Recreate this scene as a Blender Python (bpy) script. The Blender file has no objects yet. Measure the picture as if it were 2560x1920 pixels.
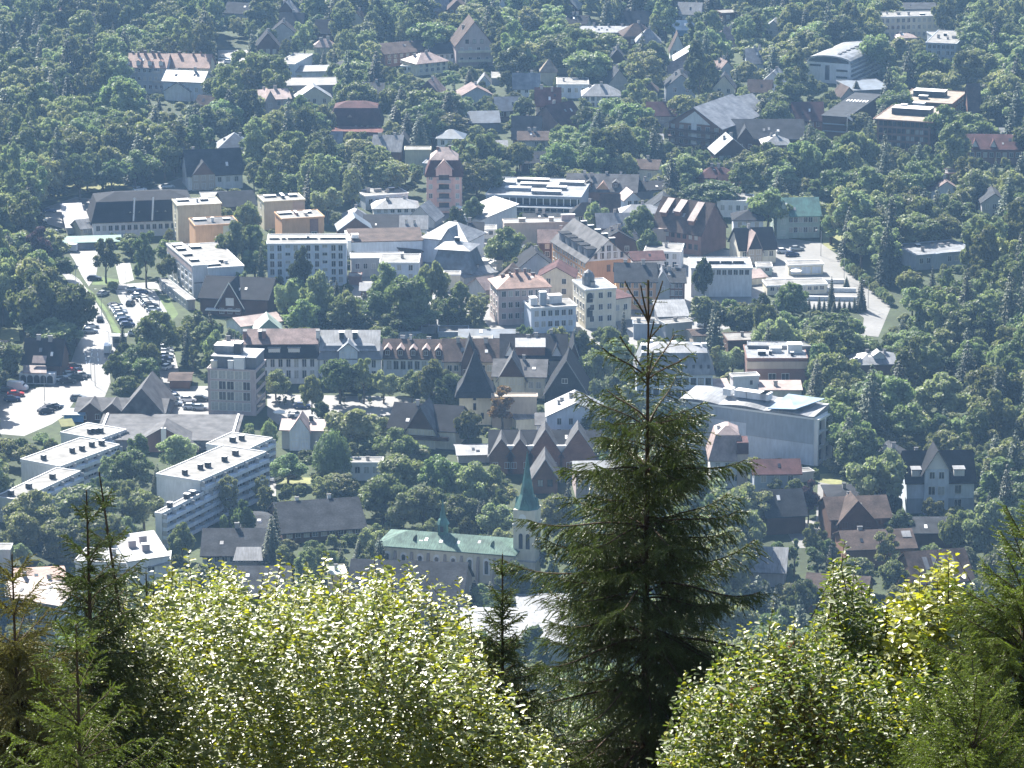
import bpy, bmesh, math, random
import numpy as np
from mathutils import Vector, Matrix, Euler
random.seed(7); np.random.seed(7)
rnd = random.random
def ru(a, b): return a + (b - a) * random.random()
S = bpy.context.scene
# ------------------------------------------------------------------ camera
PITCH = math.radians(14.5); CAMH = 250.0
FPX = 1280 / math.tan(math.radians(7.5))
cam = bpy.data.cameras.new('camera'); camo = bpy.data.objects.new('camera', cam)
S.collection.objects.link(camo); S.camera = camo
camo.location = (0, 0, CAMH); camo.rotation_euler = (math.radians(90) - PITCH, 0, 0)
cam.sensor_width = 36; cam.lens = 18 / math.tan(math.radians(7.5))
cam.clip_start = 0.5; cam.clip_end = 30000
# ------------------------------------------------------------------ light
SUN_AZ = math.radians(26)      # to the left of the viewing direction (+Y), behind the town
SUN_EL = math.radians(41)
w = bpy.data.worlds.new('World'); S.world = w; w.use_nodes = True
nt = w.node_tree; nt.nodes.clear()
sky = nt.nodes.new('ShaderNodeTexSky'); sky.sky_type = 'NISHITA'; sky.sun_disc = False
sky.sun_elevation = SUN_EL; sky.sun_rotation = -SUN_AZ
bg = nt.nodes.new('ShaderNodeBackground'); bg.inputs[1].default_value = 0.06
wo = nt.nodes.new('ShaderNodeOutputWorld')
nt.links.new(sky.outputs[0], bg.inputs[0]); nt.links.new(bg.outputs[0], wo.inputs[0])
sl = bpy.data.lights.new('sun', 'SUN'); sl.energy = 5.0; sl.angle = math.radians(0.5); sl.color = (1, 0.95, 0.87)
so = bpy.data.objects.new('sun', sl); S.collection.objects.link(so)
sdir = Vector((-math.sin(SUN_AZ) * math.cos(SUN_EL), math.cos(SUN_AZ) * math.cos(SUN_EL), math.sin(SUN_EL)))
so.rotation_euler = sdir.to_track_quat('Z', 'Y').to_euler(); so.location = (0, 0, 600)
S.view_settings.view_transform = 'Standard'; S.view_settings.look = 'None'
S.view_settings.gamma = 1; S.view_settings.use_curve_mapping = False
S.view_settings.exposure = 1.75
S.cycles.volume_bounces = 1; S.cycles.max_bounces = 6; S.cycles.transparent_max_bounces = 8
HAZE_DENSITY = 0.00008
# ------------------------------------------------------------------ where a pixel of the 2560x1920 photograph meets a height
FW = Vector((0, math.cos(PITCH), -math.sin(PITCH))); UP = Vector((0, math.sin(PITCH), math.cos(PITCH)))
def ray(px, py): return Vector((1, 0, 0)) * ((px - 1280) / FPX) + FW + UP * ((960 - py) / FPX)
def U(px, py, z=0.0):
    d = ray(px, py); t = (z - CAMH) / d.z
    return Vector((d.x * t, d.y * t, z))
def at_y(px, py, y):
    d = ray(px, py); t = y / d.y
    return Vector((d.x * t, y, CAMH + d.z * t))
def P(v):
    q = Vector((v[0], v[1], v[2] - CAMH)); dz = q.dot(FW)
    return (1280 + FPX * q.x / dz, 960 - FPX * q.dot(UP) / dz)
def scale_at(v): return FPX / Vector((v[0], v[1], v[2] - CAMH)).dot(FW)
# ------------------------------------------------------------------ tagging and objects
def tag(o, label=None, cat=None, group=None, kind=None):
    if label: o['label'] = label
    if cat: o['category'] = cat
    if group: o['group'] = group
    if kind: o['kind'] = kind
    return o
COL = S.collection
def empty(name, loc=(0, 0, 0), rz=0):
    o = bpy.data.objects.new(name, None); COL.objects.link(o); o.location = loc; o.rotation_euler = (0, 0, rz)
    o.empty_display_size = 0.5
    return o
def link(name, me, parent=None, loc=None, rz=0, rot=None, scale=None):
    o = bpy.data.objects.new(name, me); COL.objects.link(o)
    if parent: o.parent = parent
    if loc is not None: o.location = loc
    if rz: o.rotation_euler = (0, 0, rz)
    if rot is not None: o.rotation_euler = rot
    if scale is not None: o.scale = scale
    return o
class MB:
    def __init__(s): s.v = []; s.f = []; s.m = []; s.mats = []
    def slot(s, m):
        if m not in s.mats: s.mats.append(m)
        return s.mats.index(m)
    def add(s, vs, fs, m):
        n = len(s.v); k = s.slot(m); s.v += [tuple(v) for v in vs]
        for f in fs: s.f.append(tuple(i + n for i in f)); s.m.append(k)
    def box(s, x0, x1, y0, y1, z0, z1, m):
        s.add([(x0,y0,z0),(x1,y0,z0),(x1,y1,z0),(x0,y1,z0),(x0,y0,z1),(x1,y0,z1),(x1,y1,z1),(x0,y1,z1)],
              [(0,3,2,1),(4,5,6,7),(0,1,5,4),(1,2,6,5),(2,3,7,6),(3,0,4,7)], m)
    def slab(s, pts, th, m):
        """closed plate: pts in counter-clockwise order seen from above, thickened downward"""
        n = len(pts); low = [(p[0], p[1], p[2] - th) for p in pts]
        s.add(list(pts) + low, [tuple(range(n)), tuple(range(2*n-1, n-1, -1))] + [(i, n+i, n+(i+1)%n, (i+1)%n) for i in range(n)], m)
    def prism(s, poly, y0, y1, m):
        """poly in x-z plane extruded along y (counter-clockwise seen from -y)"""
        n = len(poly)
        s.add([(x, y0, z) for x, z in poly] + [(x, y1, z) for x, z in poly],
              [tuple(range(n)), tuple(range(2*n-1, n-1, -1))] + [(i, n+i, n+(i+1)%n, (i+1)%n) for i in range(n)], m)
    def prismx(s, poly, x0, x1, m):
        """poly in y-z plane extruded along x"""
        n = len(poly)
        s.add([(x0, y, z) for y, z in poly] + [(x1, y, z) for y, z in poly],
              [tuple(range(n-1, -1, -1)), tuple(range(n, 2*n))] + [((i+1)%n, n+(i+1)%n, n+i, i) for i in range(n)], m)
    def tube(s, pts, rads, m, n=6):
        pts = [Vector(p) for p in pts]; rings = []
        for i, p in enumerate(pts):
            d = (pts[min(i+1, len(pts)-1)] - pts[max(i-1, 0)])
            d = d.normalized() if d.length > 1e-9 else Vector((0,0,1))
            a = d.cross(Vector((0.3, 0.9, 0.2))).normalized(); b = d.cross(a)
            rings.append([p + (a*math.cos(2*math.pi*k/n) + b*math.sin(2*math.pi*k/n)) * rads[i] for k in range(n)])
        vs = [v for r in rings for v in r]; fs = []
        for i in range(len(rings)-1):
            for k in range(n): fs.append((i*n+k, i*n+(k+1)%n, (i+1)*n+(k+1)%n, (i+1)*n+k))
        fs.append(tuple(range(n-1, -1, -1))); fs.append(tuple(range((len(rings)-1)*n, len(rings)*n)))
        s.add(vs, fs, m)
    def mesh(s, name):
        me = bpy.data.meshes.new(name); me.from_pydata(s.v, [], s.f)
        for m in s.mats: me.materials.append(m)
        if s.m: me.polygons.foreach_set('material_index', s.m)
        me.update(); return me
    def build(s, name, parent=None, **k): return link(name, s.mesh(name), parent, **k)
def np_mesh(name, V, F, mat, smooth=False, mi=None):
    """V (n,3) F (m,k) arrays -> mesh, fast"""
    me = bpy.data.meshes.new(name); n, k = F.shape
    me.vertices.add(len(V)); me.vertices.foreach_set('co', V.astype(np.float32).ravel())
    me.loops.add(n * k); me.loops.foreach_set('vertex_index', F.astype(np.int32).ravel())
    me.polygons.add(n); me.polygons.foreach_set('loop_start', np.arange(0, n*k, k, dtype=np.int32))
    me.polygons.foreach_set('loop_total', np.full(n, k, dtype=np.int32))
    for m in (mat if isinstance(mat, (list, tuple)) else [mat]): me.materials.append(m)
    if mi is not None: me.polygons.foreach_set('material_index', mi.astype(np.int32))
    if smooth: me.polygons.foreach_set('use_smooth', np.ones(n, dtype=bool))
    me.update(calc_edges=True); return me
# ------------------------------------------------------------------ materials
def mat(name, col, rough=0.8, spec=0.4, metal=0.0, var=0.18, scale=0.35, fine=None, seam=None, objvar=0.0, trans=0.0, tcol=None, var2=0.0, bump=0.0):
    m = bpy.data.materials.new(name); m.use_nodes = True; t = m.node_tree; t.nodes.clear()
    out = t.nodes.new('ShaderNodeOutputMaterial'); b = t.nodes.new('ShaderNodeBsdfPrincipled')
    b.inputs['Roughness'].default_value = rough; b.inputs['Metallic'].default_value = metal
    b.inputs['Specular IOR Level'].default_value = spec
    tc = t.nodes.new('ShaderNodeTexCoord')
    rgb = t.nodes.new('ShaderNodeRGB'); rgb.outputs[0].default_value = (*col, 1); cur = rgb.outputs[0]
    def mulnoise(cur, sc, amt, detail=4, stretch=None):
        src = tc.outputs['Object']
        if stretch:
            mp = t.nodes.new('ShaderNodeMapping'); mp.inputs['Scale'].default_value = stretch
            t.links.new(src, mp.inputs[0]); src = mp.outputs[0]
        n = t.nodes.new('ShaderNodeTexNoise'); n.inputs['Scale'].default_value = sc; n.inputs['Detail'].default_value = detail
        t.links.new(src, n.inputs['Vector'])
        r = t.nodes.new('ShaderNodeMapRange'); r.inputs[1].default_value = 0.3; r.inputs[2].default_value = 0.7
        r.inputs[3].default_value = 1 - amt; r.inputs[4].default_value = 1 + amt
        t.links.new(n.outputs[0], r.inputs[0])
        v = t.nodes.new('ShaderNodeVectorMath'); v.operation = 'SCALE'
        t.links.new(cur, v.inputs[0]); t.links.new(r.outputs[0], v.inputs['Scale']); return v.outputs[0]
    if var: cur = mulnoise(cur, scale, var)
    if fine: cur = mulnoise(cur, fine[0], fine[1], 2, fine[2] if len(fine) > 2 else None)
    if seam:
        wv = t.nodes.new('ShaderNodeTexWave'); wv.wave_type = 'BANDS'; wv.bands_direction = seam[0]
        wv.inputs['Scale'].default_value = seam[1]; wv.inputs['Distortion'].default_value = seam[3] if len(seam) > 3 else 0
        t.links.new(tc.outputs['Object'], wv.inputs[0])
        r = t.nodes.new('ShaderNodeMapRange'); r.inputs[1].default_value = 0; r.inputs[2].default_value = 0.35
        r.inputs[3].default_value = 1 - seam[2]; r.inputs[4].default_value = 1
        t.links.new(wv.outputs[0], r.inputs[0])
        v = t.nodes.new('ShaderNodeVectorMath'); v.operation = 'SCALE'
        t.links.new(cur, v.inputs[0]); t.links.new(r.outputs[0], v.inputs['Scale']); cur = v.outputs[0]
    if objvar:
        oi = t.nodes.new('ShaderNodeObjectInfo'); h = t.nodes.new('ShaderNodeHueSaturation')
        r = t.nodes.new('ShaderNodeMapRange'); r.inputs[3].default_value = 1 - objvar; r.inputs[4].default_value = 1 + objvar
        t.links.new(oi.outputs['Random'], r.inputs[0]); t.links.new(r.outputs[0], h.inputs['Value'])
        fr = t.nodes.new('ShaderNodeMath'); fr.operation = 'MULTIPLY'; fr.inputs[1].default_value = 7.13
        t.links.new(oi.outputs['Random'], fr.inputs[0]); f2 = t.nodes.new('ShaderNodeMath'); f2.operation = 'FRACT'
        t.links.new(fr.outputs[0], f2.inputs[0]); r2 = t.nodes.new('ShaderNodeMapRange')
        r2.inputs[3].default_value = 0.5 - 0.06; r2.inputs[4].default_value = 0.5 + 0.03
        t.links.new(f2.outputs[0], r2.inputs[0]); t.links.new(r2.outputs[0], h.inputs['Hue'])
        t.links.new(cur, h.inputs['Color']); cur = h.outputs[0]
    t.links.new(cur, b.inputs['Base Color'])
    if bump:
        n = t.nodes.new('ShaderNodeTexNoise'); n.inputs['Scale'].default_value = fine[0] if fine else 3
        t.links.new(tc.outputs['Object'], n.inputs['Vector']); bp = t.nodes.new('ShaderNodeBump')
        bp.inputs['Strength'].default_value = bump; bp.inputs['Distance'].default_value = 0.05
        t.links.new(n.outputs[0], bp.inputs['Height']); t.links.new(bp.outputs[0], b.inputs['Normal'])
    if trans:
        tr = t.nodes.new('ShaderNodeBsdfTranslucent'); mx = t.nodes.new('ShaderNodeMixShader'); mx.inputs[0].default_value = trans
        if tcol:
            v = t.nodes.new('ShaderNodeVectorMath'); v.operation = 'MULTIPLY'; v.inputs[1].default_value = tcol
            t.links.new(cur, v.inputs[0]); t.links.new(v.outputs[0], tr.inputs[0])
        else: t.links.new(cur, tr.inputs[0])
        t.links.new(b.outputs[0], mx.inputs[1]); t.links.new(tr.outputs[0], mx.inputs[2]); t.links.new(mx.outputs[0], out.inputs[0])
    else: t.links.new(b.outputs[0], out.inputs[0])
    return m
M = {}
def walls(k, c, **kw): M[k] = mat('plaster_' + k, tuple(v*1.0 for v in c), 0.85, 0.25, var=0.10, scale=0.25, fine=(1.6, 0.10, (1, 1, 0.25)), **kw)
walls('white', (.66,.67,.68)); walls('cream', (.62,.58,.47)); walls('beige', (.50,.45,.38)); walls('pinkgrey', (.43,.36,.35))
walls('orange', (.56,.33,.18)); walls('pink', (.66,.42,.36)); walls('yellow', (.50,.47,.35)); walls('grey', (.38,.38,.38))
walls('bluegrey', (.33,.37,.42)); walls('darkgrey', (.16,.17,.19)); walls('blueish', (.55,.60,.67)); walls('olive', (.52,.48,.35))
walls('stone', (.30,.26,.23)); walls('tan', (.45,.38,.31)); walls('blue', (.10,.25,.50)); walls('lightgreen', (.38,.46,.42))
M['wood'] = mat('dark_timber', (.09,.05,.035), .75, .3, var=.25, fine=(3,.25,(1,1,6)))
M['wood2'] = mat('brown_timber', (.20,.11,.075), .75, .3, var=.2, fine=(3,.2,(1,1,6)))
M['brick'] = mat('brick_red', (.20,.12,.10), .85, .2, var=.15, fine=(2,.15,(1,1,4)))
def roofs(k, c, r=.6, s=.5, **kw): M[k] = mat('roofing_' + k, tuple(v*.8 for v in c), r, s, **{**dict(var=.38, scale=.38), **kw})
roofs('wmetal', (.22,.23,.245), .48, .5, seam=('X', .9, .22), fine=(.9,.28,(3,.4,1)))
roofs('wflat', (.19,.185,.175), .7, .3, fine=(.7,.14))
roofs('ltgrey', (.24,.25,.27), .5, .5, seam=('X', .9, .15), fine=(.9,.15,(3,.4,1)))
roofs('slate', (.045,.05,.058), .88, .12, fine=(2.5,.25)); roofs('black', (.022,.024,.03), .88, .12, fine=(2.5,.25))
roofs('brown', (.095,.07,.06), .88, .12, fine=(2.5,.25)); roofs('red', (.16,.07,.06), .88, .12, fine=(2.5,.25,(1,3,1)))
roofs('darkred', (.10,.05,.05), .88, .12, fine=(2.5,.2)); roofs('terra', (.33,.205,.16), .65, .3, fine=(2,.2))
roofs('pinkroof', (.37,.28,.255), .6, .35, fine=(2,.15)); roofs('green', (.10,.165,.135), .8, .15, fine=(1.6,.35,(4,.25,1)), var=.35)
roofs('teal', (.075,.19,.165), .6, .35, fine=(1.2,.18,(2,.5,1))); roofs('blueroof', (.20,.31,.44), .4, .5); roofs('tanroof', (.27,.22,.165), .6, .4, fine=(1,.12))
roofs('pinktile', (.20,.145,.135), .8, .2, fine=(2.5,.22)); roofs('greyroof', (.12,.12,.125), .85, .15, fine=(1.5,.15,(1,3,1))); roofs('bluegreyroof', (.12,.15,.19), .5, .45, fine=(1.2,.15))
roofs('mint', (.36,.46,.42), .45, .5)
M['glass'] = mat('window_glass', (.03,.035,.045), .12, .5, var=.3, scale=.8, objvar=.5)
M['curtain'] = mat('curtained_pane', (.35,.35,.33), .4, .5, var=.2, scale=2)
M['frame'] = mat('window_frame', (.62,.62,.60), .6, .4, var=.05)
M['dframe'] = mat('dark_frame', (.08,.06,.05), .6, .4, var=.05)
M['chim'] = mat('chimney_render', (.45,.42,.40), .8, .3, var=.2)
M['chimb'] = mat('chimney_brick', (.22,.13,.11), .8, .3, var=.2)
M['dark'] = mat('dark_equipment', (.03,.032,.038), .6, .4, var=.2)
M['trim'] = mat('white_trim', (.70,.70,.69), .6, .4, var=.06)
M['clock'] = mat('clock_white', (.8,.8,.76), .5, .4, var=.03)
# ------------------------------------------------------------------ screen-space bookkeeping for tree scattering (layout decisions only)
CW = 10; GX, GY = 256, 192
prot = np.zeros((GY, GX), np.float32)      # distance of the thing that should stay visible in this cell
FOOT = []                                  # building footprints
def hull(pts):
    pts = sorted(set((round(a,1), round(b,1)) for a, b in pts))
    def half(ps):
        r = []
        for p in ps:
            while len(r) > 1 and (r[-1][0]-r[-2][0])*(p[1]-r[-2][1]) - (r[-1][1]-r[-2][1])*(p[0]-r[-2][0]) <= 0: r.pop()
            r.append(p)
        return r[:-1]
    return half(pts) + half(pts[::-1])
GXX, GYY = np.meshgrid(np.arange(GX)*CW + CW/2, np.arange(GY)*CW + CW/2)
def inside(poly, X, Y):
    r = np.zeros(X.shape, bool); n = len(poly)
    for i in range(n):
        x0, y0 = poly[i]; x1, y1 = poly[(i+1) % n]
        if y0 == y1: continue
        c = ((y0 > Y) != (y1 > Y)) & (X < (x1-x0)*(Y-y0)/(y1-y0) + x0); r ^= c
    return r
def protect(poly, dist):
    m = inside(poly, GXX, GYY); prot[m] = np.maximum(prot[m], dist)
# ================================================================== setting: ground, hillside, haze
def flat_sheet(name, polys, z, m, kind='structure', px=True):
    mb = MB()
    for poly in polys:
        pts = [U(x, y, z) for x, y in poly] if px else [Vector((x, y, z)) for x, y in poly]
        a = sum(pts[i].x * pts[(i+1) % len(pts)].y - pts[(i+1) % len(pts)].x * pts[i].y for i in range(len(pts)))
        if a < 0: pts = pts[::-1]
        mb.slab(pts, 0.015, m)
    return tag(mb.build(name), kind=kind)
M['ground'] = mat('ground_grass', (.038, .052, .022), .9, .2, var=.35, scale=.03, fine=(.5, .25))
M['pave'] = mat('pavement_stone', (.15, .147, .14), .55, .45, var=.22, scale=.06, fine=(.7, .12))
M['asphalt'] = mat('road_asphalt', (.11, .108, .105), .48, .55, var=.22, scale=.05, fine=(.6, .10, (1, .25, 1)))
M['lawn'] = mat('dry_lawn', (.20, .205, .09), .9, .2, var=.25, scale=.08, fine=(.8, .15))
M['grass'] = mat('green_lawn', (.09, .13, .045), .9, .2, var=.2, scale=.1, fine=(.8, .15))
M['soil'] = mat('hillside_soil', (.05, .05, .025), .95, .1, var=.4, scale=.4)
M['paint'] = mat('road_paint', (.7, .7, .68), .6, .4, var=.1)
g = MB(); N = 24; R = 9000
g.add([(-R, 560, 0), (R, 560, 0), (R, 12000, 0), (-R, 12000, 0)], [(0, 1, 2, 3)], M['ground'])
tag(g.build('ground'), kind='structure')
def hill_z(y):
    if y < 3: return 248.2
    if y < 30: return 248.2 - (y - 3) / 27 * 17.2
    return max(0.0, 231 * (600 - y) / 570)
hv, hf = [], []
ys = [-40, 3, 6, 10, 15, 20, 25, 30, 36, 45, 60, 90, 140, 200, 300, 400, 500, 560, 601]
xs = [-9000, -400, -150, -60, -30, -15, -8, -4, 0, 4, 8, 15, 30, 60, 150, 400, 9000]
for y in ys:
    for x in xs:
        b = 0.25 * math.sin(x * .9 + y) + .3 * math.sin(y * .43 + x * .37) if 3 < y < 500 and abs(x) < 400 else 0
        hv.append((x, y, hill_z(y) + b - (0.3 if y > 600 else 0)))
for j in range(len(ys) - 1):
    for i in range(len(xs) - 1):
        a = j * len(xs) + i; hf.append((a, a + 1, a + len(xs) + 1, a + len(xs)))
hm = MB(); hm.add(hv, hf, M['soil']); tag(hm.build('hillside'), kind='structure')
if HAZE_DENSITY:
    hz = MB(); hz.box(-9300, 9300, -60, 12300, -2, 256, M['ground'])
    ho = hz.build('haze'); ho['kind'] = 'stuff'
    mz = bpy.data.materials.new('haze_air'); mz.use_nodes = True; t = mz.node_tree; t.nodes.clear()
    vo = t.nodes.new('ShaderNodeVolumePrincipled'); vo.inputs['Density'].default_value = HAZE_DENSITY
    vo.inputs['Color'].default_value = (.34, .60, 1.0, 1); vo.inputs['Anisotropy'].default_value = 0.1
    oo = t.nodes.new('ShaderNodeOutputMaterial'); t.links.new(vo.outputs[0], oo.inputs['Volume'])
    ho.data.materials.clear(); ho.data.materials.append(mz)
# ---- roads, squares and lawns
ROAD = [[(128,655),(162,692),(185,729),(214,790),(222,816),(190,868),(178,905),(140,955),(100,968),(0,985),(0,1085),(60,1090),(130,1060),(160,1040),(188,1000),(262,992),(275,960),(270,905),(290,870),(280,845),(272,813),(249,773),(220,729),(197,700),(150,668)]]
flat_sheet('road', ROAD, .02, M['asphalt'])
LOT = [[(288,724),(385,724),(424,790),(420,815),(405,845),(345,845),(322,800)]]
flat_sheet('car_park', LOT, .025, M['asphalt'])
SQ = [[(145,590),(235,600),(248,640),(240,690),(222,716),(205,690),(185,650)], [(288,660),(325,655),(335,700),(300,712)],
      [(108,520),(190,492),(262,500),(345,488),(400,462),(470,438),(492,442),(480,474),(400,496),(330,512),(240,540),(170,575),(118,560)],
      [(284,712),(392,704),(410,740),(392,722),(288,722)]]
flat_sheet('town_square', SQ, .03, M['pave'])
SQ2 = [[(545,125),(620,125),(645,190),(604,248),(545,240)], [(400,965),(520,965),(524,1040),(404,1042)], [(392,868),(432,868),(456,965),(402,965)],
       [(668,985),(1012,992),(1070,1000),(1060,1036),(960,1040),(700,1065),(668,1040)]]
flat_sheet('paved_yard', SQ2, .03, M['pave'])
CEN = [[(870,700),(1060,640),(1480,500),(1700,600),(1940,650),(1900,800),(1600,880),(1250,850),(1200,790),(900,800)],
       [(1060,505),(1240,520),(1250,560),(1170,620),(1060,590)]]
flat_sheet('street_paving', CEN, .012, M['pave'])
RP = [[(1925,590),(2050,606),(2092,636),(2152,688),(2217,738),(2226,770),(2196,842),(2154,838),(2160,795),(2130,772),(1965,772),(1958,735),(1912,700),(1935,640)],
      [(2045,1205),(2102,1215),(2092,1290),(2040,1300)], [(2300,540),(2340,545),(2340,560),(2290,556)], [(1950,1300),(2060,1300),(2060,1370),(1990,1370)], [(560,1195),(690,1190),(690,1240),(560,1240)]]
flat_sheet('promenade', RP, .035, M['pave'])
LN = [[(0,820),(46,822),(50,852),(0,856)], [(0,400),(120,410),(335,395),(318,462),(100,505),(0,480)], [(672,1192),(780,1194),(776,1210),(672,1208)], [(2050,560),(2120,560),(2110,630),(2060,620)], [(2050,1185),(2105,1180),(2105,1215),(2050,1215)]]
flat_sheet('dry_lawn', LN, .02, M['lawn'])
GR = [[(212,716),(232,730),(262,765),(305,835),(284,830),(262,778)], [(388,738),(420,740),(446,785),(432,800),(404,770)], [(1300,560),(1480,545),(1480,570),(1300,590)], [(1500,1150),(1700,1150),(1700,1210),(1500,1210)], [(2370,1300),(2480,1300),(2480,1350),(2380,1350)], [(238,688),(300,700),(285,712),(230,712)]]
flat_sheet('green_lawn', GR, .022, M['grass'])
for pl in ROAD + LOT + SQ: protect(pl, 5000)
for pl in RP[:1] + LN[:1] + LN[2:3] + GR[:2] + SQ2[1:]: protect(pl, 5000)
protect([(2095,640),(2260,745),(2250,780),(2090,690)], 5000)
OPENPX = ROAD + LOT + SQ + SQ2 + RP + CEN + LN[:1] + LN[2:3]
# kerbs and markings along the main road
kb = MB()
edge = [(150,668),(197,700),(220,729),(249,773),(272,813),(280,845),(290,870),(270,905),(275,960)]
for a, b in zip(edge, edge[1:]):
    A, Bp = U(*a), U(*b); d = (Bp - A).normalized(); n = Vector((-d.y, d.x, 0)) * .15
    kb.slab([A + n + Vector((0,0,.14)), A - n + Vector((0,0,.14)), Bp - n + Vector((0,0,.14)), Bp + n + Vector((0,0,.14))][::1], .12, M['pave'])
tag(kb.build('kerb'), kind='structure')
pk = MB()
for i in range(14):
    a = U(392 + i * 2.0 - 60, 742 + i * 7); pk.box(a.x - .06, a.x + 2.4, a.y, a.y + .12, .04, .05, M['paint'])
for i in range(9):
    a = U(240 - 4 * i, 840 + 16 * i); pk.box(a.x - .14, a.x + .14, a.y - 2.5, a.y + 2.5, .036, .044, M['paint'])
for (x0, y0), (x1, y1) in (((20,1052),(120,1000)), ((40,1070),(150,1018)), ((150,985),(225,960)), ((210,870),(225,960)), ((240,840),(250,950))):
    for k in range(8):
        A, Bq = U(x0+(x1-x0)*k/8, y0+(y1-y0)*k/8, .045), U(x0+(x1-x0)*(k+.6)/8, y0+(y1-y0)*(k+.6)/8, .045); d = (Bq-A).normalized(); n = Vector((-d.y, d.x, 0))*.13
        pk.slab([A-n, Bq-n, Bq+n, A+n], .008, M['paint'])
tag(pk.build('road_markings'), kind='structure')
# ================================================================== buildings
WCACHE = {}
def win_meshes(w_, h_, fr, glass, mull=True):
    k = (round(w_, 2), round(h_, 2), fr, glass, mull)
    if k in WCACHE: return WCACHE[k]
    mb = MB(); t = .09; a = w_ / 2; m = M[fr]; Y0, Y1 = -.07, .05
    mb.box(-a-t, -a, Y0, Y1, 0, h_, m); mb.box(a, a+t, Y0, Y1, 0, h_, m)
    mb.box(-a-t, a+t, Y0, Y1, h_, h_+t, m); mb.box(-a-t-.04, a+t+.04, Y0-.06, Y1, -t, 0, m)
    if mull: mb.box(-.035, .035, Y0+.01, Y1-.01, 0, h_, m)
    pm = MB(); pm.box(-a, a, -.02, .04, 0, h_, M[glass])
    WCACHE[k] = (mb.mesh('window'), pm.mesh('pane')); return WCACHE[k]
def window(parent, loc, rz=0, w_=1.1, h_=1.5, fr='frame', glass=None, pane=True, mull=True):
    glass = glass or ('curtain' if rnd() < .3 else 'glass')
    f, p = win_meshes(w_, h_, fr, glass, mull)
    o = link('window', f, parent, loc=loc, rz=rz)
    if pane: link('pane', p, o)
    return o
LAND = []                                   # landmarks used in the wording of labels
def inset_poly(W, D, i, z): return [(i, i, z), (W-i, i, z), (W-i, D-i, z), (i, D-i, z)]
def roof_mb(kind, W, D, h, rh, m, ov, th=.22, side=None):
    """roof mesh over a W x D plan whose eaves stand at height h; also returns height function along the front slope"""
    mb = MB(); o = ov
    if kind == 'gx':
        s = rh / (D/2); e = h - s*o; mb.slab([(-o,-o,e),(W+o,-o,e),(W+o,D/2,h+rh),(-o,D/2,h+rh)], th, m)
        mb.slab([(-o,D/2,h+rh-.01),(W+o,D/2,h+rh-.01),(W+o,D+o,e),(-o,D+o,e)], th, m)
    elif kind == 'gy':
        s = rh / (W/2); e = h - s*o; mb.slab([(-o,-o,e),(W/2,-o,h+rh),(W/2,D+o,h+rh),(-o,D+o,e)], th, m)
        mb.slab([(W/2,-o,h+rh-.01),(W+o,-o,e),(W+o,D+o,e),(W/2,D+o,h+rh-.01)], th, m)
    elif kind == 'hip':
        e = h; q = min(W, D)/2
        if W >= D: r0, r1 = (q*.9, D/2, h+rh), (W-q*.9, D/2, h+rh)
        else: r0, r1 = (W/2, q*.9, h+rh), (W/2, D-q*.9, h+rh)
        c = [(-o,-o,e),(W+o,-o,e),(W+o,D+o,e),(-o,D+o,e)]; b = [(x,y,z-th) for x,y,z in c]
        vs = c + [r0, r1] + b
        if W >= D: fs = [(0,1,5,4),(1,2,5),(2,3,4,5),(3,0,4)]
        else: fs = [(0,1,4),(1,2,5,4),(2,3,5),(3,0,4,5)]
        fs += [(6,7,1,0),(7,8,2,1),(8,9,3,2),(9,6,0,3),(9,8,7,6)]
        mb.add(vs, fs, m)
    elif kind == 'pyr':
        c = [(-o,-o,h),(W+o,-o,h),(W+o,D+o,h),(-o,D+o,h)]; b = [(x,y,z-th) for x,y,z in c]
        mb.add(c + [(W/2,D/2,h+rh)] + b, [(0,1,4),(1,2,4),(2,3,4),(3,0,4),(5,6,1,0),(6,7,2,1),(7,8,3,2),(8,5,0,3),(8,7,6,5)], m)
    elif kind == 'man':                      # steep lower slope, shallow top
        i = min(1.3, W*.15); z1 = h + rh*.78; z2 = h + rh
        r = [inset_poly(W, D, -o, h - .05), inset_poly(W, D, i, z1), inset_poly(W, D, min(W, D)/2*.9, z2)]
        vs = [v for q in r for v in q] + inset_poly(W, D, -o, h-.05-th); fs = []
        for k in range(2):
            for j in range(4): fs.append((4*k+j, 4*k+(j+1)%4, 4*k+4+(j+1)%4, 4*k+4+j))
        fs.append((8,9,10,11)); fs += [(12+j, 12+(j+1)%4, (j+1)%4, j) for j in range(4)] + [(15,14,13,12)]
        mb.add(vs, fs, m)
    elif kind == 'shed':                     # low edge at the front
        s = rh / D; mb.slab([(-o,-o,h-s*o),(W+o,-o,h-s*o),(W+o,D+o,h+rh+s*o),(-o,D+o,h+rh+s*o)], th, m)
    elif kind == 'shedl':                    # low edge at the left
        s = rh / W; mb.slab([(-o,-o,h-s*o),(W+o,-o,h+rh+s*o),(W+o,D+o,h+rh+s*o),(-o,D+o,h-s*o)], th, m)
    elif kind == 'shedr':
        s = rh / W; mb.slab([(-o,-o,h+rh+s*o),(W+o,-o,h-s*o),(W+o,D+o,h-s*o),(-o,D+o,h+rh+s*o)], th, m)
    elif kind == 'barrel':
        n = 10; top = []; low = []
        for k in range(n+1):
            a = math.pi * k / n; x = W/2 - (W/2+o)*math.cos(a); z = h + rh*math.sin(a)**.8 if 0 < k < n else h
            top.append((x, z)); low.append((x, z-th))
        mb.prism((low + top[::-1]), -o, D+o, m)
    else:                                    # flat with a raised edge
        mb.box(-o, W+o, -o, D+o, h, h+.18, m)
    return mb
def front_z(kind, W, D, h, rh, y):
    if kind == 'gx': return h + rh * y / (D/2)
    if kind == 'man': return h + rh * .78 * min(1, (y) / min(1.3, W*.15))
    if kind in ('hip',): return h + rh * y / (min(W, D)/2)
    if kind == 'shed': return h + rh * y / D
    return h
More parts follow.
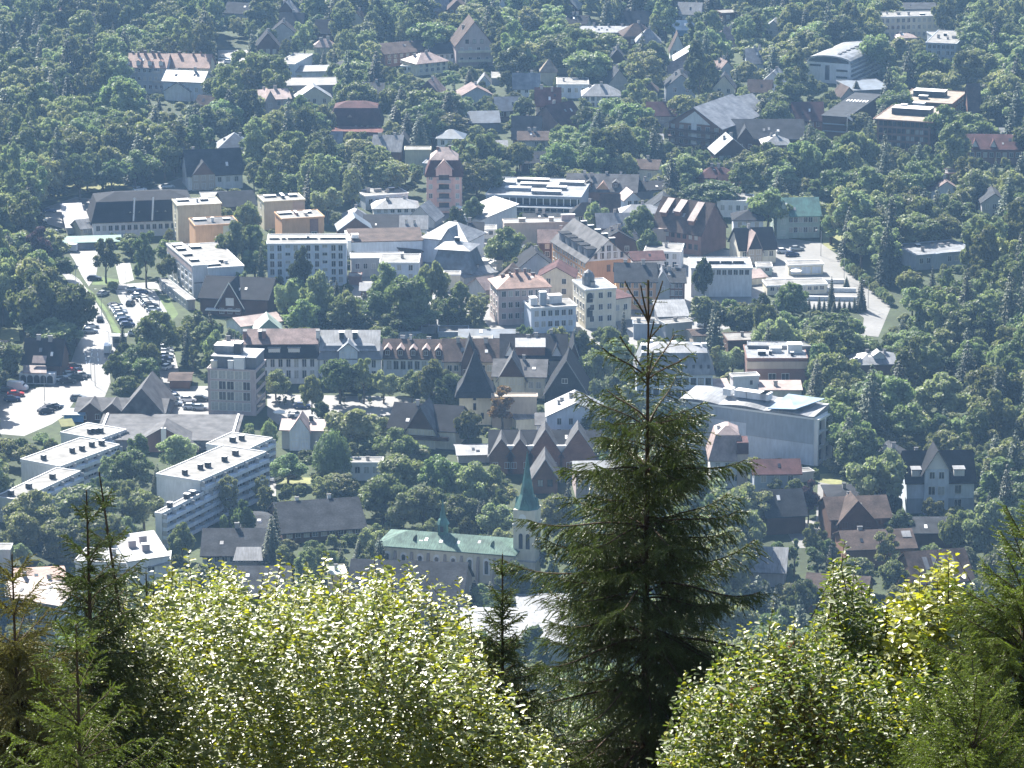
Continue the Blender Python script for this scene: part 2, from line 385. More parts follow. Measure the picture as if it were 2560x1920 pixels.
def wall_mb(kind, W, D, h, rh, m, ov):
    mb = MB()
    if kind == 'gy': mb.prism([(0,0),(W,0),(W,h-.2),(W/2,h+rh-.2),(0,h-.2)], 0, D, m)
    elif kind == 'gx': mb.prismx([(0,0),(D,0),(D,h-.2),(D/2,h+rh-.2),(0,h-.2)], 0, W, m)
    elif kind == 'shed': mb.prismx([(0,0),(D,0),(D,h+rh-.2),(0,h-.2)], 0, W, m)
    elif kind == 'shedl': mb.prism([(0,0),(W,0),(W,h+rh-.2),(0,h-.2)], 0, D, m)
    elif kind == 'shedr': mb.prism([(0,0),(W,0),(W,h-.2),(0,h+rh-.2)], 0, D, m)
    elif kind == 'barrel':
        n = 10; mb.prism([(0,0),(W,0)] + [(W/2 + (W/2)*math.cos(math.pi*k/n), h - .15 + rh*(math.sin(math.pi*k/n)**.8 if 0 < k < n else 0)) for k in range(n+1)], 0, D, m)
    else: mb.box(0, W, 0, D, 0, h - (.1 if kind in ('hip','pyr','man') else 0), m)
    return mb
def grid_windows(root, W, D, h, rows, cols, side='f', ws=(1.1, 1.5), fr='frame', z0=None, top=None, skip=(), margin=.6, mull=True, glass=None):
    if not rows or not cols: return
    L = W if side == 'f' else D
    z0 = 1.0 if z0 is None else z0; top = h if top is None else top
    fh = (top - z0) / rows; step = (L - 2*margin) / cols
    w_ = min(ws[0], step*.72); h_ = min(ws[1], fh*.68)
    for r in range(rows):
        for c in range(cols):
            if (r, c) in skip: continue
            u = margin + step*(c+.5); z = z0 + fh*r + (fh-h_)*.5
            if side == 'f': window(root, (u, 0, z), 0, w_, h_, fr, glass, mull=mull)
            elif side == 'l': window(root, (0, L-u, z), -math.pi/2, w_, h_, fr, glass, mull=mull)
            elif side == 'r': window(root, (W, u, z), math.pi/2, w_, h_, fr, glass, mull=mull)
def dormer(root, x, w_, kind, W, D, h, rh, rk, y0=.5, hd=1.5, wm='white', rm='slate', gh=None, win=True):
    """a dormer standing on the front slope"""
    z0 = front_z(kind, W, D, h, rh, y0); 
    slope = {'gx': rh/(D/2), 'man': rh*.78/min(1.3, W*.15), 'hip': rh/(min(W,D)/2), 'shed': rh/D}.get(kind, .5)
    dep = min((hd + (gh or .6))/max(slope, .15) + .3, D/2 - y0); mb = MB(); o = .2
    gh = gh if gh is not None else (w_*.35 if rk == 'gable' else .25)
    if rk == 'gable':
        mb.prism([(-w_/2,-1.0),(w_/2,-1.0),(w_/2,hd-.1),(0,hd+gh-.1),(-w_/2,hd-.1)], 0, dep, M[wm])
        ro = MB(); e = hd - gh/(w_/2)*o
        ro.slab([(-w_/2-o,-.3,e),(0,-.3,hd+gh),(0,dep,hd+gh),(-w_/2-o,dep,e)], .14, M[rm])
        ro.slab([(0,-.3,hd+gh-.01),(w_/2+o,-.3,e),(w_/2+o,dep,e),(0,dep,hd+gh-.01)], .14, M[rm])
    elif rk == 'tri':                        # steep triangular dormer, all gable
        mb.prism([(-w_/2,-.2),(w_/2,-.2),(0,gh-.05)], 0, dep, M[wm]); ro = MB()
        ro.slab([(-w_/2-.1,-.25,-.1),(0,-.25,gh+.1),(0,dep,gh+.1),(-w_/2-.1,dep,-.1)], .14, M[rm])
        ro.slab([(0,-.25,gh+.09),(w_/2+.1,-.25,-.1),(w_/2+.1,dep,-.1),(0,dep,gh+.09)], .14, M[rm])
    else:
        mb.box(-w_/2, w_/2, 0, dep, -1.0, hd, M[wm]); ro = MB()
        ro.slab([(-w_/2-o,-.3,hd+.02),(w_/2+o,-.3,hd+.02),(w_/2+o,dep,hd+gh+.05),(-w_/2-o,dep,hd+gh+.05)], .14, M[rm])
    d = mb.build('dormer', root, loc=(x, y0, z0)); ro.build('dormer_roof', d)
    if win and rk != 'tri':
        n = max(1, int(w_/1.5))
        for i in range(n):
            f, p = win_meshes(min(.9, w_/n*.6), min(hd*.65, 1.2), 'frame', 'glass', True)
            link('window', f, d, loc=(-w_/2 + w_*(i+.5)/n, 0, hd*.15))
    return d
def chimney(root, x, y, z, w_=.7, d_=.6, hh=1.6, m='chim', name='chimney'):
    mb = MB(); mb.box(x-w_/2, x+w_/2, y-d_/2, y+d_/2, z-1.2, z+hh, M[m]); mb.box(x-w_/2-.1, x+w_/2+.1, y-d_/2-.1, y+d_/2+.1, z+hh, z+hh+.12, M['dark'] if m != 'dark' else M['trim'])
    return mb.build(name, root)
def ridge_z(kind, W, D, h, rh, x, y):
    if kind == 'gx': return h + rh*(1 - abs(y-D/2)/(D/2))
    if kind == 'gy': return h + rh*(1 - abs(x-W/2)/(W/2))
    if kind in ('hip', 'pyr'): return h + rh*min(1, min(x, W-x, y, D-y)/(min(W, D)/2))
    if kind == 'man': return h + rh*.8
    if kind == 'shed': return h + rh*y/D
    if kind == 'shedl': return h + rh*x/W
    if kind == 'shedr': return h + rh*(1-x/W)
    if kind == 'barrel': return h + rh*.9
    return h + .15
def bay(root, x, w_, h, gh, W, D, rise, wm, rm, kind, proud=.8, rows=1, cols=1, ov=.5, ws=(1.1,1.4), deep=None, fr='frame', gfill=None, base=0):
    """gabled bay on the front: wall, roof, windows"""
    dep = deep or D/2; mb = MB(); y0 = -proud
    mb.prism([(x-w_/2,base),(x+w_/2,base),(x+w_/2,h-.1),(x,h+gh-.12),(x-w_/2,h-.1)], y0, dep, M[wm]); b = mb.build('gabled_bay', root)
    ro = MB(); o = ov; e = h - gh/(w_/2)*o
    ro.slab([(x-w_/2-o,y0-o,e),(x,y0-o,h+gh),(x,dep,h+gh),(x-w_/2-o,dep,e)], .2, M[rm])
    ro.slab([(x,y0-o,h+gh-.01),(x+w_/2+o,y0-o,e),(x+w_/2+o,dep,e),(x,dep,h+gh-.01)], .2, M[rm])
    ro.build('bay_roof', b)
    if gfill:                                # boarded gable triangle, proud of the wall
        q = MB(); q.prism([(x-w_/2,h-.05),(x+w_/2,h-.05),(x,h+gh-.25)], y0-.09, y0-.003, M[gfill]); q.build('gable_boarding', b)
    fh = (h - base) / max(rows, 1)
    for r in range(rows):
        for c in range(cols):
            u = x - w_/2 + w_*(c+.5)/cols; ww = min(ws[0], w_/cols*.65); wh = min(ws[1], fh*.6)
            f, p = win_meshes(ww, wh, fr, 'glass', True); link('window', f, b, loc=(u, y0, base + fh*r + fh*.3))
    return b
def verge(root, W, h, rh, ov, m='trim', D=None):
    """bargeboards on a front gable"""
    mb = MB(); o = ov; s = rh/(W/2); e = h - s*o; y = -o - .03; t = .3
    mb.add([(-o,y,e-t),(W/2,y,h+rh-t),(W/2,y,h+rh+.04),(-o,y,e+.04),(-o,y+.12,e-t),(W/2,y+.12,h+rh-t),(W/2,y+.12,h+rh+.04),(-o,y+.12,e+.04)],
           [(0,1,2,3),(7,6,5,4),(0,3,7,4),(1,5,6,2),(3,2,6,7),(0,4,5,1)], M[m])
    mb.add([(W/2,y,h+rh-t),(W+o,y,e-t),(W+o,y,e+.04),(W/2,y,h+rh+.04),(W/2,y+.12,h+rh-t),(W+o,y+.12,e-t),(W+o,y+.12,e+.04),(W/2,y+.12,h+rh+.04)],
           [(0,1,2,3),(7,6,5,4),(0,3,7,4),(1,5,6,2),(3,2,6,7),(0,4,5,1)], M[m])
    return mb.build('bargeboard', root)
class BD: pass
def B(nick, label, p0, p1, hp, rp=20, roof='flat', D=None, pb=None, pbr=None, yaw=None, wc='white', rc='wflat', win=None, left=None, right=None,
      ws=(1.1, 1.5), fr='frame', ch=0, vis=None, cat='house', name=None, ov=None, group=None, chm='chim', skip=(), z0=None, top=None, land=True, mull=True, wtop=None):
    A0 = U(p0[0], p0[1] + hp, 0); d = ray(*p0); tt = A0.y / d.y; h = max(2.2, CAMH + d.z * tt)
    A = U(*p0, h); E = U(*p1, h); v = E - A; W = v.length; ang = math.atan2(v.y, v.x)
    if pb: q = U(*pb, h) - A; D = q.length; ang = math.atan2(q.y, q.x) - math.pi/2
    if pbr: q = U(*pbr, h) - E; D = q.length; ang = math.atan2(q.y, q.x) - math.pi/2
    if yaw is not None: ang = math.radians(yaw)
    if pb or pbr or yaw is not None:
        if pbr:
            for _ in range(30):
                X = E - Vector((math.cos(ang), math.sin(ang), 0)) * W; W *= (p1[0]-p0[0]) / (P(E)[0] - P(X)[0])
            A = E - Vector((math.cos(ang), math.sin(ang), 0)) * W
        else:
            for _ in range(30):
                X = A + Vector((math.cos(ang), math.sin(ang), 0)) * W; W *= (p1[0]-p0[0]) / (P(X)[0] - P(A)[0])
    if roof == 'flat' or roof == 'none':
        if D is None: D = max(3, U(p0[0], p0[1]-rp, h).y - A.y)
        rh = 0
    else:
        if D is None: D = min(14, max(6, W*.8))
        yy = {'gx': D/2, 'hip': D/2 if W >= D else D/2, 'pyr': D/2, 'gy': 0, 'man': min(1.3, W*.15)*1.0, 'shed': D, 'shedl': 0, 'shedr': 0, 'barrel': 0}[roof]
        rh = max(.6, at_y(p0[0], p0[1]-rp, A.y + yy).z - h)
        if roof == 'man': rh = rh / .78
    if ov is None: ov = .2 if roof == 'flat' else .55
    name = name or ('house' if cat == 'house' else cat.replace(' ', '_'))
    root = empty(name, (A.x, A.y, 0), ang); tag(root, label, cat, group)
    wall_mb(roof, W, D, h, rh, M[wc], ov).build('wall', root)
    if roof != 'none':
        ro = roof_mb(roof, W, D, h, rh, M[rc], ov).build('roof', root)
        if roof == 'flat':
            pm = MB(); t = .25; a, b_, c, e = -ov-.02, W+ov+.02, -ov-.02, D+ov+.02; zt = h+.34; zb = h-.12; m = M['trim'] if wc in ('white','cream','blueish','lightgreen') else M[wc]
            pm.box(a, b_, c, c+t, zb, zt, m); pm.box(a, b_, e-t, e, zb, zt, m); pm.box(a, a+t, c+t, e-t, zb, zt, m); pm.box(b_-t, b_, c+t, e-t, zb, zt, m)
            pm.build('parapet', root)
    r = BD(); r.root, r.W, r.D, r.h, r.rh, r.ang, r.A, r.roof, r.kind = root, W, D, h, rh, ang, A, roof, roof
    if win: grid_windows(root, W, D, h, win[0], win[1], 'f', ws, fr, z0=z0, top=wtop, skip=skip, mull=mull)
    if left: grid_windows(root, W, D, h, left[0], left[1], 'l', ws, fr, z0=z0, top=wtop, mull=mull)
    if right: grid_windows(root, W, D, h, right[0], right[1], 'r', ws, fr, z0=z0, top=wtop, mull=mull)
    R2 = random.Random(nick)
    for i in range(ch):
        x = W*(.15 + .7*(i + R2.random()*.6)/max(ch, 1)); y = D*(R2.uniform(.4, .62) if roof != 'flat' else R2.uniform(.25, .75))
        if roof == 'flat' and i % 2: chimney(root, x, y, h+.15, R2.uniform(1, 2.4), R2.uniform(.8, 1.6), R2.uniform(.5, 1.1), R2.choice(['dark', 'chim', 'trim']), 'roof_vent')
        else: chimney(root, x, y, ridge_z(roof, W, D, h, rh, x, y) - .2, R2.uniform(.6, 1.1), .6, R2.uniform(.9, 1.5), chm)
    if roof in ('gx', 'hip') and W > 7 and rh/(D/2) < 2.2:
        s_ = rh/(D/2 if roof == 'gx' else min(W, D)/2); c_ = 1/math.sqrt(1+s_*s_)
        for i in range(R2.randint(0, 1 + int(W/7))):
            x = R2.uniform(W*.22, W*.75); y = R2.uniform(D*.1, D*.28); ln = R2.uniform(.9, 1.5); ww = R2.uniform(.6, .9); mb = MB(); z = h + s_*y
            mb.slab([(x, y, z+.1), (x+ww, y, z+.1), (x+ww, y+ln*c_, z+s_*ln*c_+.1), (x, y+ln*c_, z+s_*ln*c_+.1)], .12, M[R2.choice(['trim', 'glass', 'ltgrey'])]); mb.build('roof_window', root)
    # bookkeeping
    ca, sa = math.cos(ang), math.sin(ang)
    def wp(x, y, z): return (A.x + x*ca - y*sa, A.y + x*sa + y*ca, z)
    r.wp = wp
    FOOT.append((A.x, A.y, ca, sa, W, D, h + rh))
    cx = wp(W/2, D/2, 0)
    if land and nick: LAND.append((nick, cx[0], cx[1], P((cx[0], cx[1], h/2))))
    vis = vis if vis is not None else min(hp, hp*.45)
    pts = [P(wp(x, y, h + (rh if roof != 'flat' and 0 < y < D else 0))) for x in (0, W) for y in (0, D/2, D)]
    if roof == 'gy': pts += [P(wp(W/2, 0, h+rh)), P(wp(W/2, D, h+rh))]
    f0, f1 = P(wp(0, 0, h)), P(wp(W, 0, h)); pts += [(f0[0], f0[1]+vis), (f1[0], f1[1]+vis)]
    bl, br = P(wp(0, D, h)), P(wp(W, D, h))
    if bl[0] < f0[0]: pts.append((bl[0], bl[1]+vis))
    if br[0] > f1[0]: pts.append((br[0], br[1]+vis))
    protect(hull(pts), cx[1] - D/2)
    return r
# ================================================================== the town, far to near (pixels are corners of eaves in the 2560x1920 photograph)
def hb(b, x, w_, d_, hh, y=None, m='dark', z=None, name='roof_vent'):
    """box on a roof, x and y as fractions"""
    mb = MB(); z = b.h + .15 if z is None else z; y = .5 if y is None else y
    mb.box(b.W*x - w_/2, b.W*x + w_/2, b.D*y - d_/2, b.D*y + d_/2, z, z+hh, M[m]); mb.box(b.W*x - w_/2-.1, b.W*x + w_/2+.1, b.D*y - d_/2-.1, b.D*y + d_/2+.1, z+hh, z+hh+.1, M['trim'])
    return mb.build(name, b.root)
def skyl(b, x, y, w_=.8, l_=1.4, m='glass'):
    """roof window on the front slope (metres)"""
    s = {'gx': b.rh/(b.D/2), 'hip': b.rh/(min(b.W, b.D)/2), 'shed': b.rh/b.D, 'man': b.rh*.78/min(1.3, b.W*.15)}.get(b.kind, 0)
    z = b.h + s*y; mb = MB(); c = 1/math.sqrt(1+s*s)
    mb.slab([(x, y, z+.12), (x+w_, y, z+.12), (x+w_, y+l_*c, z+s*l_*c+.12), (x, y+l_*c, z+s*l_*c+.12)], .1, M[m]); return mb.build('roof_window', b.root)
# --- far edge of the town
B('the dark blue roofed house at the far edge', 'house with dark blue roof at the top right edge of the town', (2230,22), (2340,22), 30, 16, 'gx', wc='bluegrey', rc='slate', win=(1,4))
B('the ochre block', 'long ochre flat roofed block with rows of windows at top right', (2196,44), (2348,40), 58, 11, 'flat', wc='cream', rc='wflat', win=(3,11), ch=4, vis=50, cat='building')
B('the orange hip roof', 'small house with orange hipped roof in the top right corner', (2434,50), (2496,50), 24, 24, 'hip', wc='yellow', rc='terra', vis=5)
B('the small pink roof', 'little house with a pale pink roof in front of the ochre block', (2244,95), (2290,94), 22, 12, 'hip', wc='pinkgrey', rc='pinkroof', vis=6, ch=1)
b = B('the white roofed block', 'grey block with two white flat roof levels at upper right', (2341,96), (2421,94), 34, 15, 'flat', wc='bluegrey', rc='wflat', win=(2,5), vis=20, cat='building', ch=3)
b = B('the stepped grey block', 'lower grey front block with white flat roof at upper right', (2315,111), (2391,111), 52, 20, 'flat', pbr=(2421,80), wc='bluegrey', rc='wflat', win=(3,6), right=(3,5), vis=40, cat='building', ch=4)
B('the house at the right edge', 'pale house cut by the right edge of the picture', (2528,196), (2575,196), 40, 20, 'gx', wc='white', rc='brown', win=(2,3), vis=14)
B('the tall twin roof church house', 'white steep roofed house with pointed turret at the top edge', (1238,30), (1275,30), 44, 34, 'gy', wc='blueish', rc='bluegreyroof', win=(2,2), D=10, vis=20)
B('the dark gabled house at the top', 'dark timber house with broad gable at the top edge', (1120,22), (1165,22), 40, 22, 'gy', wc='wood2', rc='brown', win=(2,3), D=11, vis=18)
B('the bright roof at the top edge', 'house with bright white roof at the top edge', (1083,24), (1126,20), 30, 26, 'gx', wc='darkgrey', rc='wmetal', vis=6)
B('the tiny bright roofed house', 'small house with tilted bright roof among trees near the top', (1042,72), (1072,66), 20, 24, 'gx', wc='grey', rc='wmetal', vis=4)
B('the black block at the top left', 'dark flat block half hidden by trees near the top', (790,82), (832,82), 34, 34, 'gx', wc='wood', rc='black', D=12, vis=22, win=(1,2))
B('the far brown house', 'brown timber house among the trees at the upper left', (10,88), (56,88), 24, 26, 'gx', wc='wood2', rc='brown', vis=12, win=(1,3))
B('the far slate house', 'dark slate roofed house among trees in the top centre left', (560,30), (640,34), 30, 26, 'gx', wc='bluegrey', rc='slate', vis=6)
B('the far dark house', 'dark roofed house hidden in trees at top right of centre', (1556,56), (1630,56), 24, 30, 'gx', wc='wood', rc='slate', vis=14, win=(1,4), ch=1)
B('the blue roof', 'small house with a bright blue roof at the top', (1684,72), (1738,72), 18, 22, 'gx', wc='blue', rc='blueroof', vis=6)
b = B('the long pale roof', 'long low hotel with pale bright roof at top centre', (1448,80), (1592,80), 30, 15, 'gx', wc='grey', rc='wmetal', D=12, vis=10, win=(1,14), ch=3, cat='building')
B('the pink hip roof', 'villa with pale pink hipped roof at top right of centre', (1792,101), (1850,101), 26, 34, 'hip', wc='pinkgrey', rc='pinkroof', ch=2, vis=14)
B('the white narrow gable', 'narrow white house with a steep pointed gable', (1676,124), (1712,124), 34, 40, 'gy', wc='white', rc='brown', D=9, win=(2,2), vis=8)
B('the bright tilted roof', 'dark house with a bright tilted white roof', (1686,150), (1732,150), 40, 28, 'shedl', wc='darkgrey', rc='wmetal', D=11, vis=26)
B('the striped roof house', 'house with a pink and white striped roof below the bright tilted roof', (1672,184), (1718,184), 24, 32, 'gx', wc='brick', rc='pinkroof', vis=5)
B('the small grey gable', 'grey gabled house among trees left of the long pale roof', (1306,54), (1342,54), 22, 36, 'gy', wc='bluegrey', rc='ltgrey', D=9, vis=12, win=(1,2))
B('the small pink roofed house', 'small house with pinkish roof and white eaves at upper left of centre', (785,118), (836,118), 22, 22, 'hip', wc='cream', rc='pinkroof', ch=2, vis=16, win=(1,3))
b = B('the brown boarding house', 'long brown timber building with a bright roof edge at top centre', (962,134), (1076,124), 34, 26, 'gx', wc='wood2', rc='brown', D=13, vis=24, win=(2,7), cat='building')
b = B('the large gabled boarding house', 'large highland style boarding house with broad beige gable and balconies', (1140,112), (1232,112), 56, 58, 'gy', wc='pinkgrey', rc='brown', D=16, win=(2,4), vis=48, ch=1, yaw=8)
verge(b.root, b.W, b.h, b.rh, .55, 'wood2'); 
for k in range(2):
    mb = MB(); mb.box(.8, b.W-.8, -1.3, -.02, b.h*.42*(k+.55), b.h*.42*(k+.55)+.9, M['cream']); mb.build('balcony', b.root)
for xx in (.3, .5, .7): window(b.root, (b.W*xx, 0, b.h+.4), 0, 1.1, 1.4, 'dframe')
B('the roof beside the boarding house', 'dark roofed annex left of the large gabled boarding house', (1080,132), (1142,128), 30, 24, 'gx', wc='white', rc='slate', vis=14, win=(1,4))
B('the white villa', 'white villa with little dormers and terrace left of the big boarding house', (1042,160), (1120,152), 30, 26, 'hip', wc='cream', rc='pinkroof', win=(2,5), ch=2, vis=26)
B('the white kiosk house', 'low white house with flat roof and dark openings', (1002,166), (1046,168), 18, 6, 'flat', wc='white', rc='wflat', win=(1,3), vis=16)
B('the white cube house', 'white cubic house with rounded flat roofs beside a lawn', (690,160), (735,162), 34, 26, 'flat', wc='blueish', rc='wflat', win=(1,2), vis=32, ch=1)
B('the low white pavilion', 'low white pavilion with tilted pale roofs', (732,178), (822,176), 16, 14, 'gx', wc='white', rc='wmetal', vis=10)
B('the long bright flat roof', 'long low hall with dazzling white flat roof at upper left', (696,216), (842,214), 26, 20, 'flat', wc='darkgrey', rc='wflat', vis=14, cat='building')
B('the low shop', 'low olive shop with a white canopy below the long bright roof', (752,236), (798,234), 18, 6, 'flat', wc='olive', rc='wflat', vis=14)
b = B('the grey gabled villa', 'grey villa with pointed pink gable at upper left', (652,248), (726,244), 56, 24, 'gx', wc='pinkgrey', rc='pinkroof', D=11, vis=42, win=(2,4), ch=2)
bay(b.root, b.W*.3, b.W*.34, b.h*.98, 3.2, b.W, b.D, 0, 'pinkgrey', 'pinkroof', 'gx', rows=2, cols=1)
b = B('the terracotta terrace', 'long three storey terrace with terracotta roof and many chimneys', (308,165), (414,167), 68, 33, 'gx', wc='bluegrey', rc='terra', D=12, win=(3,7), ws=(1.0,1.3), ch=5, vis=62, chm='chimb')
for xx in (.1,.35,.62,.88): dormer(b.root, b.W*xx, 1.4, 'gx', b.W, b.D, b.h, b.rh, 'gable', rm='terra', wm='white')
for r_ in range(3):
    for xx in (.25, .8):
        mb = MB(); mb.box(b.W*xx-1.6, b.W*xx+1.6, -1.2, -.02, 1+b.h/3*r_, 1.9+b.h/3*r_, M['grey']); mb.build('balcony', b.root)
b = B('the right half of the terracotta terrace', 'right half of the terracotta terrace with a grey entrance wing', (416,166), (521,168), 60, 33, 'gx', wc='yellow', rc='terra', D=12, win=(2,6), ch=4, vis=24, chm='chimb')
b = B('the white roof gabled house', 'white house with brilliant white roof in front of the terracotta terrace', (408,200), (506,204), 50, 26, 'gx', wc='blueish', rc='wmetal', D=11, vis=44, ch=2, win=(1,4))
bay(b.root, b.W*.38, b.W*.62, b.h*.55, b.h*.40, b.W, b.D, 0, 'white', 'wmetal', 'gx', rows=1, cols=3, deep=2)
B('the brown shed', 'low brown roofed shed right of the white roof gabled house', (489,258), (536,262), 14, 22, 'gx', wc='wood2', rc='brown', vis=4)
B('the far left bright roof', 'tiny house with bright roof amid the left hand wood', (180,246), (202,250), 12, 12, 'gx', wc='white', rc='wmetal', vis=3)
# --- arched hall and the right hand group
b = B('the arched hall', 'big white sports hall with barrel vaulted metal roof', (2018,152), (2126,160), 52, 18, 'barrel', pbr=(2230,114), wc='white', rc='wmetal', vis=50, cat='hall', ov=.5, land=True)
mb = MB()
n = 10
pts = [(b.W/2 + (b.W/2-.5)*math.cos(math.pi*k/n), b.h - .1 + (b.rh-.5)*(math.sin(math.pi*k/n)**.8 if 0 < k < n else 0)) for k in range(n+1)]
mb.prism(pts, -.12, -.004, M['glass']); mb.build('fanlight', b.root)
mb = MB(); mb.box(b.W*.42, b.W*.52, -.1, -.004, 1.2, b.h*.86, M['glass']); mb.build('stair_window', b.root)
for xx, zz in ((.06,.78),(.68,.6),(.68,.28)):
    mb = MB(); mb.box(b.W*xx, b.W*(xx+.26), -.1, -.004, b.h*zz, b.h*zz+.7, M['glass']); mb.build('window_band', b.root)
for k in range(4):
    mb = MB(); mb.box(b.W+.004, b.W+.14, .8, b.D-.8, b.h*(.12+.22*k), b.h*(.12+.22*k)+.9, M['darkgrey']); mb.build('window_band', b.root)
mb = MB()
for k in range(9): mb.box(b.W*.62, b.W*.68, b.D*(.08+.1*k), b.D*(.13+.1*k), b.h+b.rh*.9, b.h+b.rh*1.08, M['dark'])
mb.build('skylight_strip', b.root)
B('the dark flat annex', 'low dark flat roofed annex in front of the arched hall', (2136,228), (2234,224), 18, 26, 'flat', wc='darkgrey', rc='bluegreyroof', vis=16)
b = B('the rear tan roof', 'dark brown block with tan hipped terrace roof, the rear of two', (2249,257), (2375,260), 60, 24, 'flat', pbr=(2410,232), wc='wood2', rc='tanroof', right=(3,7), vis=10, cat='building', ov=1.0)
hb(b, .45, 11, 5, 2.0, .55, 'dark', name='plant_room'); hb(b, .4, 3, 2, 1.2, .25, 'darkgrey'); 
b = B('the front tan roof', 'dark brown block with tan terrace roof and black plant room, the nearer of two', (2193,303), (2326,306), 78, 34, 'flat', pbr=(2369,274), wc='wood2', rc='tanroof', win=(4,11), right=(4,7), fr='dframe', vis=60, cat='building', ov=1.2)
hb(b, .5, 13, 6, 2.2, .5, 'dark', name='plant_room'); hb(b, .55, 4, 2, 3.0, .7, 'darkgrey'); hb(b, .3, 2, 2, 2.6, .6, 'dark')
b = B('the dark timber hall', 'long dark timber building with saw tooth roof lights', (2056,272), (2118,292), 56, 30, 'shed', pbr=(2200,240), wc='wood', rc='slate', vis=52, cat='building', ov=.5)
for k in range(7): skyl(b, b.W*.1 + k*b.W*.13, b.D*.62, .5, 3.4, 'trim')
for z in (.3, .62):
    mb = MB(); mb.box(.3, b.W-.3, -.25, -.01, b.h*z, b.h*z+.35, M['bluegrey']); mb.build('balcony', b.root)
B('the small white gable by the timber hall', 'small pointed gable house behind the dark timber hall', (2104,240), (2140,238), 30, 22, 'gy', wc='grey', rc='brown', D=8, vis=8)
B('the dark red house', 'dark red roofed villa left of the dark timber hall', (1985,300), (2058,300), 28, 46, 'gx', wc='wood2', rc='darkred', D=13, vis=14, win=(1,4))
b = B('the red roofed pension', 'brown house with dark red roof and two white pointed dormers at right', (2418,370), (2558,372), 40, 36, 'gx', wc='brick', rc='darkred', D=13, vis=30, win=(1,8))
for xx in (.14, .47): dormer(b.root, b.W*xx, 2.2, 'gx', b.W, b.D, b.h, b.rh, 'tri', wm='trim', rm='darkred', y0=.6, gh=2.3)
B('the bright strip roof', 'small house with a bright white roof behind the red roofed pension', (2481,331), (2521,331), 16, 12, 'gx', wc='brick', rc='wmetal', vis=3)
B('the tall brown house', 'narrow brown house right of the tan roofs', (2423,276), (2450,276), 44, 68, 'gx', wc='wood2', rc='brown', D=13, vis=18)
b = B('the big dark roof', 'sprawling dark roofed inn with small pointed gable at upper right of centre', (1812,345), (2010,345), 34, 48, 'gx', wc='wood', rc='slate', D=17, vis=20, cat='inn')
bay(b.root, b.W*.26, 6, b.h*.9, 4.2, b.W, b.D, 0, 'wood', 'slate', 'gx', rows=1, cols=2)
b = B('the chalet hotel', 'big chalet hotel with wide grey roof, white gable panels and balconies', (1672,304), (1802,316), 64, 44, 'gy', pbr=(1890,284), wc='wood2', rc='ltgrey', vis=60, cat='hotel', ov=1.3)
mb = MB(); mb.prism([(b.W*.2,b.h),(b.W*.8,b.h),(b.W*.5,b.h+b.rh*.72)], -.12, -.004, M['white']); mb.build('gable_panel', b.root)
mb = MB(); mb.box(b.W*.44, b.W*.54, -.22, -.005, b.h*.2, b.h-.05, M['white']); mb.build('stair_panel', b.root)
for r_ in range(3):
    mb = MB(); mb.box(.3, b.W-.3, -1.4, -.25, b.h*(.1+.28*r_), b.h*(.1+.28*r_)+.9, M['wood']); mb.build('balcony', b.root)
    for c in range(6): window(b.root, (b.W*(.08+.168*c), 0, b.h*(.16+.28*r_)), 0, 1.3, 1.6, 'frame')
b = B('the rear wing of the chalet hotel', 'rear wing of the chalet hotel with stepped grey roofs', (1800,262), (1866,272), 50, 26, 'gy', pbr=(1908,264), wc='wood2', rc='ltgrey', vis=12, cat='hotel', ov=1.2)
B('the white balcony turret', 'small white kiosk left below the chalet hotel', (1624,348), (1656,348), 18, 14, 'gx', wc='white', rc='wmetal', vis=14)
b = B('the small white hip roof villa', 'white villa with pale hipped metal roof and row of windows', (1457,240), (1549,240), 36, 30, 'hip', wc='white', rc='wmetal', D=10, win=(2,6), vis=18, ch=2)
B('the pale flat house', 'pale house with a white flat roof at upper centre', (1393,212), (1471,212), 34, 16, 'flat', wc='blueish', rc='wflat', win=(1,4), vis=24, ch=2)
B('the pale steep gable house', 'pale grey roofed house with dark dormers near the yellow turret', (1284,218), (1348,218), 24, 36, 'gx', wc='white', rc='ltgrey', vis=8, ch=2, win=(1,3))
b = B('the yellow turret house', 'ochre turret with flared pointed roof', (1352,180), (1392,180), 36, 34, 'pyr', wc='yellow', rc='tanroof', D=5.5, vis=26)
b = B('the rust red roofed villa', 'villa with rust red roofs and white window bands', (1340,262), (1400,262), 40, 44, 'gx', wc='cream', rc='red', D=11, vis=30, win=(2,3), ch=2)
b = B('the lower rust red roof', 'low rust red mansard roof beside the small white hip roof villa', (1400,312), (1462,300), 20, 52, 'gx', wc='brick', rc='darkred', D=13, vis=8, ch=1)
B('the dark roof with glass gable', 'dark roofed house with small glazed gable in upper centre', (1282,345), (1352,345), 24, 56, 'gx', wc='wood', rc='slate', D=14, vis=12, ch=1)
B('the bluish roof', 'house with bluish grey metal roof in upper centre', (1142,306), (1248,304), 26, 28, 'gx', wc='darkgrey', rc='bluegreyroof', D=11, vis=12, ch=1)
b = B('the dark red mansard', 'dark red mansard roofed guest house with a small pointed dormer', (826,312), (954,312), 22, 42, 'man', wc='cream', rc='darkred', D=12, vis=14, win=(1,8))
dormer(b.root, b.W*.38, 2.4, 'man', b.W, b.D, b.h, b.rh, 'gable', wm='tan', rm='red', y0=.3, hd=1.2, gh=1.2)
B('the red porch roof', 'low red porch roof below the dark red mansard', (820,326), (952,330), 8, 10, 'shed', wc='brick', rc='red', D=5, vis=5, land=False)
B('the left tilted tin roof', 'steep house with tilted tin roof below the dark red mansard', (812,368), (852,368), 26, 40, 'gx', wc='grey', rc='ltgrey', D=9, vis=4)
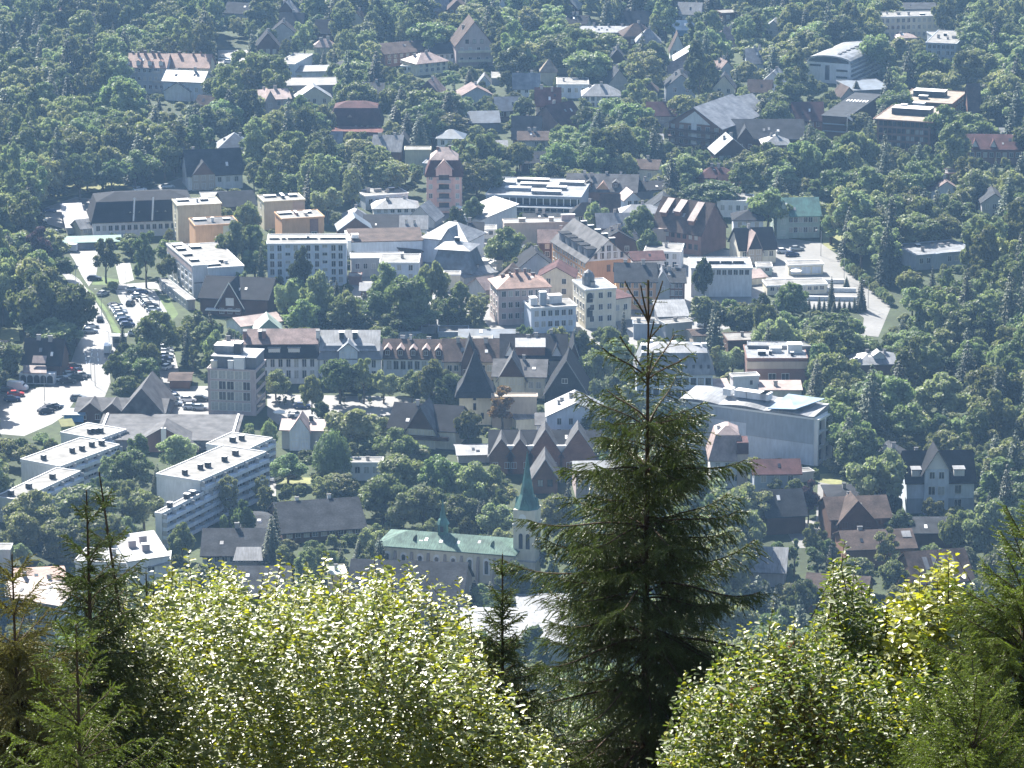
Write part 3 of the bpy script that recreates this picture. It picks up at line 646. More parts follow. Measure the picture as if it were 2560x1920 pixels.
b = B('the right tilted tin roof', 'dark gabled house with long tilted white roof edges', (930,374), (1000,376), 32, 38, 'gx', wc='wood', rc='wmetal', D=10, vis=8, ch=2)
B('the dark gable by the tin roof', 'dark triangular gable right of the tilted tin roofs', (980,374), (1036,374), 26, 36, 'gy', wc='slate', rc='slate', D=9, vis=4)
b = B('the pea green block', 'pale green flat house wall above the pink villa', (1012,376), (1076,376), 48, 8, 'flat', wc='yellow', rc='wflat', vis=30)
B('the small tin roof', 'small grey tin roofed hut left of centre among trees', (706,428), (742,424), 18, 24, 'gx', wc='grey', rc='wmetal', vis=6)
B('the white cabin', 'small white cabin with blue roof in upper centre', (1216,366), (1266,366), 18, 16, 'gx', wc='blueish', rc='wmetal', vis=14, win=(1,3))
B('the bright little gable', 'little bright gable house at top centre', (1196,206), (1226,206), 20, 18, 'gy', wc='blueish', rc='ltgrey', D=7, vis=8)
B('the tiny white roof', 'tiny square white roof at upper centre', (1229,197), (1251,197), 10, 16, 'flat', wc='darkgrey', rc='wflat', vis=4)
# --- upper left villas
b = B('the dark slate villa', 'villa with steep dark slate roof and timber front gable at left', (470,436), (606,430), 40, 62, 'gx', wc='white', rc='slate', D=13, vis=34, win=(1,6), ch=1)
bay(b.root, b.W*.28, b.W*.42, b.h*.98, 4.2, b.W, b.D, 0, 'tan', 'slate', 'gx', rows=2, cols=3, gfill='wood2')
B('the slate hip roof', 'slate hipped roof with finial behind the dark slate villa', (547,372), (630,370), 30, 40, 'hip', wc='bluegrey', rc='bluegreyroof', D=11, vis=8, ch=2)
b = B('the long black mansard inn', 'long inn with black mansard roofs and white dormers at left', (232,556), (492,546), 40, 50, 'man', wc='white', rc='black', D=16, vis=26, win=(1,16), cat='inn')
for xx in (.36,.45,.62,.70,.78): dormer(b.root, b.W*xx, 1.6, 'man', b.W, b.D, b.h, b.rh, 'gable', wm='trim', rm='black', y0=.25, hd=1.3)
for xx in (.38, .56):
    mb = MB(); mb.slab([(b.W*xx, -.6, b.h+.2),(b.W*xx+.5, -.6, b.h+.2),(b.W*xx+1.2, 1.6, b.h+b.rh*.9),(b.W*xx+.7, 1.6, b.h+b.rh*.9)], .2, M['trim']); mb.build('roof_flashing', b.root)
B('the bright sloping roof', 'wide sloping grey metal roof at the left end of the black mansard inn', (168,568), (214,566), 12, 58, 'shed', wc='grey', rc='ltgrey', D=16, vis=6, land=False)
B('the ochre arcade', 'ochre arcade with pale awning roofs before the black mansard inn', (203,570), (276,562), 24, 22, 'gx', wc='yellow', rc='wmetal', D=7, vis=18, win=(1,6))
b = B('the green roof hall', 'long low stall hall with teal green roof at left', (160,606), (300,602), 10, 9, 'shed', wc='darkgrey', rc='teal', D=5, vis=3, cat='market hall')
B('the bright parallelogram roof', 'low hall with a brilliant white flat roof behind the cream tower block', (506,500), (572,498), 20, 18, 'flat', wc='darkgrey', rc='wflat', vis=8)
B('the dark house behind the cream block', 'dark roofed house right of the brilliant white flat roof', (560,515), (640,510), 24, 36, 'gx', wc='wood', rc='slate', D=12, vis=10)
b = B('the cream tower block', 'tall cream block with sunlit left wall and grey flat roof', (444,516), (553,512), 96, 16, 'flat', pb=(431,500), wc='olive', rc='ltgrey', win=(0,0), left=(4,1), vis=84, cat='apartment block')
hb(b, .2, 3.5, 2.2, .5, .7, 'dark'); hb(b, .68, 2.2, 1.6, .6, .6, 'dark'); chimney(b.root, b.W*.5, b.D*.4, b.h, .5, .5, 1)
b = B('the orange tower block', 'tall orange and yellow block with grey roof beside the cream block', (488,566), (597,560), 100, 20, 'flat', pb=(473,548), wc='orange', rc='greyroof', vis=96, cat='apartment block')
mb = MB(); mb.box(b.W*.64, b.W*.99, -.1, -.004, .2, b.h-.3, M['yellow']); mb.build('yellow_panel', b.root)
for z in (.42, .68, .85): window(b.root, (b.W*.8, -.1, b.h*z-.6), 0, 1.3, 1.3)
hb(b, .2, 3.6, 2.2, .5, .7, 'dark'); hb(b, .8, 2.0, 1.6, .5, .6, 'dark'); hb(b, .45, .8, .8, 1.3, .4, 'trim')
b = B('the peach tower block', 'short peach block with white roof and sunlit left end', (660,506), (762,506), 70, 17, 'flat', pb=(644,490), wc='olive', rc='wflat', left=(2,1), vis=44, cat='apartment block')
hb(b, .25, 3.5, 2.2, .5, .7, 'dark'); hb(b, .8, 2.4, 1.8, .6, .6, 'dark'); hb(b, .52, .8, 4, 1, .5, 'dark')
mb = MB(); mb.box(b.W*.7, b.W*.99, -.1, -.004, .2, b.h-.3, M['tan']); mb.build('tan_panel', b.root)
b = B('the brick red tower block', 'brick orange block with pale roof behind the white five storey block', (705,549), (810,548), 74, 19, 'flat', pb=(687,532), wc='orange', rc='wflat', vis=46, cat='apartment block')
hb(b, .18, 4, 2.4, .5, .7, 'dark'); hb(b, .72, 2.2, 1.6, .6, .65, 'dark'); hb(b, .42, .6, 3.6, .9, .5, 'chimb'); hb(b, .62, .8, 1.8, .9, .35, 'chim')
mb = MB(); mb.box(b.W*.66, b.W*.86, -.1, -.004, .2, b.h-.3, M['brick']); mb.build('brick_panel', b.root)
window(b.root, (b.W*.76, -.1, b.h*.35), 0, 1.6, 1.6)
b = B('the white five storey block', 'white five storey slab block with flat white roof and rows of windows', (668,611), (865,610), 104, 23, 'flat', wc='blueish', rc='wflat', vis=70, cat='apartment block')
for c, xx in enumerate((.06,.155,.26,.36,.52,.63,.73,.84,.93)):
    for r_ in range(5):
        if c in (2, 6): window(b.root, (b.W*xx, 0, b.h*(.12+.19*r_)+.5), 0, 1.3, .8)
        else: window(b.root, (b.W*xx, 0, b.h*(.08+.19*r_)), 0, 1.1, 1.6)
for xx, ww in ((.08,2.6),(.2,1),(.33,3.4),(.47,2.6),(.56,2.8),(.77,4.6),(.93,2.4)): hb(b, xx, ww, 1.4, .5, .5, 'dark')
b = B('the white slab block', 'long white slab with sunlit side of grouped windows beside the car park', (482,666), (519,665), 82, 0, 'flat', pb=(417,611), wc='white', rc='wflat', vis=76, cat='apartment block')
mb = MB(); mb.box(-.14, -.004, .6, b.D-.6, b.h*.80, b.h*.96, M['pinkgrey']); mb.build('attic_band', b.root)
for r_ in range(3):
    for c in range(6): window(b.root, (0, b.D*(.1+.15*c), b.h*(.12+.22*r_)), -math.pi/2, 2.6, 1.4, 'frame', 'curtain' if (r_+c) % 3 else 'glass')
for y in (.2,.45,.7,.86): hb(b, .45, 2.4, 2.2, .6, y, 'dark')
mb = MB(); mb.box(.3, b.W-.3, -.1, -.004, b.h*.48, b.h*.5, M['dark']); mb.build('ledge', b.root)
b2 = B('the right wing of the white slab', 'wide white wing stepped down beside the white slab block', (521,672), (609,670), 76, 0, 'flat', pb=(462,613), wc='white', rc='wflat', vis=30, cat='apartment block', land=False)
hb(b2, .2, 4, 1.6, .5, .1, 'dark'); hb(b2, .5, 1.2, 1.0, .8, .2, 'dark'); hb(b2, .2, 3, 3, .6, .85, 'dark'); hb(b2, .6, .9, .9, .9, .15, 'trim')
b = B('the slab podium', 'low podium with white canopy roof at the foot of the white slab', (468,752), (487,752), 24, 0, 'flat', pb=(398,698), wc='grey', rc='wflat', vis=22, left=(1,9), land=False)
b = B('the black roofed inn', 'large inn with huge black roof and white edged triangular gable', (500,742), (668,748), 44, 54, 'gx', wc='wood', rc='black', D=19, vis=44, cat='inn')
bb = bay(b.root, b.W*.46, b.W*.36, b.h*.6, 6.4, b.W, b.D, 0, 'wood', 'black', 'gx', rows=1, cols=3, proud=1.4, ov=.7)
mb = MB(); W_ = b.W*.36
for s in (-1, 1):
    x0 = b.W*.46; mb.add([(x0, -2.2, b.h*.6+6.5), (x0+s*(W_/2+.8), -2.2, b.h*.6-.7), (x0+s*(W_/2+.8), -2.2, b.h*.6-.2), (x0, -2.2, b.h*.6+7.0)], [(0,1,2,3)], M['trim'])
    mb.add([(x0, -2.16, b.h*.6+6.5), (x0+s*(W_/2+.8), -2.16, b.h*.6-.7), (x0+s*(W_/2+.8), -2.16, b.h*.6-.2), (x0, -2.16, b.h*.6+7.0)], [(3,2,1,0)], M['trim'])
mb.build('bargeboard', b.root)
mb = MB(); mb.box(b.W*.4, b.W*.52, -1.55, -1.42, b.h*.62, b.h*.62+2.2, M['white']); mb.build('gable_panel', b.root)
mb = MB(); mb.box(b.W*.1, b.W*.62, -2.4, -.2, b.h*.35, b.h*.35+.3, M['trim']); mb.build('canopy', b.root)
B('the pink tin roof', 'low workshop with pinkish tin roof behind the tiled row', (604,814), (706,800), 22, 22, 'gx', wc='white', rc='pinkroof', D=9, vis=8)
b = B('the mint gable', 'small mint green gabled house behind the tiled row', (640,826), (704,824), 22, 28, 'gy', wc='lightgreen', rc='mint', D=8, vis=10)
# --- centre
b = B('the pink villa', 'tall pink villa with two tier red roof and stacked balconies', (1066,440), (1154,440), 92, 40, 'man', wc='pink', rc='darkred', D=12, vis=84, win=(0,0), left=(3,2), right=(3,2), ch=0)
bb = bay(b.root, b.W*.5, b.W*.46, b.h+2.6, 2.6, b.W, b.D, 0, 'pink', 'pinkroof', 'man', proud=.5, rows=0, cols=0, ov=.4)
for r_ in range(4):
    z = b.h*(.08+.25*r_); mb = MB(); mb.box(b.W*.3, b.W*.7, -1.6, -.5, z, z+.9, M['pinkgrey']); mb.build('balcony', b.root)
    window(b.root, (b.W*.5, -.5, z+1.0), 0, 3.0, 1.3, 'dframe', 'glass')
    for xx in (.12, .88): window(b.root, (b.W*xx, 0, z+.8), 0, 1.0, 1.4)
rt = MB(); i0 = 1.2; zz = b.h + b.rh*.78
rt.add([(1,1,zz),(b.W-1,1,zz),(b.W-1,b.D-1,zz),(1,b.D-1,zz),(b.W*.4,b.D*.5,zz+3.2),(b.W*.6,b.D*.5,zz+3.2)], [(0,1,5,4),(1,2,5),(2,3,4,5),(3,0,4),(3,2,1,0)], M['pinkroof']); rt.build('upper_roof', b.root)
chimney(b.root, b.W*.32, b.D*.5, zz+1.6, .8, .8, 1.6, 'chimb'); chimney(b.root, b.W*.66, b.D*.55, zz+2, .8, .8, 1.4, 'chimb')
b = B('the glass shopping hall', 'low shopping hall with curved glass front and wide white roof', (1215,488), (1452,508), 40, 44, 'flat', wc='bluegrey', rc='wmetal', vis=36, cat='hall', yaw=-8)
mb = MB(); mb.box(.5, b.W-.5, -.15, -.01, .5, b.h-.6, M['glass']); mb.build('glass_front', b.root)
for k in range(14): mb = MB(); mb.box(b.W*(k+.5)/14-.12, b.W*(k+.5)/14+.12, -.4, -.16, .2, b.h-.4, M['trim']); mb.build('column', b.root)
for x, y, w_ in ((.15,.6,5),(.3,.3,8),(.5,.55,12),(.7,.4,6),(.82,.7,8),(.4,.8,10),(.62,.15,9)): hb(b, x, w_, 2.5, 1.0, y, random.choice(['dark','ltgrey','bluegrey']))
mb = MB(); mb.box(-1, b.W+1, -4.5, -.6, b.h*.45, b.h*.45+.3, M['bluegreyroof']); mb.build('canopy', b.root)
b = B('the brown tiled hall', 'long brown tiled roof with orange gables and dormers behind the shopping hall', (1416,474), (1590,478), 26, 42, 'gx', wc='wood2', rc='greyroof', D=13, vis=12, ch=4, cat='building')
for xx in (.16,.52): dormer(b.root, b.W*xx, 4.2, 'gx', b.W, b.D, b.h, b.rh, 'tri', wm='orange', rm='terra', y0=.4, gh=2.2)
for xx in (.32,.7): dormer(b.root, b.W*xx, 2.0, 'gx', b.W, b.D, b.h, b.rh, 'gable', wm='wood', rm='greyroof', y0=1.2, hd=1.5)
B('the dark market roofs', 'cluttered dark low roofs right of the brown tiled hall', (1590,476), (1690,470), 24, 22, 'gx', wc='darkgrey', rc='black', D=12, vis=10, ch=3)
b = B('the big brown steep roof', 'large house with very steep brown roof and three long light dormers', (1628,566), (1752,584), 56, 78, 'gx', wc='brick', rc='brown', D=14, vis=48, ch=0, win=(2,8), fr='dframe')
for x, y in ((.16,2.6),(.42,3.2),(.76,1.6)):
    s = b.rh/(b.D/2); mb = MB(); z = b.h+s*y
    mb.box(b.W*x-.9, b.W*x+.9, y-.4, b.D/2-.6, z, z+1.3+s*.2, M['wood2']); d_ = mb.build('dormer', b.root)
    mb = MB(); mb.slab([(b.W*x-1.2,y-.8,z+1.35),(b.W*x+1.2,y-.8,z+1.35),(b.W*x+1.2,b.D/2-.3,b.h+b.rh*.98),(b.W*x-1.2,b.D/2-.3,b.h+b.rh*.98)], .18, M['pinkroof']); mb.build('dormer_roof', d_)
B('the plank wall block', 'brown windowless wall block left of the steep brown roof', (1633,575), (1702,572), 54, 10, 'flat', wc='stone', rc='pinkroof', vis=44)
B('the small white turret house', 'small white house with pinkish gable roof before the brown tiled hall', (1562,498), (1602,496), 30, 18, 'gy', wc='blueish', rc='pinkroof', D=7, vis=24, win=(1,2))
B('the pointed slate gable', 'narrow dark house with tall pointed slate roof in the centre', (1504,536), (1548,536), 30, 52, 'gx', wc='wood', rc='brown', D=8, vis=10)
b = B('the pale fire wall', 'long blank beige fire wall with stepped top in the centre', (1262,560), (1440,556), 70, 10, 'flat', wc='tan', rc='wmetal', vis=50, cat='building')
hb(b, .66, 1.4, .8, 1.2, .3, 'tan', name='chimney'); hb(b, .25, 2, .8, 1.1, .3, 'tan', name='chimney'); hb(b, .9, 4, 1.2, 1.8, .4, 'pinkgrey')
B('the white tilted roofs', 'white butterfly roofs left of the pale fire wall', (1202,548), (1292,536), 30, 26, 'shedl', wc='bluegrey', rc='wmetal', D=13, vis=16)
B('the low white roof', 'low white flat roof house beside the white butterfly roofs', (1200,575), (1240,575), 22, 10, 'flat', wc='white', rc='wflat', vis=14, win=(1,2))
b = B('the flat white terrace house', 'white house with layered flat roofs left of the pink villa', (914,492), (1020,484), 34, 16, 'flat', wc='blueish', rc='wflat', vis=24, ch=4, win=(1,6))
b = B('the pale mansard', 'pale mansard roofed house with tower chimney in the centre left', (934,522), (1046,520), 20, 26, 'hip', wc='white', rc='wmetal', D=10, vis=12, ch=2, win=(1,6))
b = B('the black glass roof', 'house with black sloping glass roof framed in white', (910,572), (1000,572), 14, 34, 'shed', wc='darkgrey', rc='black', D=8, vis=6)
skyl(b, b.W*.3, 2, .5, .9, 'trim')
b = B('the white box house', 'plain white box house right of the black glass roof', (1002,570), (1066,570), 34, 28, 'shed', wc='white', rc='wmetal', D=4, vis=6, ch=2)
B('the grey gabled workshop', 'grey gable house between white box and pink villa', (1016,546), (1086,550), 20, 34, 'gy', wc='grey', rc='ltgrey', D=9, vis=8)
B('the grey hipped roof', 'grey hipped roof left of the pale mansard', (868,556), (934,552), 22, 34, 'hip', wc='pinkgrey', rc='ltgrey', D=10, vis=10, ch=1)
b = B('the long maroon roof', 'long building with low maroon roof above a pale blue wall', (876,604), (1056,600), 60, 32, 'shed', wc='blueish', rc='brown', D=13, vis=24, cat='building', ov=.3)
mb = MB(); mb.box(-.9, .2, -.8, b.D, .3, b.h+b.rh*.6, M['trim']); mb.build('fire_wall', b.root); hb(b, .07, 2, 2, 1, .2, 'trim', b.h+.6)
B('the maroon annex', 'lower maroon roofed annex with white edging', (1014,634), (1056,628), 34, 36, 'shed', wc='pinkgrey', rc='brown', D=9, vis=14, ov=.3)
B('the grey yard building', 'low grey flat building with dark openings before the maroon roof', (878,648), (1010,646), 44, 14, 'flat', wc='grey', rc='ltgrey', vis=30, win=(1,6))
b = B('the white hip roofed villa', 'white villa with bright white hipped roof and small dark skylights', (1054,594), (1168,604), 60, 46, 'hip', wc='blueish', rc='wmetal', D=13, vis=30, ch=1, left=(2,2))
for x, y in ((.2,1.2),(.34,1.2),(.28,2.4)): skyl(b, b.W*x, y, .8, .9)
bay(b.root, b.W*.62, b.W*.42, b.h*.86, 4.6, b.W, b.D, 0, 'bluegrey', 'wmetal', 'hip', rows=2, cols=2)
b = B('the slate mansard with skylight', 'slate blue mansard house with large pale roof window', (1082,676), (1178,682), 30, 54, 'man', wc='brick', rc='bluegreyroof', D=11, vis=20, win=(1,4))
mb = MB(); z = b.h + b.rh*.2
mb.slab([(b.W*.42,.1+.25,z),(b.W*.66,.1+.25,z),(b.W*.64,1.15,z+b.rh*.45),(b.W*.44,1.15,z+b.rh*.45)], .15, M['blueish']); mb.build('roof_window', b.root)
rt = MB(); zz = b.h + b.rh*.8
rt.add([(0.3,.3,zz),(b.W-.3,.3,zz),(b.W-.3,b.D-.3,zz),(.3,b.D-.3,zz),(b.W*.5,b.D*.5,zz+1.6)], [(0,1,4),(1,2,4),(2,3,4),(3,0,4),(3,2,1,0)], M['wmetal']); rt.build('upper_roof', b.root)
chimney(b.root, b.W*.5, b.D*.5, zz+1.4, 1.3, 1.0, 1.2, 'dark')
B('the cream cube', 'small cream cube shop in front of the slate mansard', (1110,688), (1150,688), 42, 8, 'flat', wc='cream', rc='wflat', vis=36)
b = B('the white stall roofs', 'jumble of white stall roofs in the centre', (1160,692), (1240,678), 24, 18, 'gx', wc='grey', rc='wmetal', D=8, vis=10, ch=3)
B('the bright yard roofs', 'small bright roofs in the yard under the white five storey block', (872,694), (902,694), 16, 10, 'flat', wc='brick', rc='wflat', vis=12)
B('the bright shed', 'small shed with bright roof amid the central trees', (902,724), (946,724), 14, 18, 'gx', wc='brick', rc='wmetal', vis=3)
# long gabled tenement
b = B('the long gabled school', 'long building with slate roof, half timbered white gable and orange wall', (1466,654), (1577,652), 74, 52, 'gy', pb=(1380,600), wc='orange', rc='greyroof', vis=46, left=(3,13), cat='school', ov=.5)
mb = MB()
for k in range(1, 6): mb.prism([(b.W*k/6-.1, b.h+.1), (b.W*k/6+.1, b.h+.1), (b.W*k/6+.1, b.h + b.rh*(1-abs(k/6-.5)*2)*.92), (b.W*k/6-.1, b.h + b.rh*(1-abs(k/6-.5)*2)*.92)], -.16, -.12, M['trim'])
mb.build('timber_post', b.root)
mb = MB(); mb.prism([(.2,b.h),(b.W-.2,b.h),(b.W/2,b.h+b.rh-.4)], -.12, -.004, M['white']); mb.build('gable_panel', b.root)
for k in range(5): window(b.root, (b.W*(.2+.15*k), -.12, b.h+.6), 0, .9, 1.5, 'dframe')
for k in range(3): window(b.root, (b.W*(.36+.14*k), -.12, b.h+b.rh*.45), 0, .9, 1.4, 'dframe')
window(b.root, (b.W*.5, 0, b.h*.62), 0, .9, 1.8, 'dframe')
for k in range(5):
    y = b.D*(.1+.18*k); s = b.rh/(b.W/2); mb = MB(); mb.box(.9, 4.4, y-1.6, y+1.6, b.h+s*1.0-.4, b.h+s*1.0+2.2, M['darkgrey']); d_ = mb.build('dormer', b.root)
    mb = MB(); mb.box(.5, 4.6, y-1.9, y+1.9, b.h+s*1.0+2.21, b.h+s*1.0+2.4, M['black']); mb.build('dormer_roof', d_)
    chimney(b.root, b.W*.5 + 1.6, b.D*(.06+.2*k), b.h+b.rh*.7, 1.6, .8, 1.7, 'dark')
b = B('the terracotta corner house', 'grey brown corner house with jagged terracotta roofs', (1246,722), (1374,716), 92, 38, 'hip', pb=None, wc='pinkgrey', rc='terra', D=12, vis=66, win=(3,7), left=(3,3), ch=5, chm='chimb')
B('the low terracotta wing', 'low wing with tilted terracotta roof left of the corner house', (1214,722), (1250,716), 30, 30, 'gx', wc='grey', rc='pinkroof', D=8, vis=6)
b = B('the white stepped house', 'white house with stepped flat roofs and big chimneys below the corner house', (1328,772), (1440,766), 62, 18, 'flat', wc='blueish', rc='wflat', vis=50, win=(2,6), ch=3)
hb(b, .32, 1.8, 1.6, 3.6, .4, 'bluegrey', name='chimney'); hb(b, .62, 3.5, 2.5, 2.2, .6, 'white', name='stair_head'); hb(b, .12, 1.8, 2.5, 2.0, .5, 'white', name='stair_head')
b = B('the cream gabled annex', 'cream annex with twin white gables in front of the stepped house', (1350,802), (1440,800), 26, 14, 'gx', wc='cream', rc='wmetal', D=6, vis=22, win=(1,5))
b = B('the turreted townhouse', 'pale townhouse with arched openings and small domed turret', (1464,726), (1540,716), 96, 16, 'flat', wc='cream', rc='wmetal', vis=78, win=(3,3), pb=(1432,702), left=(3,4), ch=1)
mb = MB(); mb.tube([(b.W*.3,b.D*.5,b.h),(b.W*.3,b.D*.5,b.h+2.6),(b.W*.3,b.D*.5,b.h+3.6),(b.W*.3,b.D*.5,b.h+4.4)], [1.7,1.7,1.2,.1], M['wmetal'], 8); mb.build('turret', b.root)
for z in (.30, .68):
    for xx in (.14,):
        mb = MB(); mb.box(b.W*xx-.8, b.W*xx+.8, -.1, -.004, b.h*z, b.h*z+1.9, M['dark']); mb.tube([(b.W*xx,-.1,b.h*z+1.9),(b.W*xx,-.004,b.h*z+1.9)], [.8,.8], M['dark'], 12); mb.build('arch', b.root)
B('the cream wing', 'plain cream wing right of the turreted townhouse', (1510,750), (1578,740), 58, 14, 'shed', wc='cream', rc='darkred', D=8, vis=34, win=(1,3))
b = B('the dark roofed tenement', 'tenement with big dark roof and orange facade in the centre', (1540,702), (1640,702), 72, 46, 'gx', wc='orange', rc='slate', D=13, vis=52, win=(3,5), ch=2)
b = B('the wood clad tenement', 'reddish wood clad tenement with sunlit end wall', (1642,704), (1712,704), 66, 34, 'gx', wc='brick', rc='slate', D=12, vis=48, win=(3,6), ws=(.7,1.4), ch=3)
bay(b.root, b.W*.2, 4, b.h, 3.2, b.W, b.D, 0, 'grey', 'ltgrey', 'gx', rows=2, cols=1)
B('the bright tin lean-to', 'long bright tin lean-to roof below the wood clad tenement', (1648,790), (1720,788), 10, 38, 'shed', wc='darkgrey', rc='wmetal', D=9, vis=6)
b = B('the grey low blocks', 'low grey rear blocks with white flat roofs right of centre', (1584,812), (1664,812), 36, 8, 'flat', wc='bluegrey', rc='wflat', vis=30, ch=2)
B('the right low grey block', 'grey block with plain wall and white roof edge right of centre', (1664,812), (1730,806), 44, 10, 'flat', wc='grey', rc='wflat', vis=36, ch=1)
B('the tan cottage', 'small tan cottage beside the grey low blocks', (1734,838), (1778,836), 34, 14, 'gx', wc='tan', rc='brown', D=7, vis=24, win=(1,2))
b = B('the curved white department store', 'white department store with long curved flat roof', (1728,672), (1880,664), 70, 22, 'flat', pb=(1722,646), wc='white', rc='ltgrey', vis=58, cat='building', win=(1,10), z0=6)
for x in (.2,.4,.6,.8): hb(b, x, 3, 2, .8, .5, 'dark')
B('the tan roofed shop', 'low shop with tan and pink roofs before the department store', (1804,702), (1915,690), 18, 20, 'gx', wc='cream', rc='pinkroof', D=9, vis=6, ch=1)
# --- the right plaza
b = B('the villa with timber loggia', 'pale villa with dark steep roof and timber loggia by the plaza', (1850,622), (1940,618), 38, 52, 'gx', wc='cream', rc='black', D=12, vis=32, win=(1,6), ch=1)
bay(b.root, b.W*.4, b.W*.4, b.h*.98, 5.0, b.W, b.D, 0, 'tan', 'pinkroof', 'gx', rows=2, cols=2, gfill='slate')
b = B('the green roofed villa', 'pale villa with bright green gabled roof among trees', (1942,538), (2050,536), 58, 44, 'gx', wc='lightgreen', rc='teal', D=12, vis=48, win=(2,8), ch=0, left=(2,2))
bay(b.root, b.W*.14, b.W*.28, b.h, 5.0, b.W, b.D, 0, 'lightgreen', 'teal', 'gx', rows=2, cols=1)
b = B('the three bay pavilion', 'white garden pavilion with three glazed bays on the plaza', (1972,664), (2058,662), 24, 10, 'flat', wc='cream', rc='wflat', vis=22, cat='pavilion')
for k in range(3):
    mb = MB(); mb.box(b.W*(.06+.31*k), b.W*(.32+.31*k), -.1, -.004, .4, b.h-.5, M['blueish']); mb.build('shop_window', b.root)
B('the glass kiosk', 'small glazed kiosk left of the three bay pavilion', (1892,668), (1930,668), 20, 10, 'flat', wc='lightgreen', rc='wflat', vis=18, win=(1,2))
b = B('the long white plaza building', 'long low white building with flat terraces along the plaza', (1918,716), (2068,712), 22, 14, 'flat', wc='cream', rc='wflat', vis=20, cat='building', win=(1,9))
b = B('the white roofed villa in the wood', 'grey blue villa with long white flat roof and arched bay at right', (2290,640), (2440,632), 36, 28, 'flat', wc='bluegrey', rc='wmetal', vis=30, ch=5, win=(1,8), pb=(2232,614))
mb = MB(); mb.tube([(b.W*.36, -.5, 2), (b.W*.36, .6, 2)], [2.6, 2.6], M['bluegrey'], 16); mb.build('arched_bay', b.root)
b = B('the rust clad house', 'rust brown clad house with stepped white roof at right', (1868,898), (2018,898), 84, 32, 'flat', wc='brick', rc='wmetal', vis=58, cat='building', D=14)
mb = MB(); mb.box(-.1, b.W+.1, -.18, -.005, b.h*.72, b.h*.93, M['tan']); mb.build('wall_band', b.root)
for xx in (.42, .64): window(b.root, (b.W*xx, 0, b.h*.3), 0, 1.8, 2.4, 'frame')
hb(b, .26, 2, 1.4, 1, .3, 'dark'); hb(b, .82, 3.6, 3, 2.2, .5, 'trim', name='stair_head'); hb(b, .5, 3, 2, 1.2, .5, 'white'); hb(b, .4, .7, .7, 1, .3, 'dark'); hb(b, .76, .7, .7, 1, .2, 'dark')
B('the rear of the rust clad house', 'dark rear block with pale eaves behind the rust clad house', (1870,866), (2040,868), 90, 10, 'flat', wc='darkgrey', rc='wmetal', vis=30, land=False)
b = B('the grey hip roofed cottage', 'cottage with grey hipped roof among trees at right', (2142,912), (2262,908), 34, 32, 'hip', wc='brick', rc='ltgrey', D=10, vis=12, ch=2)
dormer(b.root, b.W*.5, 3.0, 'hip', b.W, b.D, b.h, b.rh, 'gable', wm='white', rm='wmetal', y0=2, hd=1)
# --- left foreground of the town
b = B('the arcaded inn', 'dark roofed inn with pink awnings and white arched porch at left edge', (58,906), (150,908), 46, 62, 'gx', wc='wood', rc='black', D=11, vis=46, cat='inn', ch=2)
mb = MB(); s = (b.W*.0, b.W*.62)
mb.slab([(b.W*.05,-3.2,3.0),(b.W*.7,-3.2,3.0),(b.W*.62,.3,4.8),(b.W*.0,.3,4.8)], .2, M['pinkroof']); mb.build('awning', b.root)
mb = MB(); mb.slab([(b.W*.25,-.7,b.h+.1),(b.W*.62,-.7,b.h+.1),(b.W*.62,1.2,b.h+1.6),(b.W*.25,1.2,b.h+1.6)], .2, M['pinkroof']); mb.build('awning', b.root)
mb = MB(); mb.box(-.5, b.W*.9, -3.0, -.1, 0, 2.75, M['white']); a_ = mb.build('porch', b.root)
for k in range(5):
    mb = MB(); x = b.W*(.06+.18*k); mb.box(x-.75, x+.75, -3.1, -2.99, .3, 1.6, M['dark']); mb.tube([(x,-3.1,1.6),(x,-2.99,1.6)], [.75,.75], M['dark'], 14); mb.build('arch', a_)
b = B('the left edge gable', 'dark house cut by the left edge of the picture', (-30,880), (12,880), 40, 30, 'gx', wc='wood', rc='black', D=9, vis=8)
b = B('the tall beige office', 'tall beige office block with three rows of paired windows', (519,926), (638,928), 112, 0, 'flat', D=13, pbr=(663,902), wc='pinkgrey', rc='wflat', vis=106, cat='office block')
for r_ in range(4):
    for c in range(5):
        x = b.W*(.135+.17*c); z = b.h*(.10+.235*r_)
        if r_ < 4:
            window(b.root, (x, 0, z), 0, 1.7, 2.0, 'frame', 'glass' if (r_*c) % 3 else 'curtain')
            if c < 4: mb = MB(); mb.box(x+.95, x+b.W*.17-.95, -.1, -.004, z, z+2.05, M['cream']); mb.build('spandrel', b.root)
for r_ in range(4): mb = MB(); mb.box(b.W+.004, b.W+.12, .8, b.D-.8, b.h*(.10+.235*r_), b.h*(.10+.235*r_)+1.6, M['glass']); mb.build('window_band', b.root)
mb = MB(); mb.box(1.2, b.W-.2, 1.4, b.D-.4, b.h+.2, b.h+3.0, M['darkgrey']); s1 = mb.build('attic_storey', b.root)
mb = MB(); mb.box(.6, b.W, .9, b.D-.2, b.h+3.01, b.h+3.2, M['ltgrey']); mb.build('attic_roof', s1)
hb(b, .48, 1.3, 1.0, 2.2, .05, 'trim', b.h+.2); hb(b, .66, 2.6, 1.6, 3.0, .06, 'trim', b.h+.3); hb(b, .12, 1.5, 1, 1.8, .1, 'cream', b.h+.2)
hb(b, .3, 6, 4, 1.8, .6, 'ltgrey', b.h+3.2, 'plant_room'); hb(b, .55, 1.8, 3, 2.6, .5, 'dark', b.h+3.2, 'plant_room')
for k in range(4): mb = MB(); mb.tube([(b.W*(.42+.05*k), b.D*.5, b.h+3), (b.W*(.42+.05*k), b.D*.5, b.h+7+k%2)], [.08,.05], M['grey'], 5); mb.build('antenna', b.root)
B('the far pink chimney roof', 'small pink roofed house behind the tall beige office', (560,870), (604,868), 30, 20, 'gx', wc='pinkgrey', rc='pinkroof', D=8, vis=8, ch=1)
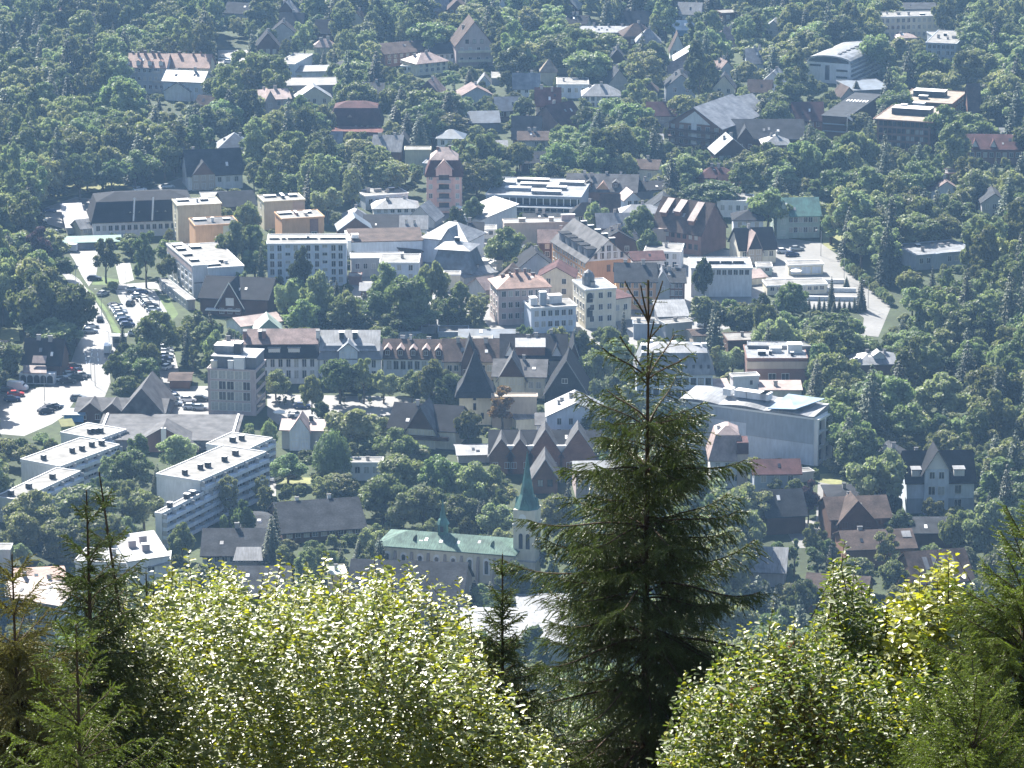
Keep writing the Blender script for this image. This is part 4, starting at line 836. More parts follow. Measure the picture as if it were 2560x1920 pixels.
# terraced row
b = B('the row house with two white dormers', 'row house with pink tiled roof, dark mansard and two white dormers', (606,894), (796,893), 66, 34, 'man', wc='white', rc='black', D=12, vis=46, win=(2,9), ws=(1.0,2.2), ch=0, cat='row house')
for xx in (.42, .68): dormer(b.root, b.W*xx, 3.0, 'man', b.W, b.D, b.h, b.rh, 'shed', wm='trim', rm='wmetal', y0=.2, hd=1.9)
rt = MB(); zz = b.h + b.rh*.78; rt.slab([(0,.8,zz),(b.W,.8,zz),(b.W,b.D*.6,zz+2.6),(0,b.D*.6,zz+2.6)], .2, M['pinktile']); rt.build('upper_roof', b.root)
for xx, m_ in ((.02,'chimb'),(.22,'dark'),(.27,'chimb'),(.98,'trim')): chimney(b.root, b.W*xx+.2, b.D*.35, zz+1.2, .9, 2.2, 1.6, m_)
b = B('the tin roofed row house', 'row house with weathered pale tin roof and rounded gable', (798,896), (950,896), 64, 32, 'man', wc='white', rc='darkgrey', D=12, vis=30, win=(2,7), ws=(1.0,1.9), cat='row house')
rt = MB(); zz = b.h + b.rh*.5; rt.slab([(0,.2,zz),(b.W,.2,zz),(b.W,b.D*.6,zz+3.8),(0,b.D*.6,zz+3.8)], .2, M['wmetal']); rt.build('upper_roof', b.root)
bay(b.root, b.W*.48, b.W*.3, b.h+b.rh*.62, 1.9, b.W, b.D, 0, 'blueish', 'bluegreyroof', 'man', proud=.5, rows=3, cols=2, deep=5)
for xx in (.36, .58): chimney(b.root, b.W*xx, b.D*.42, zz+2.2, 1.2, 1.8, 1.6, 'dark')
b = B('the red tiled row house', 'row house with red tiled roof and five small white capped dormers', (958,892), (1110,894), 50, 46, 'gx', wc='white', rc='brown', D=12, vis=34, win=(1,8), ws=(1.2,2.2), ch=3, chm='trim', cat='row house')
for k in range(5): dormer(b.root, b.W*(.07+.21*k), 1.7, 'gx', b.W, b.D, b.h, b.rh, 'gable', wm='wood', rm='pinkroof', y0=.4, hd=1.7, gh=.8)
b = B('the dark gabled row house', 'row house with long red brown roof and dark timber gable', (1110,900), (1254,900), 50, 54, 'gx', wc='tan', rc='brown', D=13, vis=26, win=(1,8), ch=3, cat='row house')
bay(b.root, b.W*.44, b.W*.28, b.h*.96, 6.0, b.W, b.D, 0, 'wood', 'slate', 'gx', rows=1, cols=2, ov=.4)
for i, (x0, x1, y, hh, rk, rr) in enumerate([(996,1052,832,20,'flat','bluegreyroof'),(1050,1090,812,22,'gx','ltgrey'),(1096,1170,832,18,'flat','wflat'),(1150,1290,842,14,'gx','bluegreyroof'),(1172,1230,852,12,'flat','wflat')]):
    B(['the low blue shed','the tilted grey roof shed','the white flat shed','the long thin blue roof','the low bright roof strip'][i], ['low blue grey shed behind the tiled row','shed with tilted grey roof behind the tiled row','flat white shed behind the red brown row house','long thin blue grey roof behind the row of houses','low bright roof strip just behind the dark gabled row house'][i],
      (x0, y), (x1, y), hh, 20 if rk == 'gx' else 8, rk, wc='bluegrey', rc=rr, vis=10, D=7)
# black roofed centre piece
b = B('the great black roof', 'large building with great black roof, two white pointed dormers and shed dormer', (1254,896), (1416,896), 60, 62, 'gx', wc='tan', rc='black', D=15, vis=14, cat='inn', ch=4)
for xx in (.13, .85): dormer(b.root, b.W*xx, 2.7, 'gx', b.W, b.D, b.h, b.rh, 'tri', wm='trim', rm='black', y0=.7, gh=2.7)
s = b.rh/(b.D/2); mb = MB(); mb.box(b.W*.22, b.W*.67, .9, 4.6, b.h+s*.9-.2, b.h+s*.9+2.3, M['wood2']); d_ = mb.build('dormer', b.root)
mb = MB(); mb.slab([(b.W*.21,.5,b.h+s*.9+2.32),(b.W*.68,.5,b.h+s*.9+2.32),(b.W*.68,5.2,b.h+s*.9+3.6),(b.W*.21,5.2,b.h+s*.9+3.6)], .15, M['ltgrey']); mb.build('dormer_roof', d_)
b = B('the black gable with bands', 'dark gabled house with white bands beside the great black roof', (1414,914), (1456,914), 60, 60, 'gy', wc='wood', rc='black', D=12, vis=30)
for z in (.9, .45): mb = MB(); mb.box(b.W*.12, b.W*.88, -.12, -.004, b.h*z, b.h*z+.9, M['trim']); mb.build('wall_band', b.root)
verge(b.root, b.W, b.h, b.rh, .55, 'grey')
b = B('the beige chalet', 'beige chalet with grey brown roof and dark cross gable in the centre', (1234,938), (1362,940), 56, 42, 'gx', wc='cream', rc='greyroof', D=13, vis=50, win=(1,6), ch=1)
bay(b.root, b.W*.36, b.W*.5, b.h*.98, 5.4, b.W, b.D, 0, 'cream', 'greyroof', 'gx', rows=2, cols=3, gfill='wood', ov=.8)
skyl(b, b.W*.74, 2.4, .9, .9, 'trim')
b = B('the steep black gable', 'steep black gabled house with curved white edged roof', (1362,982), (1470,984), 44, 84, 'gy', wc='slate', rc='black', D=13, vis=26)
verge(b.root, b.W, b.h, b.rh, .6, 'ltgrey'); window(b.root, (b.W*.46, 0, b.h+b.rh*.3), 0, 1.3, 1.1)
# tower with pointed dark roof
b = B('the dark capped tower', 'square pale tower house with flared dark pointed roof', (1148,984), (1228,984), 78, 0, 'none', D=8.0, wc='cream', vis=72, cat='tower', name='tower_house')
ro = MB(); W, D, h = b.W, b.D, b.h; cx, cy = W/2, D/2; prof = [(1.9, -.9), (1.15, .5), (.78, 2.6), (.42, 6.0), (.03, 10.2)]; rings = []
for f, z in prof: a = W/2*f if f < 1.5 else W/2+1.1; a2 = D/2*f if f < 1.5 else D/2+1.1; rings.append([(cx-a, cy-a2, h+z), (cx+a, cy-a2, h+z), (cx+a, cy+a2, h+z), (cx-a, cy+a2, h+z)])
vs = [v for r_ in rings for v in r_]; fs = [(4*k+j, 4*k+(j+1)%4, 4*k+4+(j+1)%4, 4*k+4+j) for k in range(4) for j in range(4)] + [(16,17,18,19), (3,2,1,0)]
ro.add(vs, fs, M['slate']); ro.build('roof', b.root)
for x, z, hh in ((.48,.80,1.3),(.48,.48,1.6),(.72,.2,1.4)): window(b.root, (b.W*x, 0, b.h*z), 0, .55, hh, 'dframe', 'glass', mull=False)
protect([(1136,980),(1196,885),(1232,980)], 900)
b = B('the tan retaining wall', 'broad tan wall behind the autumn coloured tree in the centre', (1230,994), (1342,994), 78, 4, 'flat', wc='tan', rc='tanroof', vis=40, cat='wall', D=3)
B('the low cream shed', 'low cream shed with white slanting roof next to the white curved gable house', (1290,1046), (1342,1042), 34, 10, 'shed', wc='cream', rc='wmetal', D=5, vis=28)
b = B('the white curved gable house', 'white house with shallow gable, snowy metal roof and tall side wall', (1366,1040), (1512,1040), 96, 34, 'gy', wc='blueish', rc='wmetal', D=12, vis=44, ch=6, win=(0,0), ov=.3)
for xx, zz in ((.22,.78),(.42,.78),(.64,.78),(.22,.5),(.42,.5)): window(b.root, (b.W*xx, 0, b.h*zz), 0, .9, 1.5)
B('the white curved turret', 'small round edged white wing left of the curved gable house', (1342,1060), (1368,1060), 60, 26, 'shed', wc='white', rc='greyroof', D=5, vis=40)
# row with four pointed gables
b = B('the four gabled timber inn', 'long dark roofed timber inn with four pointed gables', (1226,1128), (1500,1134), 54, 54, 'gx', wc='brick', rc='black', D=14, vis=36, cat='inn', yaw=0)
for xx, ww, gg in ((.10,5.6,3.9),(.27,5.8,3.9),(.50,8.0,6.2),(.80,8.4,6.2)):
    q = bay(b.root, b.W*xx, ww, b.h*.92, gg, b.W, b.D, 0, 'wood2', 'greyroof', 'gx', rows=1, cols=2, proud=1.2, ov=.5, fr='frame')
for xx in (.185,.375,.655): mb = MB(); mb.box(b.W*xx-1.3, b.W*xx+1.3, -.9, -.2, b.h*.9, b.h+1.6, M['trim']); mb.build('wall_panel', b.root)
mb = MB(); mb.box(b.W*.46, b.W*.54, -1.4, -1.22, b.h*.45, b.h*.98, M['trim']); mb.build('portal', b.root)
B('the rounded tin roof', 'pale rounded tin roof between trees left of the four gabled inn', (1146,1136), (1232,1134), 20, 22, 'gx', wc='grey', rc='ltgrey', D=9, vis=4)
b = B('the small brown gabled house', 'small brown timber house with pointed gable by the church spire', (1332,1192), (1394,1192), 42, 46, 'gy', wc='wood2', rc='greyroof', D=10, vis=30, win=(1,2), fr='dframe', ov=.7)
verge(b.root, b.W, b.h, b.rh, .7, 'ltgrey')
B('the pale roof behind the spruce', 'house with pale roof partly hidden by the big spruce', (1440,1186), (1560,1184), 60, 34, 'gx', wc='pinkgrey', rc='wmetal', D=11, vis=50, win=(1,4))
# chalets left of the tower
b = B('the yellow based chalet', 'chalet with black roof, cross gable and yellow ground floor', (972,1066), (1138,1076), 48, 62, 'gx', wc='cream', rc='black', D=15, vis=40, ch=1)
bay(b.root, b.W*.5, b.W*.42, b.h*1.02, 5.8, b.W, b.D, 0, 'cream', 'greyroof', 'gx', rows=2, cols=3, gfill='wood', ov=1.0)
skyl(b, b.W*.36, 3.5, 1.0, .9, 'trim'); mb = MB(); mb.box(.3, b.W*.92, -1.7, -.9, b.h*.5, b.h*.5+.9, M['wood']); mb.build('balcony', b.root)
b = B('the small white pink roofed house', 'small white house with pinkish roof and projecting front gable', (704,1072), (806,1074), 50, 26, 'gx', wc='grey', rc='pinkroof', D=9, vis=48, ch=2, chm='dark')
bay(b.root, b.W*.46, b.W*.5, b.h*.98, 3.6, b.W, b.D, 0, 'blueish', 'pinkroof', 'gx', rows=2, cols=2, proud=1.4, ws=(1.6,1.6), ov=.3)
B('the low white house in trees', 'low white house with flat roof amid the central trees', (876,1158), (956,1158), 44, 12, 'flat', wc='white', rc='wflat', vis=36, win=(1,3), ch=1)
# market hall and its long roof
b = B('the market hall', 'grey roofed market hall with two small gables and a big cross roof', (190,1026), (410,1030), 26, 34, 'gx', wc='wood', rc='greyroof', D=12, vis=22, cat='market hall')
for xx, ww in ((.17,7),(.42,6.4)): bay(b.root, b.W*xx, ww, b.h*.8, 2.8, b.W, b.D, 0, 'wood', 'greyroof', 'gx', rows=1, cols=2, proud=.6)
bay(b.root, b.W*.76, 11, b.h*.95, 6.5, b.W, b.D, 0, 'greyroof', 'greyroof', 'gx', rows=0, cols=0, proud=1.0, deep=16)
b = B('the long grey roof', 'very long low hall with wide grey roof and shallow front gable', (238,1098), (585,1100), 26, 62, 'shed', wc='darkgrey', rc='greyroof', D=20, vis=20, cat='market hall')
q = bay(b.root, b.W*.5, b.W*.5, b.h*.6, 4.8, b.W, b.D, 0, 'brick', 'greyroof', 'shed', proud=2.0, rows=0, cols=0, deep=6, ov=.6)
mb = MB(); mb.box(b.W*.485, b.W*.52, -2.9, -2.1, b.h*.3, b.h+3.6, M['trim']); mb.build('sign_pillar', b.root)
for xx in (.02, .98): mb = MB(); mb.slab([(b.W*xx-.25,-.8,b.h+.2),(b.W*xx+.25,-.8,b.h+.2),(b.W*xx+.25,b.D,b.h+b.rh+.4),(b.W*xx-.25,b.D,b.h+b.rh+.4)], .3, M['trim']); mb.build('roof_edge', b.root)
B('the blue stall', 'bright blue canvas stall left of the market hall', (160,1034), (208,1034), 14, 14, 'gx', wc='blue', rc='blueroof', D=5, vis=13, cat='stall', name='market_stall')
B('the lime stall', 'small lime green market stall before the blue stall', (158,1064), (182,1062), 9, 8, 'shed', wc='grass' , rc='lawn', D=3, vis=8, cat='stall', name='market_stall')
B('the brown garage', 'small brown garage with pitched roof left of the tall beige office', (424,950), (474,950), 22, 16, 'gx', wc='wood2', rc='brown', D=8, vis=20)
# terraced slab flats (long balconied right side)
def slabflat(nick, label, p0, p1, pbr, hp, floors, vents, vis, group='terraced white slab flats'):
    b = B(nick, label, p0, p1, hp, 0, 'flat', pbr=pbr, wc='white', rc='wflat', vis=vis, cat='apartment block', group=group, ov=.1)
    fh = b.h/floors
    for r_ in range(floors):
        z = fh*r_
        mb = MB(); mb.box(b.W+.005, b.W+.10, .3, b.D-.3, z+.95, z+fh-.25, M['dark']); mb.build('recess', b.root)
        mb = MB(); mb.box(b.W+.10, b.W+1.2, .2, b.D-.2, z+.05, z+.85, M['blueish']); q = mb.build('balcony', b.root)
        n = max(3, int(b.D/4.2))
        for k in range(n):
            window(b.root, (b.W+.10, b.D*(k+.5)/n, z+1.0), math.pi/2, 2.0, fh-1.35, 'frame')
        for k in range(n+1):
            y = .25 + (b.D-.5)*k/n; mb = MB(); mb.box(b.W+.10, b.W+1.15, y-.07, y+.07, z+.86, z+fh-.02, M['grey']); mb.build('balcony_divider', b.root)
    for x, y in vents:
        mb = MB(); s_ = ru(.9, 1.3); mb.box(b.W*x-s_/2, b.W*x+s_/2, b.D*y-.5, b.D*y+.5, b.h+.1, b.h+1.3, M['dark']); mb.box(b.W*x-s_/2-.1, b.W*x+s_/2+.1, b.D*y-.6, b.D*y+.6, b.h+1.3, b.h+1.42, M['trim']); mb.build('roof_vent', b.root)
    mb = MB(); mb.box(-.12, b.W+.12, -.14, b.D+.12, b.h-.5, b.h+.05, M['trim']); mb.build('cornice', b.root)
    return b
slabflat('the highest left slab', 'white slab block furthest back on the left, below the long grey roof', (152,1100), (248,1100), (315,1076), 34, 2, ((.55,.3),(.62,.4),(.68,.5)), 26)
slabflat('the middle left slab', 'white flat roofed slab block in the middle of the left three', (52,1166), (150,1168), (298,1114), 60, 3, ((.4,.12),(.55,.5),(.62,.62),(.6,.8),(.7,.9)), 46)
slabflat('the lowest left slab', 'white flat roofed slab block nearest on the left edge', (-12,1252), (48,1252), (200,1180), 60, 3, ((.4,.1),(.5,.35),(.6,.7)), 30)
slabflat('the highest right slab', 'white slab block highest of the three right ones, behind the others', (516,1122), (618,1126), (680,1097), 74, 4, ((.4,.4),(.5,.6)), 22)
slabflat('the long right slab', 'longest white slab block with balconied side and five roof vents', (391,1198), (500,1204), (664,1132), 110, 5, ((.5,.1),(.55,.3),(.6,.38),(.65,.6),(.6,.8)), 90)
slabflat('the nearest right slab', 'white slab block with balconies nearest the camera in the group', (388,1284), (404,1286), (545,1214), 84, 4, ((.5,.2),(.5,.5),(.5,.6)), 76)
# dark roofs left of the church
b = B('the dark hall with bright rooflight', 'low dark roofed house with bright glazed lean-to left of the church', (506,1386), (676,1386), 34, 66, 'gx', wc='grey', rc='slate', D=16, vis=20, win=(1,8), ch=1)
mb = MB(); mb.slab([(b.W*.46,-2.6,b.h-.6),(b.W*.9,-2.6,b.h-.6),(b.W*.86,1.0,b.h+1.4),(b.W*.5,1.0,b.h+1.4)], .15, M['wmetal']); mb.build('rooflight', b.root)
B('the large navy roof', 'large building with broad dark blue roof left of the church', (706,1330), (912,1316), 30, 76, 'gx', wc='wood', rc='slate', D=18, vis=12, ch=2, win=(1,9), chm='trim')
B('the navy roof wing', 'lower dark wing in front of the navy roof', (600,1316), (712,1318), 26, 30, 'gx', wc='wood2', rc='slate', D=12, vis=12, win=(1,5))
B('the dark roofs before the church', 'wide dark slate roofs standing right in front of the church', (866,1500), (1150,1510), 60, 104, 'gx', wc='stone', rc='slate', D=20, vis=30, ch=0, cat='building', right=(1,3))
B('the dark long wall', 'long dark roofed wing at the bottom between bush and church', (560,1480), (720,1480), 30, 66, 'gx', wc='wood', rc='slate', D=16, vis=20)
B('the white chimney building', 'low olive roofed shed with a white chimney behind the bush', (826,1440), (868,1438), 60, 24, 'flat', wc='olive', rc='mint', vis=40, ch=1)
b = B('the broad white roofs', 'broad pale flat roofed hall at the bottom behind the spruce', (1160,1612), (1420,1610), 60, 0, 'shed', D=22, wc='blueish', rc='ltgrey', vis=20, cat='hall')
B('the second broad white roof', 'second pale roof behind the broad white hall', (1300,1530), (1440,1528), 30, 20, 'gx', wc='white', rc='wmetal', D=12, vis=16)
# church
b = B('the church', 'stone church with long green copper roof, apse and slender spire tower', (944,1362), (1284,1388), 76, 42, 'hip', D=11.5, wc='cream', rc='green', vis=66, cat='church', name='church', ov=.5)
h, W, D = b.h, b.W, b.D
for k in range(8):
    x = W*(.07+.122*k); mb = MB(); mb.box(x-.75, x+.75, -.12, -.004, h*.28, h*.72, M['trim']); mb.tube([(x,-.12,h*.72),(x,-.004,h*.72)], [.75,.75], M['trim'], 14); q = mb.build('window', b.root)
    mb = MB(); mb.box(x-.38, x+.38, -.2, -.125, h*.32, h*.70, M['glass']); mb.tube([(x,-.2,h*.70),(x,-.125,h*.70)], [.38,.38], M['glass'], 12); mb.build('pane', q)
    x2 = x + W*.061; mb = MB(); mb.prismx([(-1.4,0),(0,0),(0,h*.86),(-.5,h*.7),(-.9,h*.45)][::-1], x2-.3, x2+.3, M['stone']); mb.build('buttress', b.root)
mb = MB(); mb.box(W*.43-.9, W*.43+.9, D*.5-.9, D*.5+.9, h+b.rh*.6, h+b.rh+2.0, M['teal']); q = mb.build('ridge_turret', b.root)
mb = MB(); mb.tube([(W*.43,D*.5,h+b.rh+2.0),(W*.43,D*.5,h+b.rh+3.0),(W*.43,D*.5,h+b.rh+3.3),(W*.43,D*.5,h+b.rh+7.5)], [1.5,1.0,.75,.04], M['teal'], 8); mb.build('spirelet', q)
mb = MB(); mb.box(W*.43-.35, W*.43+.35, D*.5-1.0, D*.5-.91, h+b.rh+.4, h+b.rh+1.6, M['dark']); mb.build('louvre', q)
for xx in (.25,.55,.82): mb = MB(); y = 2.4; z = h+b.rh*y/(D/2); mb.prism([(W*xx-.5,z-.3),(W*xx+.5,z-.3),(W*xx,z+.9)], y-.2, y+1.6, M['dark' if xx < .5 else 'green']); mb.build('dormer', b.root)
# tower (world placement from its own eave pixels)
TW = at_y(1283, 1274, b.wp(W, 2, 0)[1]+1.5); TE = at_y(1340, 1274, TW.y); tw = (TE - TW).length; tz = TW.z
ca, sa = math.cos(b.ang), math.sin(b.ang); dx, dy = TW.x - b.A.x, TW.y - b.A.y; tx, ty = dx*ca + dy*sa, -dx*sa + dy*ca
mb = MB(); mb.box(tx, tx+tw, ty, ty+tw, 0, tz, M['cream']); tow = mb.build('tower', b.root)
for zz in (tz-3.6, tz-11.5): mb = MB(); mb.box(tx-.2, tx+tw+.2, ty-.2, ty+tw+.2, zz, zz+.4, M['grey']); mb.build('string_course', tow)
for k in (.34, .66):
    mb = MB(); mb.box(tx+tw*k-.42, tx+tw*k+.42, ty-.1, ty-.004, tz-8.6, tz-5.6, M['dark']); mb.tube([(tx+tw*k,ty-.1,tz-5.6),(tx+tw*k,ty-.004,tz-5.6)], [.42,.42], M['dark'], 10); mb.build('belfry_opening', tow)
    mb = MB(); mb.box(tx+tw+.004, tx+tw+.1, ty+tw*k-.42, ty+tw*k+.42, tz-8.6, tz-5.2, M['dark']); mb.build('belfry_opening', tow)
mb = MB(); mb.tube([(tx+tw*.42,ty-.14,tz-1.7),(tx+tw*.42,ty-.004,tz-1.7)], [.8,.8], M['clock'], 20); q = mb.build('clock_face', tow)
cx, cy = tx+tw/2, ty+tw/2; a = tw/2
sp = MB(); n = 8; prof = [(a+.25, 0, 1), (a*.95, .8, 1), (a*.62, 3.0, 0), (a*.40, 6.0, 0), (a*.18, 9.5, 0), (.05, 12.6, 0)]; rr = []
for r_, z, sq in prof:
    ring = []
    for k in range(8):
        an = math.pi/4*k + math.pi/8; ux, uy = math.cos(an), math.sin(an)
        if sq: f = r_/max(abs(ux), abs(uy)); ring.append((cx+ux*f, cy+uy*f, tz+z))
        else: ring.append((cx+ux*r_, cy+uy*r_, tz+z))
    rr.append(ring)
sp.add([v for q_ in rr for v in q_], [(8*k+j, 8*k+(j+1)%8, 8*k+8+(j+1)%8, 8*k+8+j) for k in range(5) for j in range(8)] + [tuple(range(7,-1,-1))], M['teal'])
sp.build('spire', tow)
for sx, sy in ((1,0),(-1,0),(0,-1),(0,1)):
    mb = MB(); mb.add([(cx+sx*a-sy*1.1, cy+sy*a-sx*1.1, tz+.1), (cx+sx*a+sy*1.1, cy+sy*a+sx*1.1, tz+.1), (cx+sx*a, cy+sy*a, tz+2.3), (cx+sx*a*.3, cy+sy*a*.3, tz+2.3)], [(0,1,2),(1,3,2),(3,0,2),(0,3,1)], M['teal']); mb.build('spire_gable', tow)
mb = MB(); zt = tz+12.5; mb.tube([(cx,cy,zt),(cx,cy,zt+2.2)], [.06,.05], M['dark'], 6); mb.box(cx-.5,cx+.5,cy-.04,cy+.04,zt+1.3,zt+1.4,M['dark']); mb.build('cross', tow)
protect([(1278,1400),(1278,1270),(1308,1140),(1318,1140),(1345,1270),(1345,1400)], 3000)
# --- right foreground of the town
b = B('the white attic office', 'white office building with curved grey attic storey and window rows', (1592,934), (1782,934), 80, 52, 'man', wc='blueish', rc='ltgrey', D=13, vis=56, cat='office block', ch=0)
for c in range(10):
    x = b.W*(.06+.098*c)
    window(b.root, (x, 0, b.h*.66), 0, 1.2, 1.6, 'dframe'); window(b.root, (x, 0, b.h*.30), 0, 1.2, 1.6, 'dframe')
    mb = MB(); mb.box(x-.3, x+.3, -.05, .8, b.h+.9, b.h+2.2, M['dark']); mb.build('attic_window', b.root)
for k in range(9): hb(b, .1+.1*k, ru(.8,1.8), 1.2, ru(.6,1.3), ru(.35,.8), random.choice(['trim','dark','trim','chim']), b.h+b.rh*.8)
b = B('the cream long roof', 'long low building with cream metal roof and small windows right of the spruce', (1694,974), (1826,970), 40, 24, 'shed', wc='blueish', rc='pinkroof', D=7, vis=28, cat='building', ov=.3, ch=2)
for k in range(6): window(b.root, (b.W*(.5+.08*k), 0, b.h*.45), 0, .9, 1.3, 'dframe')
B('the pink gable shed', 'low pink gabled shed beside the cream long roof', (1702,1000), (1754,1000), 20, 22, 'gy', wc='pink', rc='brown', D=7, vis=12)
b = B('the white chimney block', 'square white plastered block with dark left side above the big grey hall', (1833,944), (1898,942), 62, 6, 'flat', wc='white', rc='wflat', vis=50, cat='building', pb=(1825,936))
window(b.root, (b.W*.7, 0, b.h*.7), 0, .5, .9, 'dframe')
B('the cream right roof', 'low building with cream metal roof right of the white chimney block', (1900,974), (2004,974), 40, 22, 'shed', wc='cream', rc='pinkroof', D=7, vis=22, ch=1, ov=.3)
b = B('the big grey hall', 'big hall with grey upper wall, pale lower wall and white undulating roof', (1700,1030), (2036,1048), 116, 30, 'flat', wc='blueish', rc='wmetal', vis=104, cat='hall', pbr=(2072,1028), ov=.3)
mb = MB(); mb.box(0, b.W*.5, -.12, -.005, b.h*.72, b.h-.1, M['bluegrey']); mb.box(b.W*.5+.003, b.W-.2, -.12, -.005, b.h*.46, b.h-.1, M['bluegrey']); mb.build('dark_cladding', b.root)
ro = MB(); n = 24
for k in range(n):
    x0, x1 = b.W*k/n, b.W*(k+1)/n; f = lambda x: b.h + .5 + .55*abs(math.sin(x/b.W*math.pi*3+.3))
    ro.add([(x0,-.3,f(x0)),(x1,-.3,f(x1)),(x1,b.D+.3,f(x1)+1.2),(x0,b.D+.3,f(x0)+1.2),(x0,-.3,b.h+.2),(x1,-.3,b.h+.2),(x1,b.D+.3,b.h+.2),(x0,b.D+.3,b.h+.2)], [(0,1,2,3),(4,5,1,0),(3,2,6,7)] + ([(0,3,7,4)] if k == 0 else []) + ([(1,5,6,2)] if k == n-1 else []), M['wmetal'])
ro.build('roof_covering', b.root)
ro = MB(); ro.slab([(b.W*.66,-.2,b.h+1.2),(b.W*.86,-.2,b.h+1.9),(b.W*.97,b.D,b.h+3.0),(b.W*.70,b.D,b.h+3.0)], .2, M['blueroof']); ro.build('blue_roof_panel', b.root)
fr_ = MB(); 
for z in (.02,.34,.66,.95): fr_.box(b.W+.02, b.W+1.0, .2, b.D, b.h*z, b.h*z+.5, M['trim'])
for y in (.02,.5,.98): fr_.box(b.W+.02, b.W+1.05, b.D*y-.1, b.D*y+.4, .1, b.h, M['trim'])
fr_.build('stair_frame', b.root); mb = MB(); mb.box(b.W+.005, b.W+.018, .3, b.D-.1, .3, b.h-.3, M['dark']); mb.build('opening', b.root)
for x, w_ in ((.4,3),(.52,5),(.58,2),(.3,2)): hb(b, x, w_, 2.5, 1.6, .6, 'white', b.h+1.8)
b = B('the pink roofed corner villa', 'cream villa with curved pale pink roof left of the grey hall wall', (1776,1150), (1862,1150), 70, 62, 'man', wc='white', rc='pinkroof', D=11, vis=50, win=(2,3), ws=(1.0,1.5), ch=2, chm='trim')
mb = MB(); mb.box(b.W*.78, b.W*1.08, -.6, 5, .2, b.h+1.6, M['tan']); q = mb.build('bay', b.root); mb = MB(); mb.box(b.W*.76, b.W*1.1, -.8, 5.2, b.h+1.62, b.h+4.4, M['darkred']); mb.build('bay_roof', q)
b = B('the tall gabled villa', 'tall villa with pale central gabled bay and dark roof at right', (2268,1202), (2436,1200), 82, 76, 'gx', wc='blueish', rc='black', D=12, vis=64, ch=1)
mb = MB(); mb.box(-.1, b.W+.1, -.16, -.005, .1, b.h*.46, M['bluegrey']); mb.build('plinth', b.root)
q = bay(b.root, b.W*.43, b.W*.36, b.h+3.0, 4.6, b.W, b.D, 0, 'blueish', 'black', 'gx', proud=.9, rows=0, cols=0, ov=.9, gfill='trim')
for xx in (.36,.5): window(b.root, (b.W*xx, -.9, b.h+.7), 0, 1.1, 1.5, 'frame')
for xx in (.36,.5,.76): window(b.root, (b.W*xx, -.9 if xx < .7 else 0, b.h*.60), 0, 1.4, 1.9, 'frame'); window(b.root, (b.W*xx, -.9 if xx < .7 else -.16, b.h*.14), 0, 1.5, 2.2, 'frame')
dormer(b.root, b.W*.78, 2.4, 'gx', b.W, b.D, b.h, b.rh, 'shed', wm='trim', rm='ltgrey', y0=.8, hd=1.7)
dormer(b.root, b.W*.14, 2.0, 'gx', b.W, b.D, b.h, b.rh, 'shed', wm='trim', rm='ltgrey', y0=.8, hd=1.7)
b = B('the brown highland cottage', 'dark timber highland cottage with brown roof and small curtained windows', (2078,1296), (2226,1290), 62, 54, 'gx', wc='wood', rc='brown', D=13, vis=44, win=(2,4), fr='dframe', ch=1)
bay(b.root, b.W*.42, b.W*.6, b.h*.95, 4.6, b.W, b.D, 0, 'wood', 'brown', 'gx', rows=2, cols=3, fr='dframe', ov=.9)
b = B('the second timber cottage', 'timber cottage with grey brown roof just below the highland cottage', (2116,1372), (2288,1366), 50, 46, 'gx', wc='wood2', rc='brown', D=12, vis=16, ch=1)
skyl(b, b.W*.86, 3, 2.0, 2.2, 'ltgrey')
b = B('the skylit brown roof', 'dark brown house with four bright roof windows at lower right', (2290,1456), (2432,1446), 60, 78, 'gx', wc='wood', rc='brown', D=14, vis=26)
for k in range(4): skyl(b, b.W*.24 + k*b.W*.155, 2.6, 1.0, 3.4, 'wmetal')
B('the dark roof behind the cottages', 'dark roof between the timber cottages and the park tree', (2280,1330), (2390,1330), 40, 38, 'gx', wc='wood', rc='slate', D=12, vis=8)
B('the stacked dark roofs', 'dark house with stacked small roofs right of the spruce', (1918,1288), (2014,1284), 50, 64, 'gx', wc='wood', rc='slate', D=12, vis=28)
b = B('the white tiled cottage', 'cottage with pale grey roof right beside the big spruce', (1862,1424), (1960,1428), 40, 60, 'gx', wc='grey', rc='wmetal', D=12, vis=16)
B('the low brown barn', 'low brown barn roof at the bottom right among trees', (2010,1490), (2160,1500), 40, 60, 'gx', wc='wood2', rc='brown', D=14, vis=8)
B('the bright path kiosk', 'tiny white roofed kiosk beside the bright path', (1996,1184), (2034,1180), 12, 8, 'flat', wc='grey', rc='wflat', vis=8)
# left bottom
b = B('the white angular house', 'white angular house with mono-pitched roof and square chimneys at lower left', (318,1404), (424,1400), 72, 0, 'shedl', pb=(280,1340), wc='white', rc='wmetal', vis=40, win=(0,0), ov=.1)
for xx, zz in ((.56,.62),(.56,.3),(.25,.6)): window(b.root, (b.W*xx, 0, b.h*zz), 0, 1.4, 1.1)
for x, y in ((.3,.5),(.55,.3),(.6,.62)): hb(b, x, 1.6, 1.4, 1.5, y, 'pinkgrey', b.h+b.rh*x)
b = B('the lower white angular house', 'lower white house with flat roof joined to the angular house', (188,1404), (320,1410), 60, 32, 'flat', wc='white', rc='wmetal', vis=30, ch=3)
B('the white garage roof', 'small white flat roof in front of the angular house', (282,1432), (420,1430), 40, 24, 'shedl', wc='white', rc='wmetal', D=8, vis=14)
B('the long pink roof', 'long house with pale pink roof in the lower left corner', (0,1484), (150,1510), 80, 52, 'gx', wc='blueish', rc='pinkroof', D=12, vis=60, win=(2,7), ch=2)
B('the terracotta roof at the lower left', 'terracotta roofed house behind the long pink roof', (40,1452), (160,1446), 30, 26, 'gx', wc='tan', rc='terra', D=9, vis=6)
